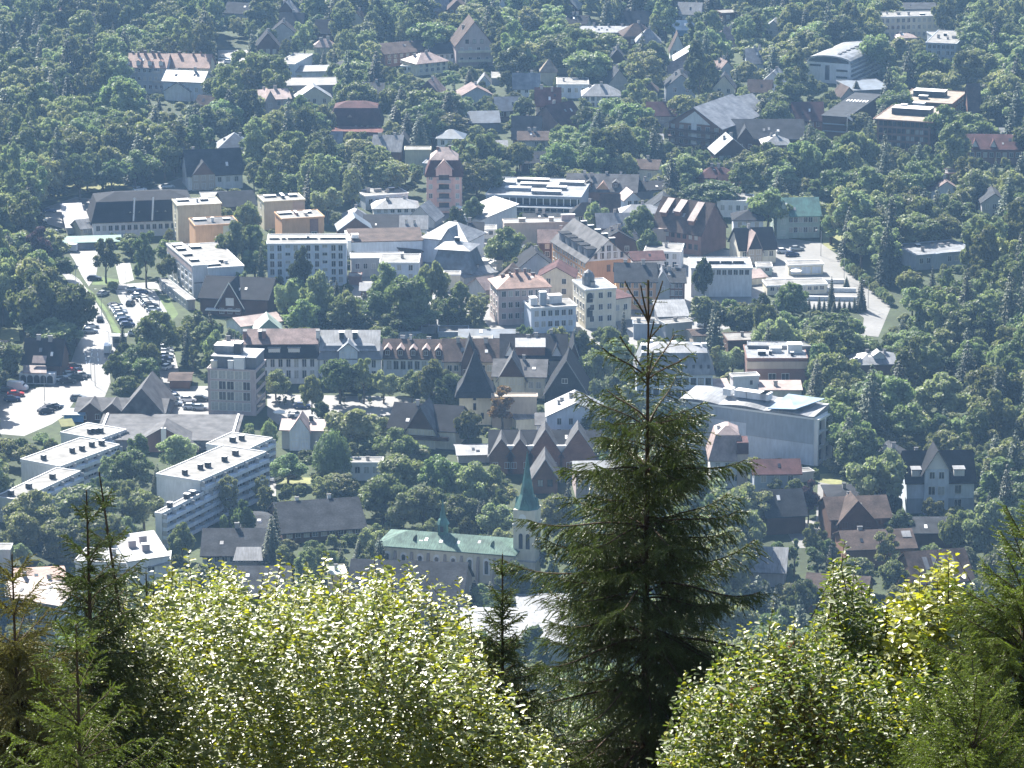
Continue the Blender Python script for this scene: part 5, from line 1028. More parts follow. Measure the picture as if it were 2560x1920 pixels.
B('the left edge white wall', 'white wall of a house cut by the left picture edge', (-40,1376), (24,1376), 60, 14, 'flat', wc='white', rc='wflat', vis=50)

# --- more small houses packed between the big ones
rh_ = random.Random(12); nh = 0
REG = [([(880,30),(1700,20),(1720,450),(1050,440),(880,330)], 22), ([(640,30),(880,30),(880,300),(640,300)], 6), ([(1560,60),(1960,60),(1960,420),(1560,420)], 12), ([(2180,380),(2540,400),(2540,620),(2200,560)], 3), ([(1180,600),(1660,560),(1700,860),(1200,800)], 16), ([(1600,440),(1900,480),(1900,620),(1650,620)], 6), ([(1950,1200),(2250,1200),(2250,1480),(1880,1480)], 3), ([(0,1100),(60,1400),(30,1400),(0,1200)], 0), ([(880,560),(1180,560),(1200,720),(870,720)], 8), ([(1750,780),(2000,820),(2100,1000),(1850,1000)], 2), ([(20,40),(560,20),(560,120),(20,120)], 4)]
def foot_free(x, y, r):
    for ax, ay, ca, sa, W, D, _h in FOOT:
        dx, dy = x-ax, y-ay; u, v = dx*ca+dy*sa, -dx*sa+dy*ca
        if -r < u < W+r and -r < v < D+r: return False
    return True
SMALL = []
for poly, cnt in REG:
    xs0, xs1 = min(p[0] for p in poly), max(p[0] for p in poly); ys0, ys1 = min(p[1] for p in poly), max(p[1] for p in poly); got = 0
    for _ in range(cnt*40):
        if got >= cnt: break
        px, py = rh_.uniform(xs0, xs1), rh_.uniform(ys0, ys1)
        if not inside(poly, np.array([px]), np.array([py]))[0]: continue
        g_ = U(px, py)
        if not foot_free(g_.x, g_.y, 8.5): continue
        gi, gj = int(py//CW), int(px//CW)
        if prot[max(0,gi-3):gi+1, max(0,gj-1):gj+2].max() > g_.y + 4: continue
        s_ = scale_at(g_); w_ = rh_.uniform(7, 12)*s_; hh = rh_.uniform(3.5, 7)*s_*.97
        rf = rh_.choice(['gx','gx','gy','gy','hip','flat']); wc_, wt = rh_.choice([('white','white'),('cream','cream'),('wood','timber'),('wood2','brown timber'),('grey','grey'),('blueish','pale blue'),('bluegrey','blue grey')])
        rc_, rtx = rh_.choice([('slate','dark slate'),('black','black'),('brown','brown'),('darkred','dark red'),('ltgrey','grey metal'),('wmetal','bright metal'),('pinktile','pinkish'),('bluegreyroof','blue grey'),('slate','dark slate'),('black','black')])
        if rf == 'flat': rc_, rtx = 'wflat', 'pale'
        SMALL.append((g_.x, g_.y))
        q = B('', 'x', (px-w_/2, py-hh), (px+w_/2, py-hh+rh_.uniform(-3,3)), hh, rh_.uniform(20, 36) if rf != 'flat' else 10, rf, wc=wc_, rc=rc_, D=rh_.uniform(7, 11), win=(max(1, int(hh/s_/2.8)), rh_.randint(2, 4)), ch=rh_.randint(0, 2), vis=hh*rh_.uniform(0, .45), land=False)
        shp = {'gx': 'broad', 'gy': 'gabled', 'hip': 'hipped', 'flat': 'cubic'}[rf]; q.root['label'] = '@' + f"small {wt} {shp} {rtx} roofed house"; q.root['group'] = 'small houses between the large ones'; nh += 1; got += 1
print('small houses', nh)

for i, (x0, x1, y, tx_) in enumerate([(1930,2110,706,'highest'),(1950,2140,728,'middle'),(1960,2156,750,'lowest')]):
    A, Bq = U(x0, y), U(x1, y+3); d = Bq - A; mb = MB(); mb.box(0, d.length, 0, .5, 0, 1.1, M['white']); mb.box(-.05, d.length+.05, -.06, .56, 1.101, 1.22, M['trim'])
    o = mb.build('terrace_wall', None, loc=(A.x, A.y, 0)); o.rotation_euler = (0, 0, math.atan2(d.y, d.x)); tag(o, f'{tx_} of three low white terrace walls stepping down the promenade garden', 'terrace wall', 'white terrace walls')
# ================================================================== wording of labels from what stands near
USED = {}
def place_label(kindtxt, x, y, maxn=4, far=55):
    """unique wording: what it is and where it stands next to a landmark"""
    ds = sorted(((lx-x)**2 + ((ly-y)*.8)**2, n, lx, ly) for n, lx, ly, _ in LAND)[:maxn]
    for extra in range(len(ds)):
        d2, n, lx, ly = ds[extra]
        dx, dy = x-lx, y-ly
        rel = ('right of' if dx > 0 else 'left of') if abs(dx) > abs(dy)*.9 else ('behind' if dy > 0 else 'in front of')
        key = (kindtxt, rel, n)
        c = USED.get(key, 0)
        if c == 0 or extra == len(ds)-1: break
    # take the least used of the nearest landmarks
    best = None
    for d2, n, lx, ly in ds:
        dx, dy = x-lx, y-ly
        rel = ('right of' if dx > 0 else 'left of') if abs(dx) > abs(dy)*.9 else ('behind' if dy > 0 else 'in front of')
        k = (kindtxt, rel, n); c = USED.get(k, 0)
        if len(f'{kindtxt} {rel} {n}'.split()) > 15: continue
        if best is None or c < best[0]: best = (c, k)
    c, k = best; USED[k] = c + 1
    o = ['', 'second ', 'third ', 'fourth ', 'fifth ', 'sixth ', 'seventh ', 'eighth ', 'ninth ', 'tenth ', 'eleventh ', 'twelfth '][min(c, 11)]
    return f"{o}{k[0]} {k[1]} {k[2]}"
for o_ in list(COL.objects):
    if str(o_.get('label', '')).startswith('@'): l_ = place_label(o_['label'][1:], o_.location.x, o_.location.y, 3); o_['label'] = l_
# ================================================================== vehicles
CARCOL = {'white': (.75,.75,.75), 'silver': (.42,.44,.46), 'black': (.02,.02,.025), 'dark blue': (.03,.05,.12), 'red': (.40,.03,.03), 'grey': (.16,.17,.18)}
for k, c in CARCOL.items(): M['car '+k] = mat('car_paint_'+k.replace(' ', '_'), c, .28, .5, metal=.0 if k in ('white','black','red') else .4, var=.04)
M['tyre'] = mat('tyre_rubber', (.02,.02,.02), .8, .3, var=.1); M['rim'] = mat('wheel_rim', (.4,.4,.42), .35, .5, metal=.7, var=.05)
def wheel_mesh():
    mb = MB(); mb.tube([(0,-.11,0),(0,.11,0)], [.33,.33], M['tyre'], 14); mb.tube([(0,-.125,0),(0,.125,0)], [.2,.2], M['rim'], 10); return mb.mesh('wheel')
WH = wheel_mesh()
def loft(mb, secs, m):
    """secs: list of (x, half_width, z0, z1, shoulder) cross sections along x"""
    rings = []
    for x, hw, z0, z1, sh in secs: rings.append([(x,-hw,z0),(x,-hw*1.0,z0+(z1-z0)*.55),(x,-hw*sh,z1),(x,hw*sh,z1),(x,hw,z0+(z1-z0)*.55),(x,hw,z0)])
    vs = [v for r in rings for v in r]; fs = [(6*i+j, 6*i+(j+1)%6, 6*i+6+(j+1)%6, 6*i+6+j) for i in range(len(rings)-1) for j in range(6)]
    fs += [(5,4,3,2,1,0), tuple(6*(len(rings)-1)+j for j in range(6))]; mb.add(vs, [f[::-1] for f in fs], m)
def car_proto(col, van=False):
    r = empty('parked_car' if not van else 'delivery_van')
    m = M['car '+col]; mb = MB()
    if van:
        loft(mb, [(-2.6,.9,.35,1.9,.85),(-2.5,.98,.3,2.3,.9),(1.2,.98,.3,2.3,.9),(1.9,.97,.3,1.5,.9),(2.6,.92,.32,1.15,.85),(2.75,.85,.4,.9,.8)], m)
    else:
        loft(mb, [(-2.15,.78,.4,.85,.85),(-2.05,.86,.28,.98,.88),(-1.3,.89,.26,1.02,.9),(.9,.89,.26,1.0,.9),(1.6,.87,.26,.9,.86),(2.05,.82,.28,.76,.82),(2.15,.7,.4,.62,.8)], m)
    mb.build('body', r)
    cb = MB()
    if van: loft(cb, [(1.15,.93,1.45,2.2,.86),(1.95,.90,1.3,1.55,.9)], M['glass'])
    else: loft(cb, [(-1.95,.76,.98,1.0,.95),(-1.3,.80,.98,1.42,.80),(.15,.80,.98,1.46,.80),(1.0,.78,.96,1.0,.95)], M['glass'])
    cb.build('windows', r)
    if not van: rf = MB(); rf.box(-1.25,.1,-.62,.62,1.43,1.475,m); rf.build('roof', r)
    for sx in (-1.32 if not van else -1.7, 1.35 if not van else 1.8):
        for sy in (-.8, .8): link('wheel', WH, r, loc=(sx, sy, .33))
    for sy in (-.6, .6):
        hl = MB(); x = 2.05 if not van else 2.68; hl.box(x, x+.08, sy-.16, sy+.16, .55, .7, M['trim']); hl.build('headlight', r)
    return r
def copy_tree(o, parent=None):
    c = o.copy(); COL.objects.link(c); c.parent = parent
    for ch in o.children: copy_tree(ch, c)
    return c
PROT = {}
def place_car(col, x, y, rz, van=False, px=True):
    p = U(x, y, .04) if px else Vector((x, y, .04))
    if (col, van) not in PROT: o = PROT[(col, van)] = car_proto(col, van)
    else: o = copy_tree(PROT[(col, van)])
    o.location = p; o.rotation_euler = (0, 0, math.radians(rz))
    tag(o, place_label(f"{col} {'delivery van' if van else 'car'} parked" if not van else f"{col} delivery van standing", p.x, p.y, 4), 'van' if van else 'car', group='cars parked about the town' if not van else None)
    return o
LAND += [('the asphalt car park', U(350,780).x, U(350,780).y, (350,780))]
CARS = [('silver',333,728,20),('dark blue',352,734,18),('white',346,745,18),('black',358,751,16),('white',368,760,16),('silver',364,754,18),('black',378,769,14),('white',372,764,16),('silver',384,778,14),('black',326,762,80),
 ('white',292,774,20),('silver',300,786,20),('white',306,796,18),('dark blue',312,806,16),('black',395,806,4),('white',298,780,18),('dark blue',318,816,14),('silver',390,788,12),('white',397,796,8),('black',288,768,24),('silver',340,838,4),('white',366,836,4),('silver',258,738,60),
 ('black',198,724,100),('black',250,802,95),('white',228,820,20),('silver',225,832,10),('black',236,700,0),
 ('red',168,930,30),('black',184,920,20),('dark blue',192,932,70),('white',176,941,10),('white',158,945,20),('black',196,948,10),('silver',206,943,15),('white',152,952,25),('red',186,938,20),('black',170,958,10),
 ('grey',196,1000,5),('black',115,1032,30),('black',127,1024,30),('white',138,1020,25),
 ('black',14,978,10),('dark blue',30,1002,10),('red',40,990,5),
 ('white',413,874,10),('silver',415,884,10),('white',414,893,10),('dark blue',412,902,10),('black',408,912,5),('white',418,922,60),('dark blue',424,990,20),('silver',440,998,10),('black',424,1002,20),('white',470,1004,5),('silver',436,1013,0),('white',478,1022,0),('silver',500,1024,0),('black',503,1002,0),
 ('silver',560,150,10),('white',572,158,20),('white',600,135,10),('black',566,182,10),('silver',586,190,0),('white',610,205,80),('silver',574,228,0),
 ('white',714,1188,0),('black',735,1192,80),('white',690,1200,60),('silver',700,1184,30),
 ('white',740,1042,5),('dark blue',756,1020,0),('white',1958,632,10),('silver',1992,626,10),('dark blue',1980,640,10),('white',1822,700,10),
 ('white',1620,826,5),('silver',1640,858,0),('black',1700,830,0),('white',1750,795,10),('silver',1776,802,0),('white',1760,815,10),('black',1710,428,10),('silver',1690,436,10),('black',1752,415,15),('white',1738,420,10),('black',1725,424,10),
 ('white',128,582,30),('silver',115,600,20),('dark blue',124,530,10),('white',100,555,10),('silver',96,575,10),('white',350,478,20),('silver',420,470,20),('white',240,520,10),('silver',300,506,10)]
for c in CARS: place_car(*c)
place_car('white', 270, 880, 92, True); place_car('white', 44, 975, -12, True); place_car('white', 172, 628, 175, True)
# kiosk, lamps, people, parasols
def simple(name, label, cat, p, parts, group=None, rz=0):
    r = empty(name, (p.x, p.y, 0), rz); tag(r, label, cat, group)
    for nm, mb in parts: mb.build(nm, r)
    return r
p = U(298, 866); a = MB(); a.box(-1.8,1.8,0,2.6,0,2.6,M['darkgrey']); q = MB(); q.box(-2.2,2.2,-.4,3,2.61,2.85,M['wmetal']); w_ = MB(); w_.box(-1.3,1.3,-.08,-.003,.9,2.0,M['glass'])
simple('kiosk', 'small dark kiosk with pale roof beside the entrance of the car park', 'kiosk', p, [('wall', a), ('roof', q), ('window', w_)])
def lamp_parts():
    a = MB(); a.tube([(0,0,0),(0,0,.5),(0,0,7.5)], [.14,.09,.06], M['grey'], 6); b_ = MB(); b_.tube([(0,0,7.4),(.5,0,7.8),(1.3,0,7.85)], [.05,.045,.04], M['grey'], 5)
    c_ = MB(); c_.box(1.2,1.8,-.12,.12,7.76,7.88,M['trim']); return [('pole', a), ('arm', b_), ('lamp_head', c_)]
lp = None
for i, (x, y, rz) in enumerate([(228,950,180),(238,965,180),(274,900,180),(254,792,180),(400,812,170),(316,742,0),(190,720,180),(2170,770,180),(2110,700,180),(112,1010,0),(2052,640,180)]):
    pp = U(x, y)
    if lp is None: lp = simple('street_lamp', 'x', 'street lamp', pp, lamp_parts(), 'street lamps'); o = lp
    else: o = copy_tree(lp); o.location = (pp.x, pp.y, 0)
    o.rotation_euler = (0, 0, math.radians(rz)); o['label'] = place_label('slim grey street lamp', pp.x, pp.y, 3)
pp = U(2117, 352); a = MB(); a.tube([(0,0,0),(0,0,9)], [.12,.07], M['trim'], 6); q = MB(); q.slab([(.1,0,8.8),(.1,.05,8.8),(1.8,.1,7.6),(1.8,.05,7.6)], 1.0, M['trim'])
simple('flagpole', 'white flagpole with small white pennant before the dark timber hall', 'flagpole', pp, [('pole', a), ('pennant', q)])
M['cloth'] = mat('parasol_cloth', (.72,.70,.64), .8, .2, var=.05)
par = None
for i, (x, y) in enumerate([(1180,640),(1192,655),(1210,668),(1225,660),(1236,676),(1066,700),(1200,700),(700,1052),(1808,684),(1990,696),(1600,880),(1090,520),(1110,530),(1130,522),(1146,536),(1165,545),(1188,556),(1206,600),(1186,590)]):
    pp = U(x, y)
    if par is None:
        a = MB(); a.tube([(0,0,0),(0,0,2.6)], [.04,.03], M['grey'], 6); c_ = MB(); n = 8
        c_.add([(1.7*math.cos(k*math.pi/4), 1.7*math.sin(k*math.pi/4), 2.3) for k in range(8)] + [(0,0,2.9)] + [(1.65*math.cos(k*math.pi/4), 1.65*math.sin(k*math.pi/4), 2.1) for k in range(8)],
               [(k,(k+1)%8,8) for k in range(8)] + [(9+k,9+(k+1)%8,(k+1)%8,k) for k in range(8)], M['cloth'])
        par = simple('parasol', 'x', 'parasol', pp, [('pole', a), ('canopy', c_)], 'market parasols'); o = par
    else: o = copy_tree(par); o.location = (pp.x, pp.y, 0)
    o['label'] = place_label('pale square market parasol' if 0 else 'pale parasol', pp.x, pp.y, 3)
# ================================================================== trees of the town: crowns made of leaf clumps
def leafmat(name, c, objvar=.45, tr=.36, rough=.6):
    return mat(name, c, rough, .22, var=.28, scale=.5, objvar=objvar, trans=tr, tcol=(1.15, 1.25, .7))
M['leaf_a'] = leafmat('broad_leaves', (.150,.185,.100)); M['leaf_b'] = leafmat('pale_leaves', (.205,.235,.145)); M['leaf_dark'] = leafmat('dark_leaves', (.085,.115,.065))
M['leaf_sp'] = leafmat('spruce_needles_far', (.075,.098,.062), tr=.10); M['leaf_pu'] = leafmat('purple_leaves', (.075,.045,.07), .1); M['leaf_au'] = leafmat('autumn_leaves', (.20,.12,.07), .1)
M['bark'] = mat('bark', (.09,.07,.05), .9, .2, var=.3, scale=2)
def rand_unit(n, rs): v = rs.normal(size=(n, 3)); return v / np.linalg.norm(v, axis=1, keepdims=True)
def quads(C, Nn, S_, rs, asp=1.0, fold=.25):
    """bent leaf clumps: centres C, normals Nn, sizes S_ -> V, F (triangles, 4 verts each)"""
    n = len(C); t = np.cross(Nn, rand_unit(n, rs)); t /= np.linalg.norm(t, axis=1, keepdims=True) + 1e-9; b = np.cross(Nn, t)
    s = S_[:, None]; f = Nn * s * fold
    V = np.stack([C - t*s*asp, C + b*s*.7 + f, C + t*s*asp, C - b*s*.7 - f], 1).reshape(-1, 3)
    i = np.arange(n)[:, None]*4; F = np.concatenate([np.concatenate([i, i+1, i+2], 1), np.concatenate([i, i+2, i+3], 1)], 0)
    return V, F
def crown_broad(seed, m, nleaf=4200, R=5.0, H=9.0, z0=2.0, lob=30, size=.36, narrow=1.0, top=1.0):
    rs = np.random.RandomState(seed); cs = []; rr = []
    for i in range(lob):
        a = rs.uniform(0, 2*math.pi); u = rs.uniform(-.75, .95); q = math.sqrt(max(0, 1-u*u)); f = rs.uniform(.60, 1.04)
        taper = 1 - max(0, u)*.28*top
        cs.append((math.cos(a)*q*R*f*taper*narrow, math.sin(a)*q*R*f*taper*narrow, z0 + H/2 + u*H/2*.78)); rr.append(rs.uniform(.15, .33)*R*(narrow**.5))
    cs.append((0, 0, z0+H*.5)); rr.append(R*.55*narrow)
    cs = np.array(cs); rr = np.array(rr); w_ = rr**2/np.sum(rr**2); k = rs.choice(len(cs), nleaf, p=w_)
    d = rand_unit(nleaf, rs); d[:, 2] = np.where(rs.rand(nleaf) < .55, np.abs(d[:, 2]), d[:, 2])
    C = cs[k] + d * (rr[k] * rs.uniform(.72, 1.22, nleaf))[:, None] * np.array([1, 1, .82])
    # drop leaves buried deep inside other lobes
    dist = np.min(np.linalg.norm((C[:, None, :] - cs[None]) / np.array([1, 1, .82]), axis=2) / rr[None], axis=1); C = C[dist > .70]; d = d[dist > .70]
    Nn = d + rand_unit(len(C), rs)*.95; Nn /= np.linalg.norm(Nn, axis=1, keepdims=True)
    V, F = quads(C, Nn, rs.uniform(.6, 1.35, len(C))*size, rs)
    # opaque heart of the crown
    hv, hf = [], []
    for c, r in zip(cs, rr*.74):
        b0 = len(hv)
        for la in (-60, -20, 20, 60):
            for lo in range(6): hv.append(c + r*np.array([math.cos(math.radians(la))*math.cos(lo*math.pi/3), math.cos(math.radians(la))*math.sin(lo*math.pi/3), math.sin(math.radians(la))*.82]))
        for a in range(3):
            for lo in range(6):
                p0, p1, p2, p3 = b0+a*6+lo, b0+a*6+(lo+1)%6, b0+a*6+6+(lo+1)%6, b0+a*6+6+lo; hf += [(p0,p1,p2),(p0,p2,p3)]
        hf += [(b0+18, b0+18+i, b0+18+i+1) for i in range(1, 5)]
    n0 = len(V); V = np.concatenate([V, np.array(hv)]); F = np.concatenate([F, np.array(hf)+n0])
    return np_mesh('crown', V, F, m)
def crown_spruce(seed, m, H=15.0, R=3.0, nl=2600, z0=.8):
    rs = np.random.RandomState(seed); t = rs.rand(nl)**.62; layer = np.floor(t*15)/15 + rs.rand(nl)*.035; z = z0 + (H-z0)*(1-layer)
    rmax = R*(.06 + layer**.85)*(1+.18*np.sin(layer*95)); a = rs.rand(nl)*2*math.pi; arm = np.round(a/(2*math.pi)*9)/9*2*math.pi; a = arm*.65+a*.35
    f = rs.uniform(.25, 1, nl)**.6; r = rmax*f; C = np.stack([np.cos(a)*r, np.sin(a)*r, z - r*.30 + .1*rs.normal(size=nl)], 1)
    Nn = np.stack([np.cos(a)*.3, np.sin(a)*.3, np.ones(nl)], 1) + rand_unit(nl, rs)*.5; Nn /= np.linalg.norm(Nn, axis=1, keepdims=True)
    V, F = quads(C, Nn, rs.uniform(.22, .42, nl)*(.5+.5*layer)*1.1, rs, 1.2)
    k = 9; hv = [(0, 0, H*.93)] + [(R*.55*math.cos(i*2*math.pi/k), R*.55*math.sin(i*2*math.pi/k), z0) for i in range(k)]; hf = [(0, 1+i, 1+(i+1) % k) for i in range(k)]
    n0 = len(V); V = np.concatenate([V, np.array(hv)]); F = np.concatenate([F, np.array(hf)+n0]); return np_mesh('crown', V, F, m)
def crown_willow(seed, m, R=4.6, H=12):
    rs = np.random.RandomState(seed); Cs, Ns = [], []
    for i in range(210):
        a = rs.rand()*2*math.pi; r0 = R*math.sqrt(rs.rand())*.95; top = H*(1-.35*(r0/R)**2)*rs.uniform(.86, 1); ln = rs.uniform(.35, .75)*top
        for k in range(16):
            f = k/15; Cs.append((math.cos(a)*(r0+.5*f), math.sin(a)*(r0+.5*f), top-ln*f)); Ns.append((math.cos(a), math.sin(a), .5-.5*f))
    C = np.array(Cs) + rs.normal(size=(len(Cs), 3))*.1; Nn = np.array(Ns) + rand_unit(len(Cs), rs)*.5; Nn /= np.linalg.norm(Nn, axis=1, keepdims=True)
    V, F = quads(C, Nn, rs.uniform(.16, .34, len(C)), rs, 1.3)
    hv, hf = [], []; k = 10
    for la, (rf, zf) in enumerate(((.62,.18),(.72,.5),(.6,.75),(.25,.9))):
        for i in range(k): hv.append((R*rf*math.cos(i*2*math.pi/k), R*rf*math.sin(i*2*math.pi/k), H*zf))
    for la in range(3):
        for i in range(k): p0, p1 = la*k+i, la*k+(i+1) % k; hf += [(p0, p1, p1+k), (p0, p1+k, p0+k)]
    n0 = len(V); V = np.concatenate([V, np.array(hv)]); F = np.concatenate([F, np.array(hf)+n0]); return np_mesh('crown', V, F, m)
def trunk_mesh(h, r, seed):
    rs = random.Random(seed); mb = MB(); pts = [(0,0,-.3)]; x = y = 0
    for k in range(1, 5): x += rs.uniform(-.2,.2); y += rs.uniform(-.2,.2); pts.append((x, y, h*k/4))
    mb.tube(pts, [r, r*.85, r*.7, r*.55, r*.3], M['bark'], 7)
    for k in range(5):
        a = rs.uniform(0, 6.28); z = h*rs.uniform(.4, .8); q = rs.uniform(1.4, 2.6); mb.tube([(x*.5, y*.5, z), (x+q*.6*math.cos(a), y+q*.6*math.sin(a), z+q*.8), (x+q*math.cos(a), y+q*math.sin(a), z+q*1.7)], [r*.4, r*.25, r*.08], M['bark'], 5)
    return mb.mesh('trunk')
TRB = [trunk_mesh(7, .38, s) for s in (1, 2, 3)]; TRS = trunk_mesh(11, .22, 9)
KIND = {}   # kind -> list of (crown mesh, base height, base half width), label text
def K(k, meshes, H, R, tr, txt, cat='tree', name='broadleaf_tree'): KIND[k] = dict(me=meshes, H=H, R=R, tr=tr, txt=txt, cat=cat, name=name)
K('round', [crown_broad(s, M['leaf_a'], lob=26+3*(s % 7)) for s in (11, 12, 13, 14, 15, 16)], 11.6, 5.4, TRB, 'round green broadleaf tree')
K('pale', [crown_broad(s, M['leaf_b'], lob=28, size=.38) for s in (21, 22, 23)], 11.6, 5.4, TRB, 'pale green bushy tree')
K('dark', [crown_broad(s, M['leaf_dark'], lob=22) for s in (31, 32)], 11.6, 5.4, TRB, 'dark dense tree')
K('oval', [crown_broad(s, M['leaf_a'], R=3.9, H=13, z0=1.6, lob=26, nleaf=3400) for s in (41, 42)], 14.8, 4.0, TRB, 'tall oval green tree')
K('tall', [crown_broad(s, m_, R=3.6, H=14.5, z0=1.2, lob=40, nleaf=4200, size=.30, top=.2) for s, m_ in ((45, M['leaf_b']), (46, M['leaf_a']), (47, M['leaf_b']))], 16.2, 3.7, TRB, 'tall upright green tree')
K('column', [crown_broad(s, M['leaf_a'], R=2.4, H=11, z0=.5, lob=22, nleaf=2400, size=.28) for s in (51, 52)], 11.6, 2.5, TRB[:1], 'slender columnar tree', name='columnar_tree')
K('spruce', [crown_spruce(s, M['leaf_sp']) for s in (61, 62, 63)], 15.0, 3.0, [TRS], 'dark pointed spruce', name='spruce_tree')
K('willow', [crown_willow(71, M['leaf_a'])], 12, 4.8, TRB[:1], 'weeping willow with hanging branches', name='willow_tree')
K('purple', [crown_broad(81, M['leaf_pu'], R=4.0, H=10, lob=20)], 12.2, 4.2, TRB[:1], 'purple leaved tree')
K('autumn', [crown_broad(82, M['leaf_au'], R=3.4, H=11, lob=18, nleaf=2400)], 13.2, 3.5, TRB[:1], 'brownish thinly leaved tree')
K('bush', [crown_broad(91, M['leaf_b'], R=2.2, H=3.2, z0=.1, lob=16, nleaf=1200, size=.24), crown_broad(92, M['leaf_a'], R=2.2, H=3.2, z0=.1, lob=16, nleaf=1200, size=.24)], 3.3, 2.2, [], 'low round bush', 'bush', 'bush')
GROUPS = {'round': 'broadleaf trees of the town', 'pale': 'broadleaf trees of the town', 'dark': 'broadleaf trees of the town', 'oval': 'broadleaf trees of the town', 'tall': 'broadleaf trees of the town', 'column': 'columnar trees', 'spruce': 'spruces of the town', 'bush': 'bushes between the houses', 'willow': None, 'purple': None, 'autumn': None}
TREES = []        # kind, mesh idx, x, y, z, sx, sz, rot
def add_tree(k, x, y, w_, h_): 
    d = KIND[k]; TREES.append((k, random.randrange(len(d['me'])), x, y, w_/(2*d['R']), h_/d['H'], rnd()*6.283))
def hero(k, px, ytop, ybase, wpx):
    """tree whose crown is wpx wide in the photograph, trunk foot at (px, ybase), tip at ytop"""
    g_ = U(px, ybase); s = scale_at((g_.x, g_.y, 5)); d = ray(px, ytop); hh = CAMH + d.z * (g_.y/d.y)
    add_tree(k, g_.x, g_.y, wpx/s, max(2, hh)); protect([(px-wpx*.4, ytop+8), (px+wpx*.4, ytop+8), (px+wpx*.4, ybase-(ybase-ytop)*.4), (px-wpx*.4, ybase-(ybase-ytop)*.4)], g_.y - 1)
HERO = [('oval',266,580,708,62),('oval',366,560,720,60),('purple',100,560,680,70),('round',155,640,700,60),('round',100,670,860,150),('round',190,700,865,120),('dark',60,740,860,90),
 ('round',400,770,910,120),('round',340,860,950,110),('round',290,880,965,70),('round',370,890,960,80),('round',530,870,950,50),('pale',700,600,700,60),('pale',820,460,560,90),('round',720,430,500,90),
 ('round',590,540,690,100),('round',620,500,600,70),('dark',755,610,760,62),('pale',720,690,810,70),('pale',792,670,830,90),('round',760,740,850,90),('round',860,730,850,90),('pale',968,650,800,90),('pale',1080,640,790,80),('round',1020,680,830,120),('dark',940,720,830,110),('dark',1120,740,830,90),('round',1150,700,800,60),('dark',830,760,845,90),('dark',1050,760,840,120),('dark',980,770,845,110),('dark',890,780,848,100),
 ('dark',1145,510,620,64),('round',1260,560,680,110),('pale',1330,600,700,70),('round',1290,640,710,60),('pale',1490,500,600,70),('pale',1600,510,620,80),('pale',1620,570,660,60),('round',1560,560,640,50),
 ('round',850,890,1010,100),('pale',690,920,1000,70),('round',780,930,1040,60),('oval',910,880,1010,50),('pale',960,920,1010,66),('pale',1030,920,1010,60),('round',1090,890,1020,90),('dark',1110,930,1040,80),('round',1080,990,1030,90),
 ('pale',880,1010,1140,150),('dark',800,1000,1062,50),('willow',830,1070,1210,100),('round',990,1060,1170,110),('round',675,1050,1140,50),('round',720,1130,1210,100),('autumn',1255,960,1080,70),('round',1170,1020,1120,70),
 ('round',1000,1130,1250,120),('round',1100,1130,1260,120),('pale',1180,1150,1280,110),('round',1060,1210,1330,110),('pale',1240,1250,1350,100),('round',1140,1230,1330,110),('round',960,1180,1310,120),('pale',1010,1230,1340,90),('round',1390,1230,1370,110),('round',1450,1290,1450,120),('dark',1290,1400,1500,90),('pale',1400,1350,1430,60),
 ('pale',1450,820,950,70),('pale',1545,840,960,90),('round',1490,870,980,90),('pale',1570,960,1080,80),('round',1500,1000,1130,110),('dark',1760,640,760,56),('round',1980,700,810,90),('round',1860,760,860,90),('pale',1830,860,950,80),('spruce',2040,900,1040,64),
 ('dark',340,1080,1180,70),('pale',445,1080,1180,100),('round',330,1120,1230,110),('round',80,1220,1340,150),('pale',220,1200,1330,170),('round',360,1220,1330,110),('round',60,1280,1400,110),('round',150,1290,1400,120),('round',455,1300,1400,70),('spruce',690,1260,1400,40),
 ('pale',2200,1110,1290,150),('round',2150,1060,1200,130),('round',2260,1000,1130,120),('pale',2350,930,1060,140),('round',2480,960,1120,120),('oval',2440,1010,1150,70),('pale',2470,1240,1400,130),('round',2380,1280,1400,70),('pale',2540,1240,1390,120),('purple',2020,1195,1310,50),
 ('column',2215,1300,1440,66),('column',2042,1340,1450,60),('round',2140,1390,1480,110),('pale',2330,1240,1320,60),('round',2010,1440,1560,90),('round',610,1240,1360,60),('spruce',680,1290,1420,60),
 ('round',1110,380,470,80),('round',1300,350,440,66),('round',1400,350,450,90),('round',1490,360,460,90),('round',1560,380,460,70),('round',2330,170,270,100),('spruce',2140,200,240,30),('oval',2220,110,200,40),('spruce',1250,110,180,34),('round',1312,240,310,60),('oval',200,370,500,70),('dark',1185,490,570,60),('pale',850,1120,1200,60),('round',1195,1575,1690,95),('pale',1335,1560,1700,110),('round',1265,1590,1720,90)]
for h_ in HERO: hero(*h_)
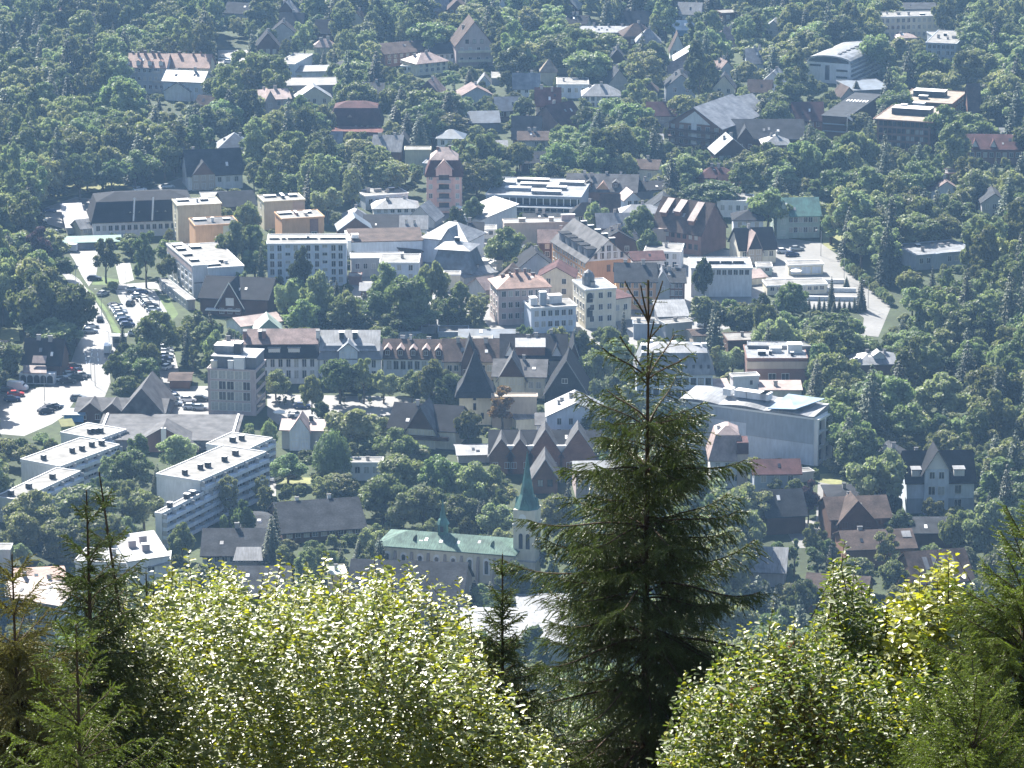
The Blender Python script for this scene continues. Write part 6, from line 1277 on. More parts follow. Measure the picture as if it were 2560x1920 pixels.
# clipped row of little trees and a row of small conifers by the promenade
for i in range(15):
    f = i/14; g_ = U(2110+f*115, 672+f*92); add_tree('bush', g_.x, g_.y, 2.6, 3.6)
for i in range(16):
    g_ = U(1972+i*12.6, 778+1.5*(i % 3)); add_tree('spruce', g_.x, g_.y, ru(1.2, 1.8), ru(2.6, 4.6))
for x, y, w_, h_ in ((2152,775,3,10),(2078,770,2.4,9),(2116,720,2,3.4)): g_ = U(x, y); add_tree('spruce', g_.x, g_.y, w_, h_)
for x, y in ((698,1012),(712,1013),(731,1012),(762,1011),(860,1010),(899,1004),(925,1014),(958,1006)):
    g_ = U(x, y); add_tree('column', g_.x, g_.y, 1.3, ru(2.2, 3.6))
NH = len(TREES)
OPEN = np.zeros((GY, GX), bool)
for pl in OPENPX: OPEN |= inside(pl, GXX, GYY)
def infoot(x, y, mrg=1.5):
    for ax, ay, ca, sa, W, D, _h in FOOT:
        dx, dy = x-ax, y-ay
        if abs(dx) + abs(dy) > 90: continue
        u, v = dx*ca+dy*sa, -dx*sa+dy*ca
        if -mrg < u < W+mrg and -mrg < v < D+mrg: return True
    return False
rt_ = random.Random(5); cand = []
y = 655.0
while y < 1780:
    hw = y*.1345 + 26; x = -hw
    while x < hw: cand.append((x + rt_.uniform(-3, 3), y + rt_.uniform(-4, 4))); x += rt_.uniform(5.2, 7.6) if y < 1050 else rt_.uniform(7, 10)
    y += 6.5 if y < 1050 else 8.5
rt_.shuffle(cand)
from mathutils import noise as mn
def nz(x, y, s, o): return mn.noise(Vector((x/s+o, y/s-o, o*1.7)))
placed = {}
for t in TREES: placed.setdefault((int(t[2]//8), int(t[3]//8)), []).append((t[2], t[3]))
def near(x, y, r):
    cx, cy = int(x//8), int(y//8)
    return any((a-x)**2+(b-y)**2 < r*r for i in (-1,0,1) for j in (-1,0,1) for a, b in placed.get((cx+i, cy+j), ()))
for x, y in cand:
    if infoot(x, y): continue
    px, py = P((x, y, 0)); gi, gj = int(py//CW), int(px//CW)
    if 0 <= gi < GY and 0 <= gj < GX and OPEN[gi, gj]: continue
    wood = 1.0 if (px > 1750 and py > 330) or px < 640 or py < 140 else .8
    if nz(x, y, 30, 51) > .46: continue
    for attempt in range(4):
        q = rt_.random()
        if attempt == 3: k, w_, h_ = 'bush', rt_.uniform(2.5, 5), rt_.uniform(2, 4)
        elif q < .12 + .30*max(0, nz(x, y, 45, 3)): k, w_, h_ = 'spruce', rt_.uniform(4.5, 7), rt_.uniform(10, 18)
        elif nz(x, y, 60, 9) > .12 and rt_.random() < .65: k, w_, h_ = 'tall', rt_.uniform(5, 8), rt_.uniform(13, 19)
        elif q < .2: k, w_, h_ = 'column', rt_.uniform(3.5, 5), rt_.uniform(9, 13)
        elif q < .38: k, w_, h_ = 'oval', rt_.uniform(6, 8.5), rt_.uniform(11, 16)
        elif q < .62: k, w_, h_ = 'pale', rt_.uniform(7.5, 12), rt_.uniform(8, 13)
        elif q < .9: k, w_, h_ = 'round', rt_.uniform(8, 13), rt_.uniform(9, 14)
        else: k, w_, h_ = 'dark', rt_.uniform(7, 11), rt_.uniform(8, 12)
        if attempt == 1: w_ *= .7; h_ *= .65
        if attempt == 2: w_ *= .5; h_ *= .45
        if attempt == 0 and k != 'bush': w_ *= 1.25 + max(0, y-1000)/2200; h_ *= 1.15
        h_ *= 1.12 + .5*nz(x, y, 38, 21); w_ *= 1 + .35*nz(x, y, 50, 33)
        if near(x, y, min(w_*(.46 if y > 1050 else .40), 8)): continue
        s = scale_at((x, y, 5)); a = P((x, y, h_)); wp = w_*s; x0, x1 = a[0]-wp*.42, a[0]+wp*.42; y0, y1 = a[1]+wp*.05, P((x, y, 2))[1]
        c0, c1, r0, r1 = max(0, int(x0//CW)), min(GX-1, int(x1//CW)), max(0, int(y0//CW)), min(GY-1, int(y1//CW))
        if c1 < c0 or r1 < r0:
            if py < -40: break
            if -150 < px < 2710: add_tree(k, x, y, w_, h_); placed.setdefault((int(x//8), int(y//8)), []).append((x, y))
            break
        pw = prot[r0:r1+1, c0:c1+1]
        if (pw > y).mean() > (.13 if attempt < 3 else .3)*(1.7 if y > 1150 else 1 if y > 930 else .5) or (pw > 4000).mean() > .06: continue
        add_tree(k, x, y, w_, h_); placed.setdefault((int(x//8), int(y//8)), []).append((x, y)); break
# --- which are visible, and how large they show
order = sorted(range(len(TREES)), key=lambda i: TREES[i][3]); taken = np.zeros((GY, GX), bool); visn = [0]*len(TREES)
FOOTS = sorted(FOOT, key=lambda f: f[1]); fi = 0
def fore(px, py):      # roughly what the near plants cover
    return py > 1440 + 60*math.sin(px/90)
taken |= np.vectorize(fore)(GXX, GYY)
def foot_hull(f):
    ax, ay, ca, sa, W, D, hh = f
    return hull([P((ax+u*ca-v*sa, ay+u*sa+v*ca, z)) for u in (0, W) for v in (0, D) for z in (0, hh*.85)])
for i in order:
    k, mi_, x, y, sx, sz, rz = TREES[i]
    while fi < len(FOOTS) and FOOTS[fi][1] < y: taken |= inside(foot_hull(FOOTS[fi]), GXX, GYY); fi += 1
    d = KIND[k]; s = scale_at((x, y, 5)); a = P((x, y, sz*d['H'])); b_ = P((x, y, .5)); wp = sx*d['R']*s; cy = (a[1]+b_[1])/2; ry = (b_[1]-a[1])/2
    m_ = ((GXX-a[0])/max(wp, 6))**2 + ((GYY-cy)/max(ry, 6))**2 < 1
    visn[i] = int((m_ & ~taken).sum()) + (1 if i < NH else 0); taken |= ((GXX-a[0])/max(wp*.85, 4))**2 + ((GYY-cy)/max(ry*.85, 4))**2 < 1
BROAD = ('round', 'pale', 'dark', 'oval', 'tall'); lim = {'broad': 300, 'spruce': 200, 'column': 200, 'bush': 200}
def fam(k): return 'broad' if k in BROAD else k
rank = {}; single = set()
for i in sorted(range(len(TREES)), key=lambda i: -visn[i]):
    f = fam(TREES[i][0]); rank[f] = rank.get(f, 0) + 1
    if rank[f] <= lim.get(f, 300) and (visn[i] > 0): single.add(i)
first = {}
for i in sorted(single, key=lambda i: TREES[i][3]):
    k, mi_, x, y, sx, sz, rz = TREES[i]; d = KIND[k]
    txt = d['txt']
    if k in BROAD or k == 'spruce': txt = ('small ' if sz*d['H'] < 7.5 else 'tall ' if sz*d['H'] > 13.5 and 'tall' not in txt else '') + txt
    o = empty(d['name'], (x, y, 0), rz); o.scale = (sx, sx, sz)
    tag(o, place_label(txt, x, y, 5), d['cat'], GROUPS.get(k))
    c = link('crown', d['me'][mi_], o); first.setdefault((k, mi_), c)
    if d['tr']: link('trunk', d['tr'][i % len(d['tr'])], o)
# --- the rest: one object per mass
def mass(name, ids, fm):
    protos = []; idx = {}
    for i in ids:
        key = (TREES[i][0], TREES[i][1])
        if key not in first: continue
        if key not in idx: idx[key] = len(protos); protos.append(first[key])
    ids = [i for i in ids if (TREES[i][0], TREES[i][1]) in idx]
    if not ids: return
    me = bpy.data.meshes.new(name); me.from_pydata([(TREES[i][2], TREES[i][3], 0) for i in ids], [], [])
    a = me.attributes.new('pick', 'INT', 'POINT'); a.data.foreach_set('value', [idx[(TREES[i][0], TREES[i][1])] for i in ids])
    a = me.attributes.new('size', 'FLOAT_VECTOR', 'POINT'); a.data.foreach_set('vector', [v for i in ids for v in (TREES[i][4], TREES[i][4], TREES[i][5])])
    a = me.attributes.new('turn', 'FLOAT_VECTOR', 'POINT'); a.data.foreach_set('vector', [v for i in ids for v in (0, 0, TREES[i][6])])
    o = link(name, me); o['kind'] = 'stuff'
    ng = bpy.data.node_groups.new(name, 'GeometryNodeTree'); ng.interface.new_socket('Geometry', in_out='INPUT', socket_type='NodeSocketGeometry'); ng.interface.new_socket('Geometry', in_out='OUTPUT', socket_type='NodeSocketGeometry')
    gi = ng.nodes.new('NodeGroupInput'); go = ng.nodes.new('NodeGroupOutput'); ip = ng.nodes.new('GeometryNodeInstanceOnPoints'); jn = ng.nodes.new('GeometryNodeGeometryToInstance')
    for p_ in reversed(protos):
        oi = ng.nodes.new('GeometryNodeObjectInfo'); oi.inputs['Object'].default_value = p_; oi.transform_space = 'ORIGINAL'; ng.links.new(oi.outputs['Geometry'], jn.inputs[0])
    def attr(nm, ty):
        n = ng.nodes.new('GeometryNodeInputNamedAttribute'); n.data_type = ty; n.inputs['Name'].default_value = nm; return n.outputs[0]
    ng.links.new(gi.outputs[0], ip.inputs['Points']); ng.links.new(jn.outputs[0], ip.inputs['Instance']); ip.inputs['Pick Instance'].default_value = True
    ng.links.new(attr('pick', 'INT'), ip.inputs['Instance Index']); ng.links.new(attr('size', 'FLOAT_VECTOR'), ip.inputs['Scale']); ng.links.new(attr('turn', 'FLOAT_VECTOR'), ip.inputs['Rotation'])
    ng.links.new(ip.outputs[0], go.inputs[0]); md = o.modifiers.new('trees', 'NODES'); md.node_group = ng
rest = [i for i in range(len(TREES)) if i not in single]
mass('distant_broadleaf_wood', [i for i in rest if fam(TREES[i][0]) == 'broad'], 'broad')
mass('distant_spruce_wood', [i for i in rest if TREES[i][0] in ('spruce', 'column')], 'spruce')
mass('undergrowth', [i for i in rest if TREES[i][0] == 'bush'], 'bush')
print('TREES', len(TREES), 'single', len(single))
# ================================================================== the near plants on the slope, about thirty metres away
def near_at(px, py, dist_y): return at_y(px, py, dist_y)
def leafy(name, c, rough, tr, tcol, spec=.5, objvar=0, var=.3):
    return mat(name, c, rough, spec, var=var, scale=9, trans=tr, tcol=tcol, objvar=objvar)
M['bush_leaf'] = leafy('glossy_leaf', (.17,.20,.08), .40, .30, (1.5,1.6,.5), 1.0)
M['bush_leaf_y'] = leafy('yellowish_leaf', (.27,.28,.05), .35, .42, (1.5,1.5,.45))
M['under_leaf'] = leafy('undergrowth_leaf', (.10,.13,.045), .5, .3, (1.5,1.7,.5), .4)
M['needle'] = leafy('spruce_needles', (.092,.116,.044), .42, .18, (1.3,1.6,.6), .35)
M['needle_l'] = leafy('pale_spruce_needles', (.15,.19,.05), .45, .24, (1.4,1.6,.6), .35)
M['needle_y'] = leafy('yellowish_needles', (.19,.17,.06), .55, .2, (1.3,1.5,.6), .3)
M['twig'] = mat('spruce_twig_bark', (.075,.050,.035), .85, .25, var=.25, scale=8)
M['berry'] = mat('red_berries', (.45,.05,.03), .4, .5, var=.1)
def basis(D, rs):
    D = D/np.linalg.norm(D, axis=1, keepdims=True); R_ = rand_unit(len(D), rs); A = np.cross(D, R_); A /= np.linalg.norm(A, axis=1, keepdims=True); return D, A, np.cross(D, A)
def twig_needles(P0, Dr, L, rs, per=26, nl=.0155, nw=.0050, bend=None):
    """needles all round straight twigs: start P0 (n,3), direction Dr, length L -> V, F"""
    n = len(P0); D, A, B_ = basis(Dr, rs); k = per
    t = (np.arange(k)+.5)/k; T = np.tile(t, n); I = np.repeat(np.arange(n), k); ang = rs.rand(n*k)*2*math.pi
    base = P0[I] + D[I]*(T*L[I])[:, None]
    if bend is not None: base[:, 2] -= bend[I]*(T**2)*L[I]
    out = A[I]*np.cos(ang)[:, None] + B_[I]*np.sin(ang)[:, None]; nd = out*.66 + D[I]*.75; ln = nl*rs.uniform(.75, 1.15, n*k)*(1-.35*T)
    tip = base + nd*ln[:, None]; sd = np.cross(nd, out + D[I]*.1 + rand_unit(n*k, rs)*.4); sd /= np.linalg.norm(sd, axis=1, keepdims=True)+1e-9
    V = np.stack([base - sd*nw*.5, base + sd*nw*.5, tip + sd*nw*.22, tip - sd*nw*.22], 1).reshape(-1, 3)
    return V, (np.arange(n*k*4)).reshape(-1, 4)
def spruce(name, label, px, py, Y, depth, Rf, whorls=.42, nm='needle', seed=1, per=22, twl=.13, dens=1.0, lean=0.0, extra=1, droop=1.0, open_top=2, tw=.03, group=None, bare=False):
    """young spruce: tip at pixel (px, py) and distance Y; crown built `depth` metres down; Rf(t) is the branch reach t metres under the tip"""
    rs = np.random.RandomState(seed); R2 = random.Random(seed); tip = at_y(px, py, Y); gz = hill_z(Y); root = empty(name, (tip.x, Y, gz - .4)); tag(root, label, 'tree', group)
    Ht = tip.z - (gz - .4)
    tr = MB(); pts, rad = [], []
    for k in range(24):
        f = k/23; t = Ht*(1-f)**1.3; pts.append((lean*t/Ht*0 + lean*(t/ max(depth,1))*.3, 0, Ht - t)); rad.append(.005 + t*.0085*tw/.03)
    tr.tube(pts[::1], rad, M['twig'], 8); tr.build('trunk', root)
    t = whorls*R2.uniform(.75, .95); w_ = 0
    while t < depth:
        nb = R2.randint(4, 6) if w_ < open_top else R2.randint(5, 7); a0 = R2.uniform(0, 6.28)
        levels = [(t + R2.uniform(-.02, .02), a0 + 6.283*i/nb + R2.uniform(-.2, .2), 1.0) for i in range(nb)]
        if bare: levels += [(t + R2.uniform(.08, .92)*whorls, R2.uniform(0, 6.28), R2.uniform(.35, .75)) for _ in range(int(nb*extra*min(1, (t-.15)/2.3)) + 1)]
        elif w_ >= open_top: levels += [(t + R2.uniform(.1, .9)*whorls, R2.uniform(0, 6.28), R2.uniform(.45, .8)) for _ in range(int(nb*extra))]
        for tt, az, fr in levels:
            L = Rf(tt)*fr*R2.uniform(.76, 1.04)*(1.45 if bare and w_ == 0 else 1); el = math.radians(16 if bare and w_ == 0 else 5 if bare and w_ == 1 else 0) + math.radians(58 - 30*min(1, tt/1.5) - 22*droop*min(1, max(0, tt-1.2)/2.5) + R2.uniform(-8, 8)); n = max(4, int(L/.09))
            bp = []; x = z = 0
            for i in range(n+1):
                f = i/n; e = el - droop*.35*math.sin(f*math.pi)*min(1, tt/1.4) + (.55 if tt > 1.2 else .35)*max(0, f-.55); bp.append((x, z)); x += L/n*math.cos(e); z += L/n*math.sin(e)
            lx = lean*(tt/max(depth,1))*.3
            B3 = np.array([(lx + q[0]*math.cos(az), q[0]*math.sin(az), Ht - tt + q[1]) for q in bp])
            br = MB(); br.tube([tuple(v) for v in B3], [max(.0028, (.0055 if bare and w_ < 2 else .003)+.0075*L*(1-i/n)) for i in range(n+1)], M['twig'], 5); bo = br.build('branch', root)
            P0, Dr, Ls, bend = [], [], [], []
            side = np.array((-math.sin(az), math.cos(az), 0)); fwd = np.array((math.cos(az), math.sin(az), 0)); up = np.array((0, 0, 1.))
            m_ = int(L/.021*dens)
            if bare and w_ == 0: m_ = 2
            elif bare and w_ == 1: m_ = int(m_*.6)
            for j in range(m_):
                f = .12 + .88*(j+R2.random())/m_; q = f*n; i0 = min(n-1, int(q)); p = B3[i0] + (B3[i0+1]-B3[i0])*(q-i0); sg = 1 if j % 2 else -1
                tl = twl*R2.uniform(.55, 1.2)*(1.0 + .9*(1-f)*min(1, tt/1.0))*min(1, .35+L)
                hang = droop*(.25 + .85*(1-f))*min(1, tt/1.5)*R2.uniform(.4, 1.3)
                dd = side*sg*R2.uniform(.5, 1) + fwd*R2.uniform(.4, .9) + up*(R2.uniform(0, .5)*(1 if tt < 1 else .4) - hang)
                P0.append(p); Dr.append(dd); Ls.append(tl); bend.append(.15*hang)
                if tl > .10 and tt > .8:
                    for _ in range(2 if tt > 1.4 else 1):
                        g_ = R2.uniform(.25, .8); dn = dd/np.linalg.norm(dd); P0.append(p + dn*tl*g_); Dr.append(dn + side*R2.uniform(-.9, .9) + up*R2.uniform(-.9, .1)*droop); Ls.append(tl*R2.uniform(.4, .75)); bend.append(.1)
            for i in range(n): P0.append(B3[i]); Dr.append(B3[i+1]-B3[i]); Ls.append(np.linalg.norm(B3[i+1]-B3[i])); bend.append(0)
            if P0:
                V, F = twig_needles(np.array(P0), np.array(Dr), np.array(Ls), rs, per=per, bend=np.array(bend))
                # thin twig stems
                D_ = np.array(Dr); D_ /= np.linalg.norm(D_, axis=1, keepdims=True); E = np.array(P0) + D_*np.array(Ls)[:, None]; E[:, 2] -= np.array(bend)*np.array(Ls); sd = np.cross(D_, np.array((.3, 1, .2))); sd /= np.linalg.norm(sd, axis=1, keepdims=True)+1e-9
                SV = np.stack([np.array(P0)-sd*.0016, np.array(P0)+sd*.0016, E+sd*.0008, E-sd*.0008], 1).reshape(-1, 3); SF = np.arange(len(SV)).reshape(-1, 4) + len(V)
                me = np_mesh('needles', np.concatenate([V, SV]), np.concatenate([F, SF]), [M[nm], M['twig']], mi=np.concatenate([np.zeros(len(F)), np.ones(len(SF))]))
                link('needles', me, bo)
        t += whorls*R2.uniform(.85, 1.1); w_ += 1
    # leader and its buds
    n = 6; P0 = np.array([(0, 0, Ht - whorls*.9*i/n) for i in range(1, n)]); V, F = twig_needles(P0, np.tile((0, 0, 1.), (n-1, 1)), np.full(n-1, .07), rs, per=8, nl=.012)
    link('leader_needles', np_mesh('leader_needles', V, F, M[nm]), root)
    return root
def big_R(t):
    xs_ = [0, .45, 1.0, 1.55, 2.3, 3.4, 5, 6]; ys_ = [.1, .36, .56, .82, 1.14, 1.75, 2.15, 2.3]; return float(np.interp(t, xs_, ys_))
spruce('spruce_tree', 'big dark young spruce with bare leader standing in the middle right foreground', 1622, 700, 31, 5.4, big_R, whorls=.47, seed=4, bare=True, dens=1.4, per=34, extra=4.2, twl=.16)
spruce('spruce_tree', 'small spruce tip with red brown leader between the bright bush and the big spruce', 1256, 1385, 30, 2.6, lambda t: .10+.18*t if t < .5 else .19+.42*(t-.5), whorls=.24, seed=8, dens=1.5, per=28, twl=.13, extra=2.2, open_top=1)
spruce('spruce_tree', 'sparse spruce with long bare leader left of the bright bush', 216, 1225, 28, 3.6, lambda t: .12 + .30*t if t < .8 else .30 + .20*t, whorls=.27, nm='needle', seed=15, dens=1.6, per=30, extra=2.0, open_top=1)
spruce('spruce_tree', 'leaning thin spruce leader just right of the sparse spruce', 248, 1180, 29, 3.2, lambda t: .08 + .24*t, whorls=.32, nm='needle', seed=19, dens=1.3, per=28, lean=1.2, extra=1.2, open_top=2)
spruce('spruce_tree', 'yellowish drooping spruce at the left edge of the picture', 30, 1385, 27, 2.8, lambda t: .12 + .40*t, whorls=.24, nm='needle_y', seed=23, dens=1.9, per=30, extra=2.6, droop=1.5, twl=.16)
spruce('spruce_tree', 'dense dark green little spruce at the bottom left below the sparse spruce', 190, 1560, 25, 2.2, lambda t: .16 + .42*t, whorls=.24, nm='needle_l', seed=27, dens=1.6, per=26, extra=1.5, droop=1.1)
spruce('spruce_tree', 'pale green spruce filling the right edge of the picture', 2570, 1300, 27, 3.2, lambda t: .25 + .42*t, whorls=.22, nm='needle_l', seed=31, dens=2.0, per=28, extra=2.2, droop=.7)
spruce('spruce_tree', 'smaller pale green spruce at the bottom right corner', 2440, 1690, 24, 1.8, lambda t: .20 + .55*t, whorls=.17, nm='needle_l', seed=35, dens=2.0, per=28, extra=2.2, droop=.5)
spruce('spruce_tree', 'olive spruce top left of the right edge spruce behind the yellow shrub', 2436, 1500, 30, 2.6, lambda t: .16 + .40*t, whorls=.22, nm='needle', seed=37, dens=1.9, per=26, extra=2.0, droop=.6)
spruce('spruce_tree', 'brownish green spruce low between the big spruce and the yellow shrub', 1985, 1640, 28, 2.0, lambda t: .2 + .5*t, whorls=.20, nm='needle_y', seed=39, dens=1.7, per=26, extra=2.0, droop=.9)
spruce('spruce_tree', 'dark spruce top peeping over the bright bush at its left end', 365, 1428, 31, 1.6, lambda t: .08 + .30*t, whorls=.22, nm='needle', seed=41, dens=1.2, per=20, extra=1.0, droop=.8)
# ---- leafy shrubs
def leaf_arrays(P0, D, Nn, L, Wd):
    """pointed oval leaves, folded along the midrib: 6 vertices, 4 triangles each"""
    D = D/np.linalg.norm(D, axis=1, keepdims=True); S_ = np.cross(D, Nn); S_ /= np.linalg.norm(S_, axis=1, keepdims=True)+1e-9; Nn = np.cross(S_, D)
    l, w_ = L[:, None], Wd[:, None]
    V = np.stack([P0, P0+D*l*.35+S_*w_+Nn*w_*.35, P0+D*l*.75+S_*w_*.75+Nn*w_*.22, P0+D*l-Nn*l*.10, P0+D*l*.75-S_*w_*.75+Nn*w_*.22, P0+D*l*.35-S_*w_+Nn*w_*.35], 1).reshape(-1, 3)
    i = np.arange(len(P0))[:, None]*6; F = np.concatenate([np.concatenate([i, i+a, i+b], 1) for a, b in ((1,2),(2,3),(3,4),(4,5))], 0); return V, F
def shrub(name, label, Y, toppx, bottom, depthY, nshoot, leafL=.05, mats=('bush_leaf','bush_leaf_y'), ymix=.2, seed=1, shoot=(.25,.6), per=13, group=None, singles=280, lw=.30, hor=.45, cat='shrub', berries=0, spikes=(), cut=.26):
    """toppx: outline [(px, py), ...] of the shrub top; built in depth depthY around distance Y"""
    rs = np.random.RandomState(seed); R2 = random.Random(seed); xs_ = [p[0] for p in toppx]; tops = [p[1] for p in toppx]; mid = at_y((xs_[0]+xs_[-1])/2, bottom, Y)
    gz = hill_z(Y) - .3; root = empty(name, (mid.x, Y, gz)); tag(root, label, cat, group); O = np.array((mid.x, Y, gz)); st = MB(); P0, D, Nn, L, yl = [], [], [], [], []
    for i in range(nshoot):
        px = R2.uniform(xs_[0], xs_[-1]); top = np.interp(px, xs_, tops) + 14 + 85*mn.noise(Vector((px/60, seed*3.1, 0))); dy = R2.uniform(-depthY, depthY); u = R2.random()
        if mn.noise(Vector((px/55, u*(bottom-top)/48, dy*1.5+seed))) > cut and u > .06: continue
        edge = 1-abs(dy)/depthY*.35
        py = top + (bottom-top)*(u**1.15)*1.0 + (1-edge)*120 if i % 7 else top + R2.uniform(-75, 10)*(R2.random()**1.5)
        tip = np.array(at_y(px, py, Y+dy)); ln = R2.uniform(*shoot); dirv = np.array((R2.uniform(-.7,.7) + .25*math.copysign(1, px-(xs_[0]+xs_[-1])/2)*abs(px-(xs_[0]+xs_[-1])/2)/(xs_[-1]-xs_[0])*2, R2.uniform(-.45,.35), 1.0)); dirv /= np.linalg.norm(dirv)
        a = tip - dirv*ln; bow = np.array((R2.uniform(-.06,.06), R2.uniform(-.06,.06), 0)); m1 = (a+tip)/2 + bow
        if i % 11 == 0: st.tube([tuple(a-O), tuple(m1-O), tuple(tip-O)], [.0045, .003, .0015], M['twig'], 4)
        for j in range(per):
            f = (j+.6*R2.random())/per; p = a*(1-f)**2 + m1*2*f*(1-f) + tip*f*f; az = j*2.4 + R2.uniform(-.5,.5); o_ = np.array((math.cos(az), math.sin(az), R2.uniform(-.15,.75)*(.5+f)))
            P0.append(p - O); D.append(o_); L.append(leafL*R2.uniform(.5, 1.2)*(1-.35*max(0, f-.7)/.3)); Nn.append((R2.gauss(0, hor), R2.gauss(0, hor), 1)); yl.append(R2.random() < ymix*(1.8 if f > .75 else .7))
    for sx, sy in spikes:                    # long upright shoots standing above the rest
        for r_ in range(4):
            dy = R2.uniform(-.4, .4); tip = np.array(at_y(sx + (R2.uniform(-34, 34) if r_ else 0), sy + (R2.uniform(25, 90) if r_ else 0), Y+dy)); ln = R2.uniform(.45, .7); a = tip - np.array((R2.uniform(-.08, .08), 0, ln)); m1 = (a+tip)/2 + np.array((R2.uniform(-.04, .04), 0, 0))
            st.tube([tuple(a-O), tuple(m1-O), tuple(tip-O)], [.006, .004, .0018], M['twig'], 4)
            for j in range(26):
                f = (j+.5)/26; p = a*(1-f)**2 + m1*2*f*(1-f) + tip*f*f; az = j*2.4 + R2.uniform(-.4, .4); P0.append(p - O); D.append(np.array((math.cos(az), math.sin(az), R2.uniform(-.1, .5)))); L.append(leafL*R2.uniform(.8, 1.25)*(1-.3*max(0, f-.8)/.2)); Nn.append((R2.gauss(0, .35), R2.gauss(0, .35), 1)); yl.append(R2.random() < ymix*(2.2 if f > .7 else 1))
    # main stems down to the slope
    for i in range(9):
        px = xs_[0] + (xs_[-1]-xs_[0])*(i+.5)/9; t_ = np.array(at_y(px, np.interp(px, xs_, tops)+90, Y+R2.uniform(-depthY, depthY)*.6)) - O; st.tube([(t_[0]*.3, t_[1]*.5, 0), (t_[0]*.55+.1*(i%3-1), abs(t_[1])*.8+.3, t_[2]*.55), (t_[0]*.85, abs(t_[1])+.3, t_[2]*.8), tuple(t_ - np.array((0,0,.12)))], [.03, .02, .010, .003], M['twig'], 6)
    st.build('stem', root)
    P0, D, Nn, L, yl = map(np.array, (P0, D, Nn, L, yl)); yv = P0[:, 1]; tall = P0[:, 2]
    sc_ = tall*1.0 - yv*.6 + rs.rand(len(P0))*.8; pick = np.zeros(len(P0), bool); pick[np.argsort(-sc_)[:singles]] = True
    for mt, sel in ((mats[0], ~yl), (mats[1], yl)):
        q = sel & ~pick
        if q.any():
            V, F = leaf_arrays(P0[q], D[q], Nn[q], L[q], L[q]*lw); o = link('foliage', np_mesh('foliage', V, F, M[mt]), root); o['kind'] = 'stuff'
    lm = {}
    for mt in mats:
        V, F = leaf_arrays(np.zeros((1,3)), np.array([(1.,0,0)]), np.array([(0,0,1.)]), np.array([1.]), np.array([lw])); lm[mt] = np_mesh('leaf', V, F, M[mt])
    for i in np.where(pick)[0]:
        d = Vector(D[i]).normalized(); s_ = d.cross(Vector(Nn[i])).normalized(); n_ = s_.cross(d); mm = Matrix((d, -s_, n_)).transposed().to_4x4()
        o = link('leaf', lm[mats[1] if yl[i] else mats[0]], root); o.matrix_local = Matrix.Translation(Vector(P0[i])) @ mm @ Matrix.Scale(float(L[i]), 4)
    if berries:
        bm_ = MB(); 
        for _ in range(berries):
            c = P0[R2.randrange(len(P0))]
            for _k in range(14): q = c + np.array([R2.gauss(0, .018) for _ in range(3)]); r_ = .006; bm_.add([q+np.array((r_,0,0)), q+np.array((0,r_,0)), q-np.array((r_,0,0)), q-np.array((0,r_,0)), q+np.array((0,0,r_)), q-np.array((0,0,r_))], [(0,1,4),(1,2,4),(2,3,4),(3,0,4),(1,0,5),(2,1,5),(3,2,5),(0,3,5)], M['berry'])
        bm_.build('berries', root)['kind'] = 'stuff'
    return root
shrub('glossy_shrub', 'large bright shrub of small glossy leaves across the lower left centre', 30, [(255,1620),(290,1560),(340,1510),(420,1470),(480,1440),(560,1455),(640,1500),(720,1485),(780,1480),(830,1470),(890,1510),(940,1480),(1000,1500),(1050,1540),(1110,1570),(1160,1620),(1220,1680),(1270,1720),(1330,1770),(1420,1880)], 1960, 2.0, 7600, leafL=.062, seed=3, ymix=.26, per=13, hor=.55, cut=.05, spikes=[(300,1480),(345,1440),(385,1425),(430,1400),(470,1372),(520,1395),(560,1400),(605,1425),(660,1430),(706,1385),(728,1410),(775,1420),(818,1378),(850,1420),(900,1430),(936,1392),(980,1440),(1022,1436),(1075,1480),(1120,1490),(1166,1502),(1200,1560),(1240,1610),(1290,1690)])
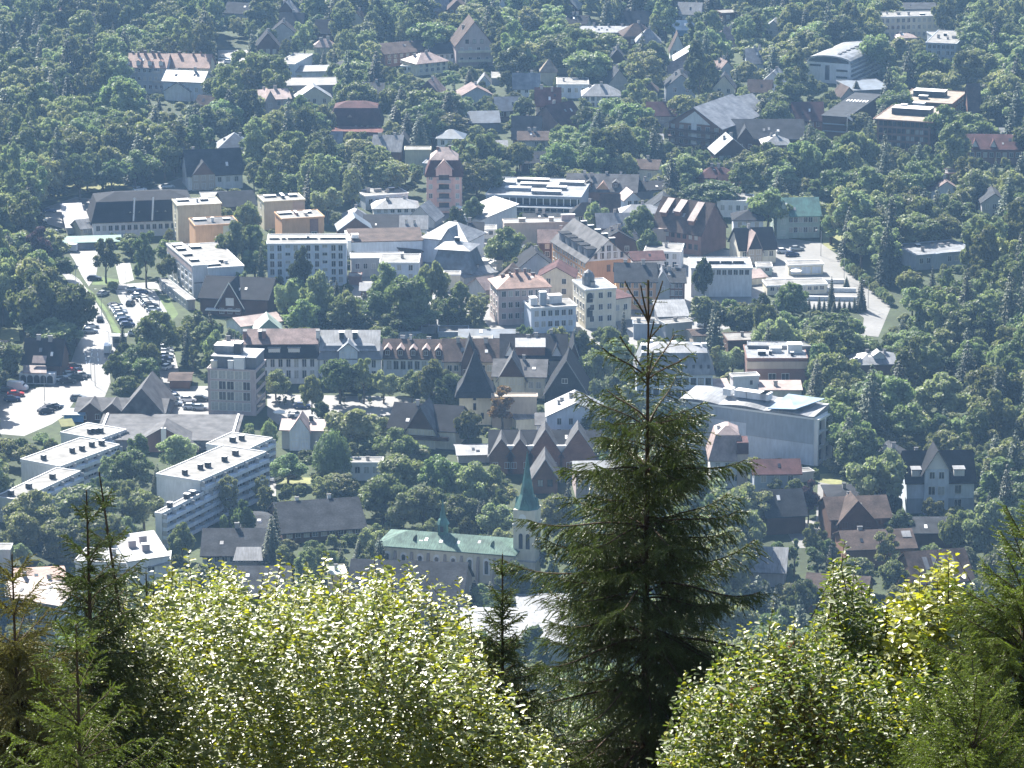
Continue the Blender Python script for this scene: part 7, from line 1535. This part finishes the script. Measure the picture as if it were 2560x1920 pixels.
shrub('glossy_shrub', 'upright leafy shoots of the shrub rising in front of the dark roofs near the church', 30.4, [(800,1382),(815,1376),(832,1400),(900,1440),(930,1398),(948,1402),(1010,1438),(1030,1440),(1160,1505),(1185,1520)], 1700, .5, 260, leafL=.058, seed=5, ymix=.35, per=15, singles=120)
shrub('mixed_shrub', 'dark leafy scrub under the small spruce and the big spruce', 32.5, [(1150,1800),(1250,1760),(1350,1720),(1450,1760),(1560,1740),(1680,1780),(1760,1760)], 1980, .5, 800, leafL=.055, seed=17, ymix=.08, mats=('under_leaf','bush_leaf_y'), per=12, singles=80)
shrub('yellow_shrub', 'shrub of broad yellow green sunlit leaves at lower right', 29, [(2190,1560),(2230,1500),(2270,1470),(2310,1440),(2340,1450),(2370,1412),(2385,1430),(2400,1500),(2420,1600)], 1900, .7, 420, spikes=[(2215,1500),(2262,1440),(2300,1420),(2345,1425),(2372,1385),(2400,1460)], leafL=.075, seed=7, ymix=.65, mats=('bush_leaf','bush_leaf_y'), per=11, singles=200, lw=.38)
shrub('rowan_shrub', 'tall pointed leafy shrub with grey green leaves right of the big spruce', 29.5, [(2030,1560),(2070,1480),(2095,1380),(2112,1366),(2130,1400),(2150,1480),(2200,1540),(2260,1520)], 1900, .7, 620, spikes=[(2065,1450),(2095,1400),(2112,1350),(2140,1400),(2175,1470)], leafL=.060, seed=9, ymix=.12, per=13, mats=('under_leaf','bush_leaf_y'), hor=.7, singles=200, lw=.28)
shrub('mixed_shrub', 'tangled dark leafy undergrowth with orange tints at the bottom right', 28, [(1640,1880),(1690,1780),(1740,1700),(1800,1640),(1850,1580),(1890,1620),(1930,1540),(2000,1560),(2100,1640),(2200,1640),(2300,1660),(2400,1700),(2560,1720)], 1960, 1.2, 2600, cut=.12, spikes=[(1760,1700),(1800,1650),(1850,1560),(1900,1590),(1935,1500),(1985,1540),(2035,1560),(2090,1580)], leafL=.055, seed=11, ymix=.22, mats=('under_leaf','bush_leaf_y'), per=12, singles=250, berries=14, hor=.8)
shrub('mixed_shrub', 'dark leafy undergrowth between the spruces at the bottom left', 29, [(40,1760),(120,1700),(200,1700),(280,1720),(340,1700),(400,1680)], 1960, .8, 420, leafL=.05, seed=13, mats=('under_leaf','bush_leaf_y'), ymix=.1, per=12, singles=120)
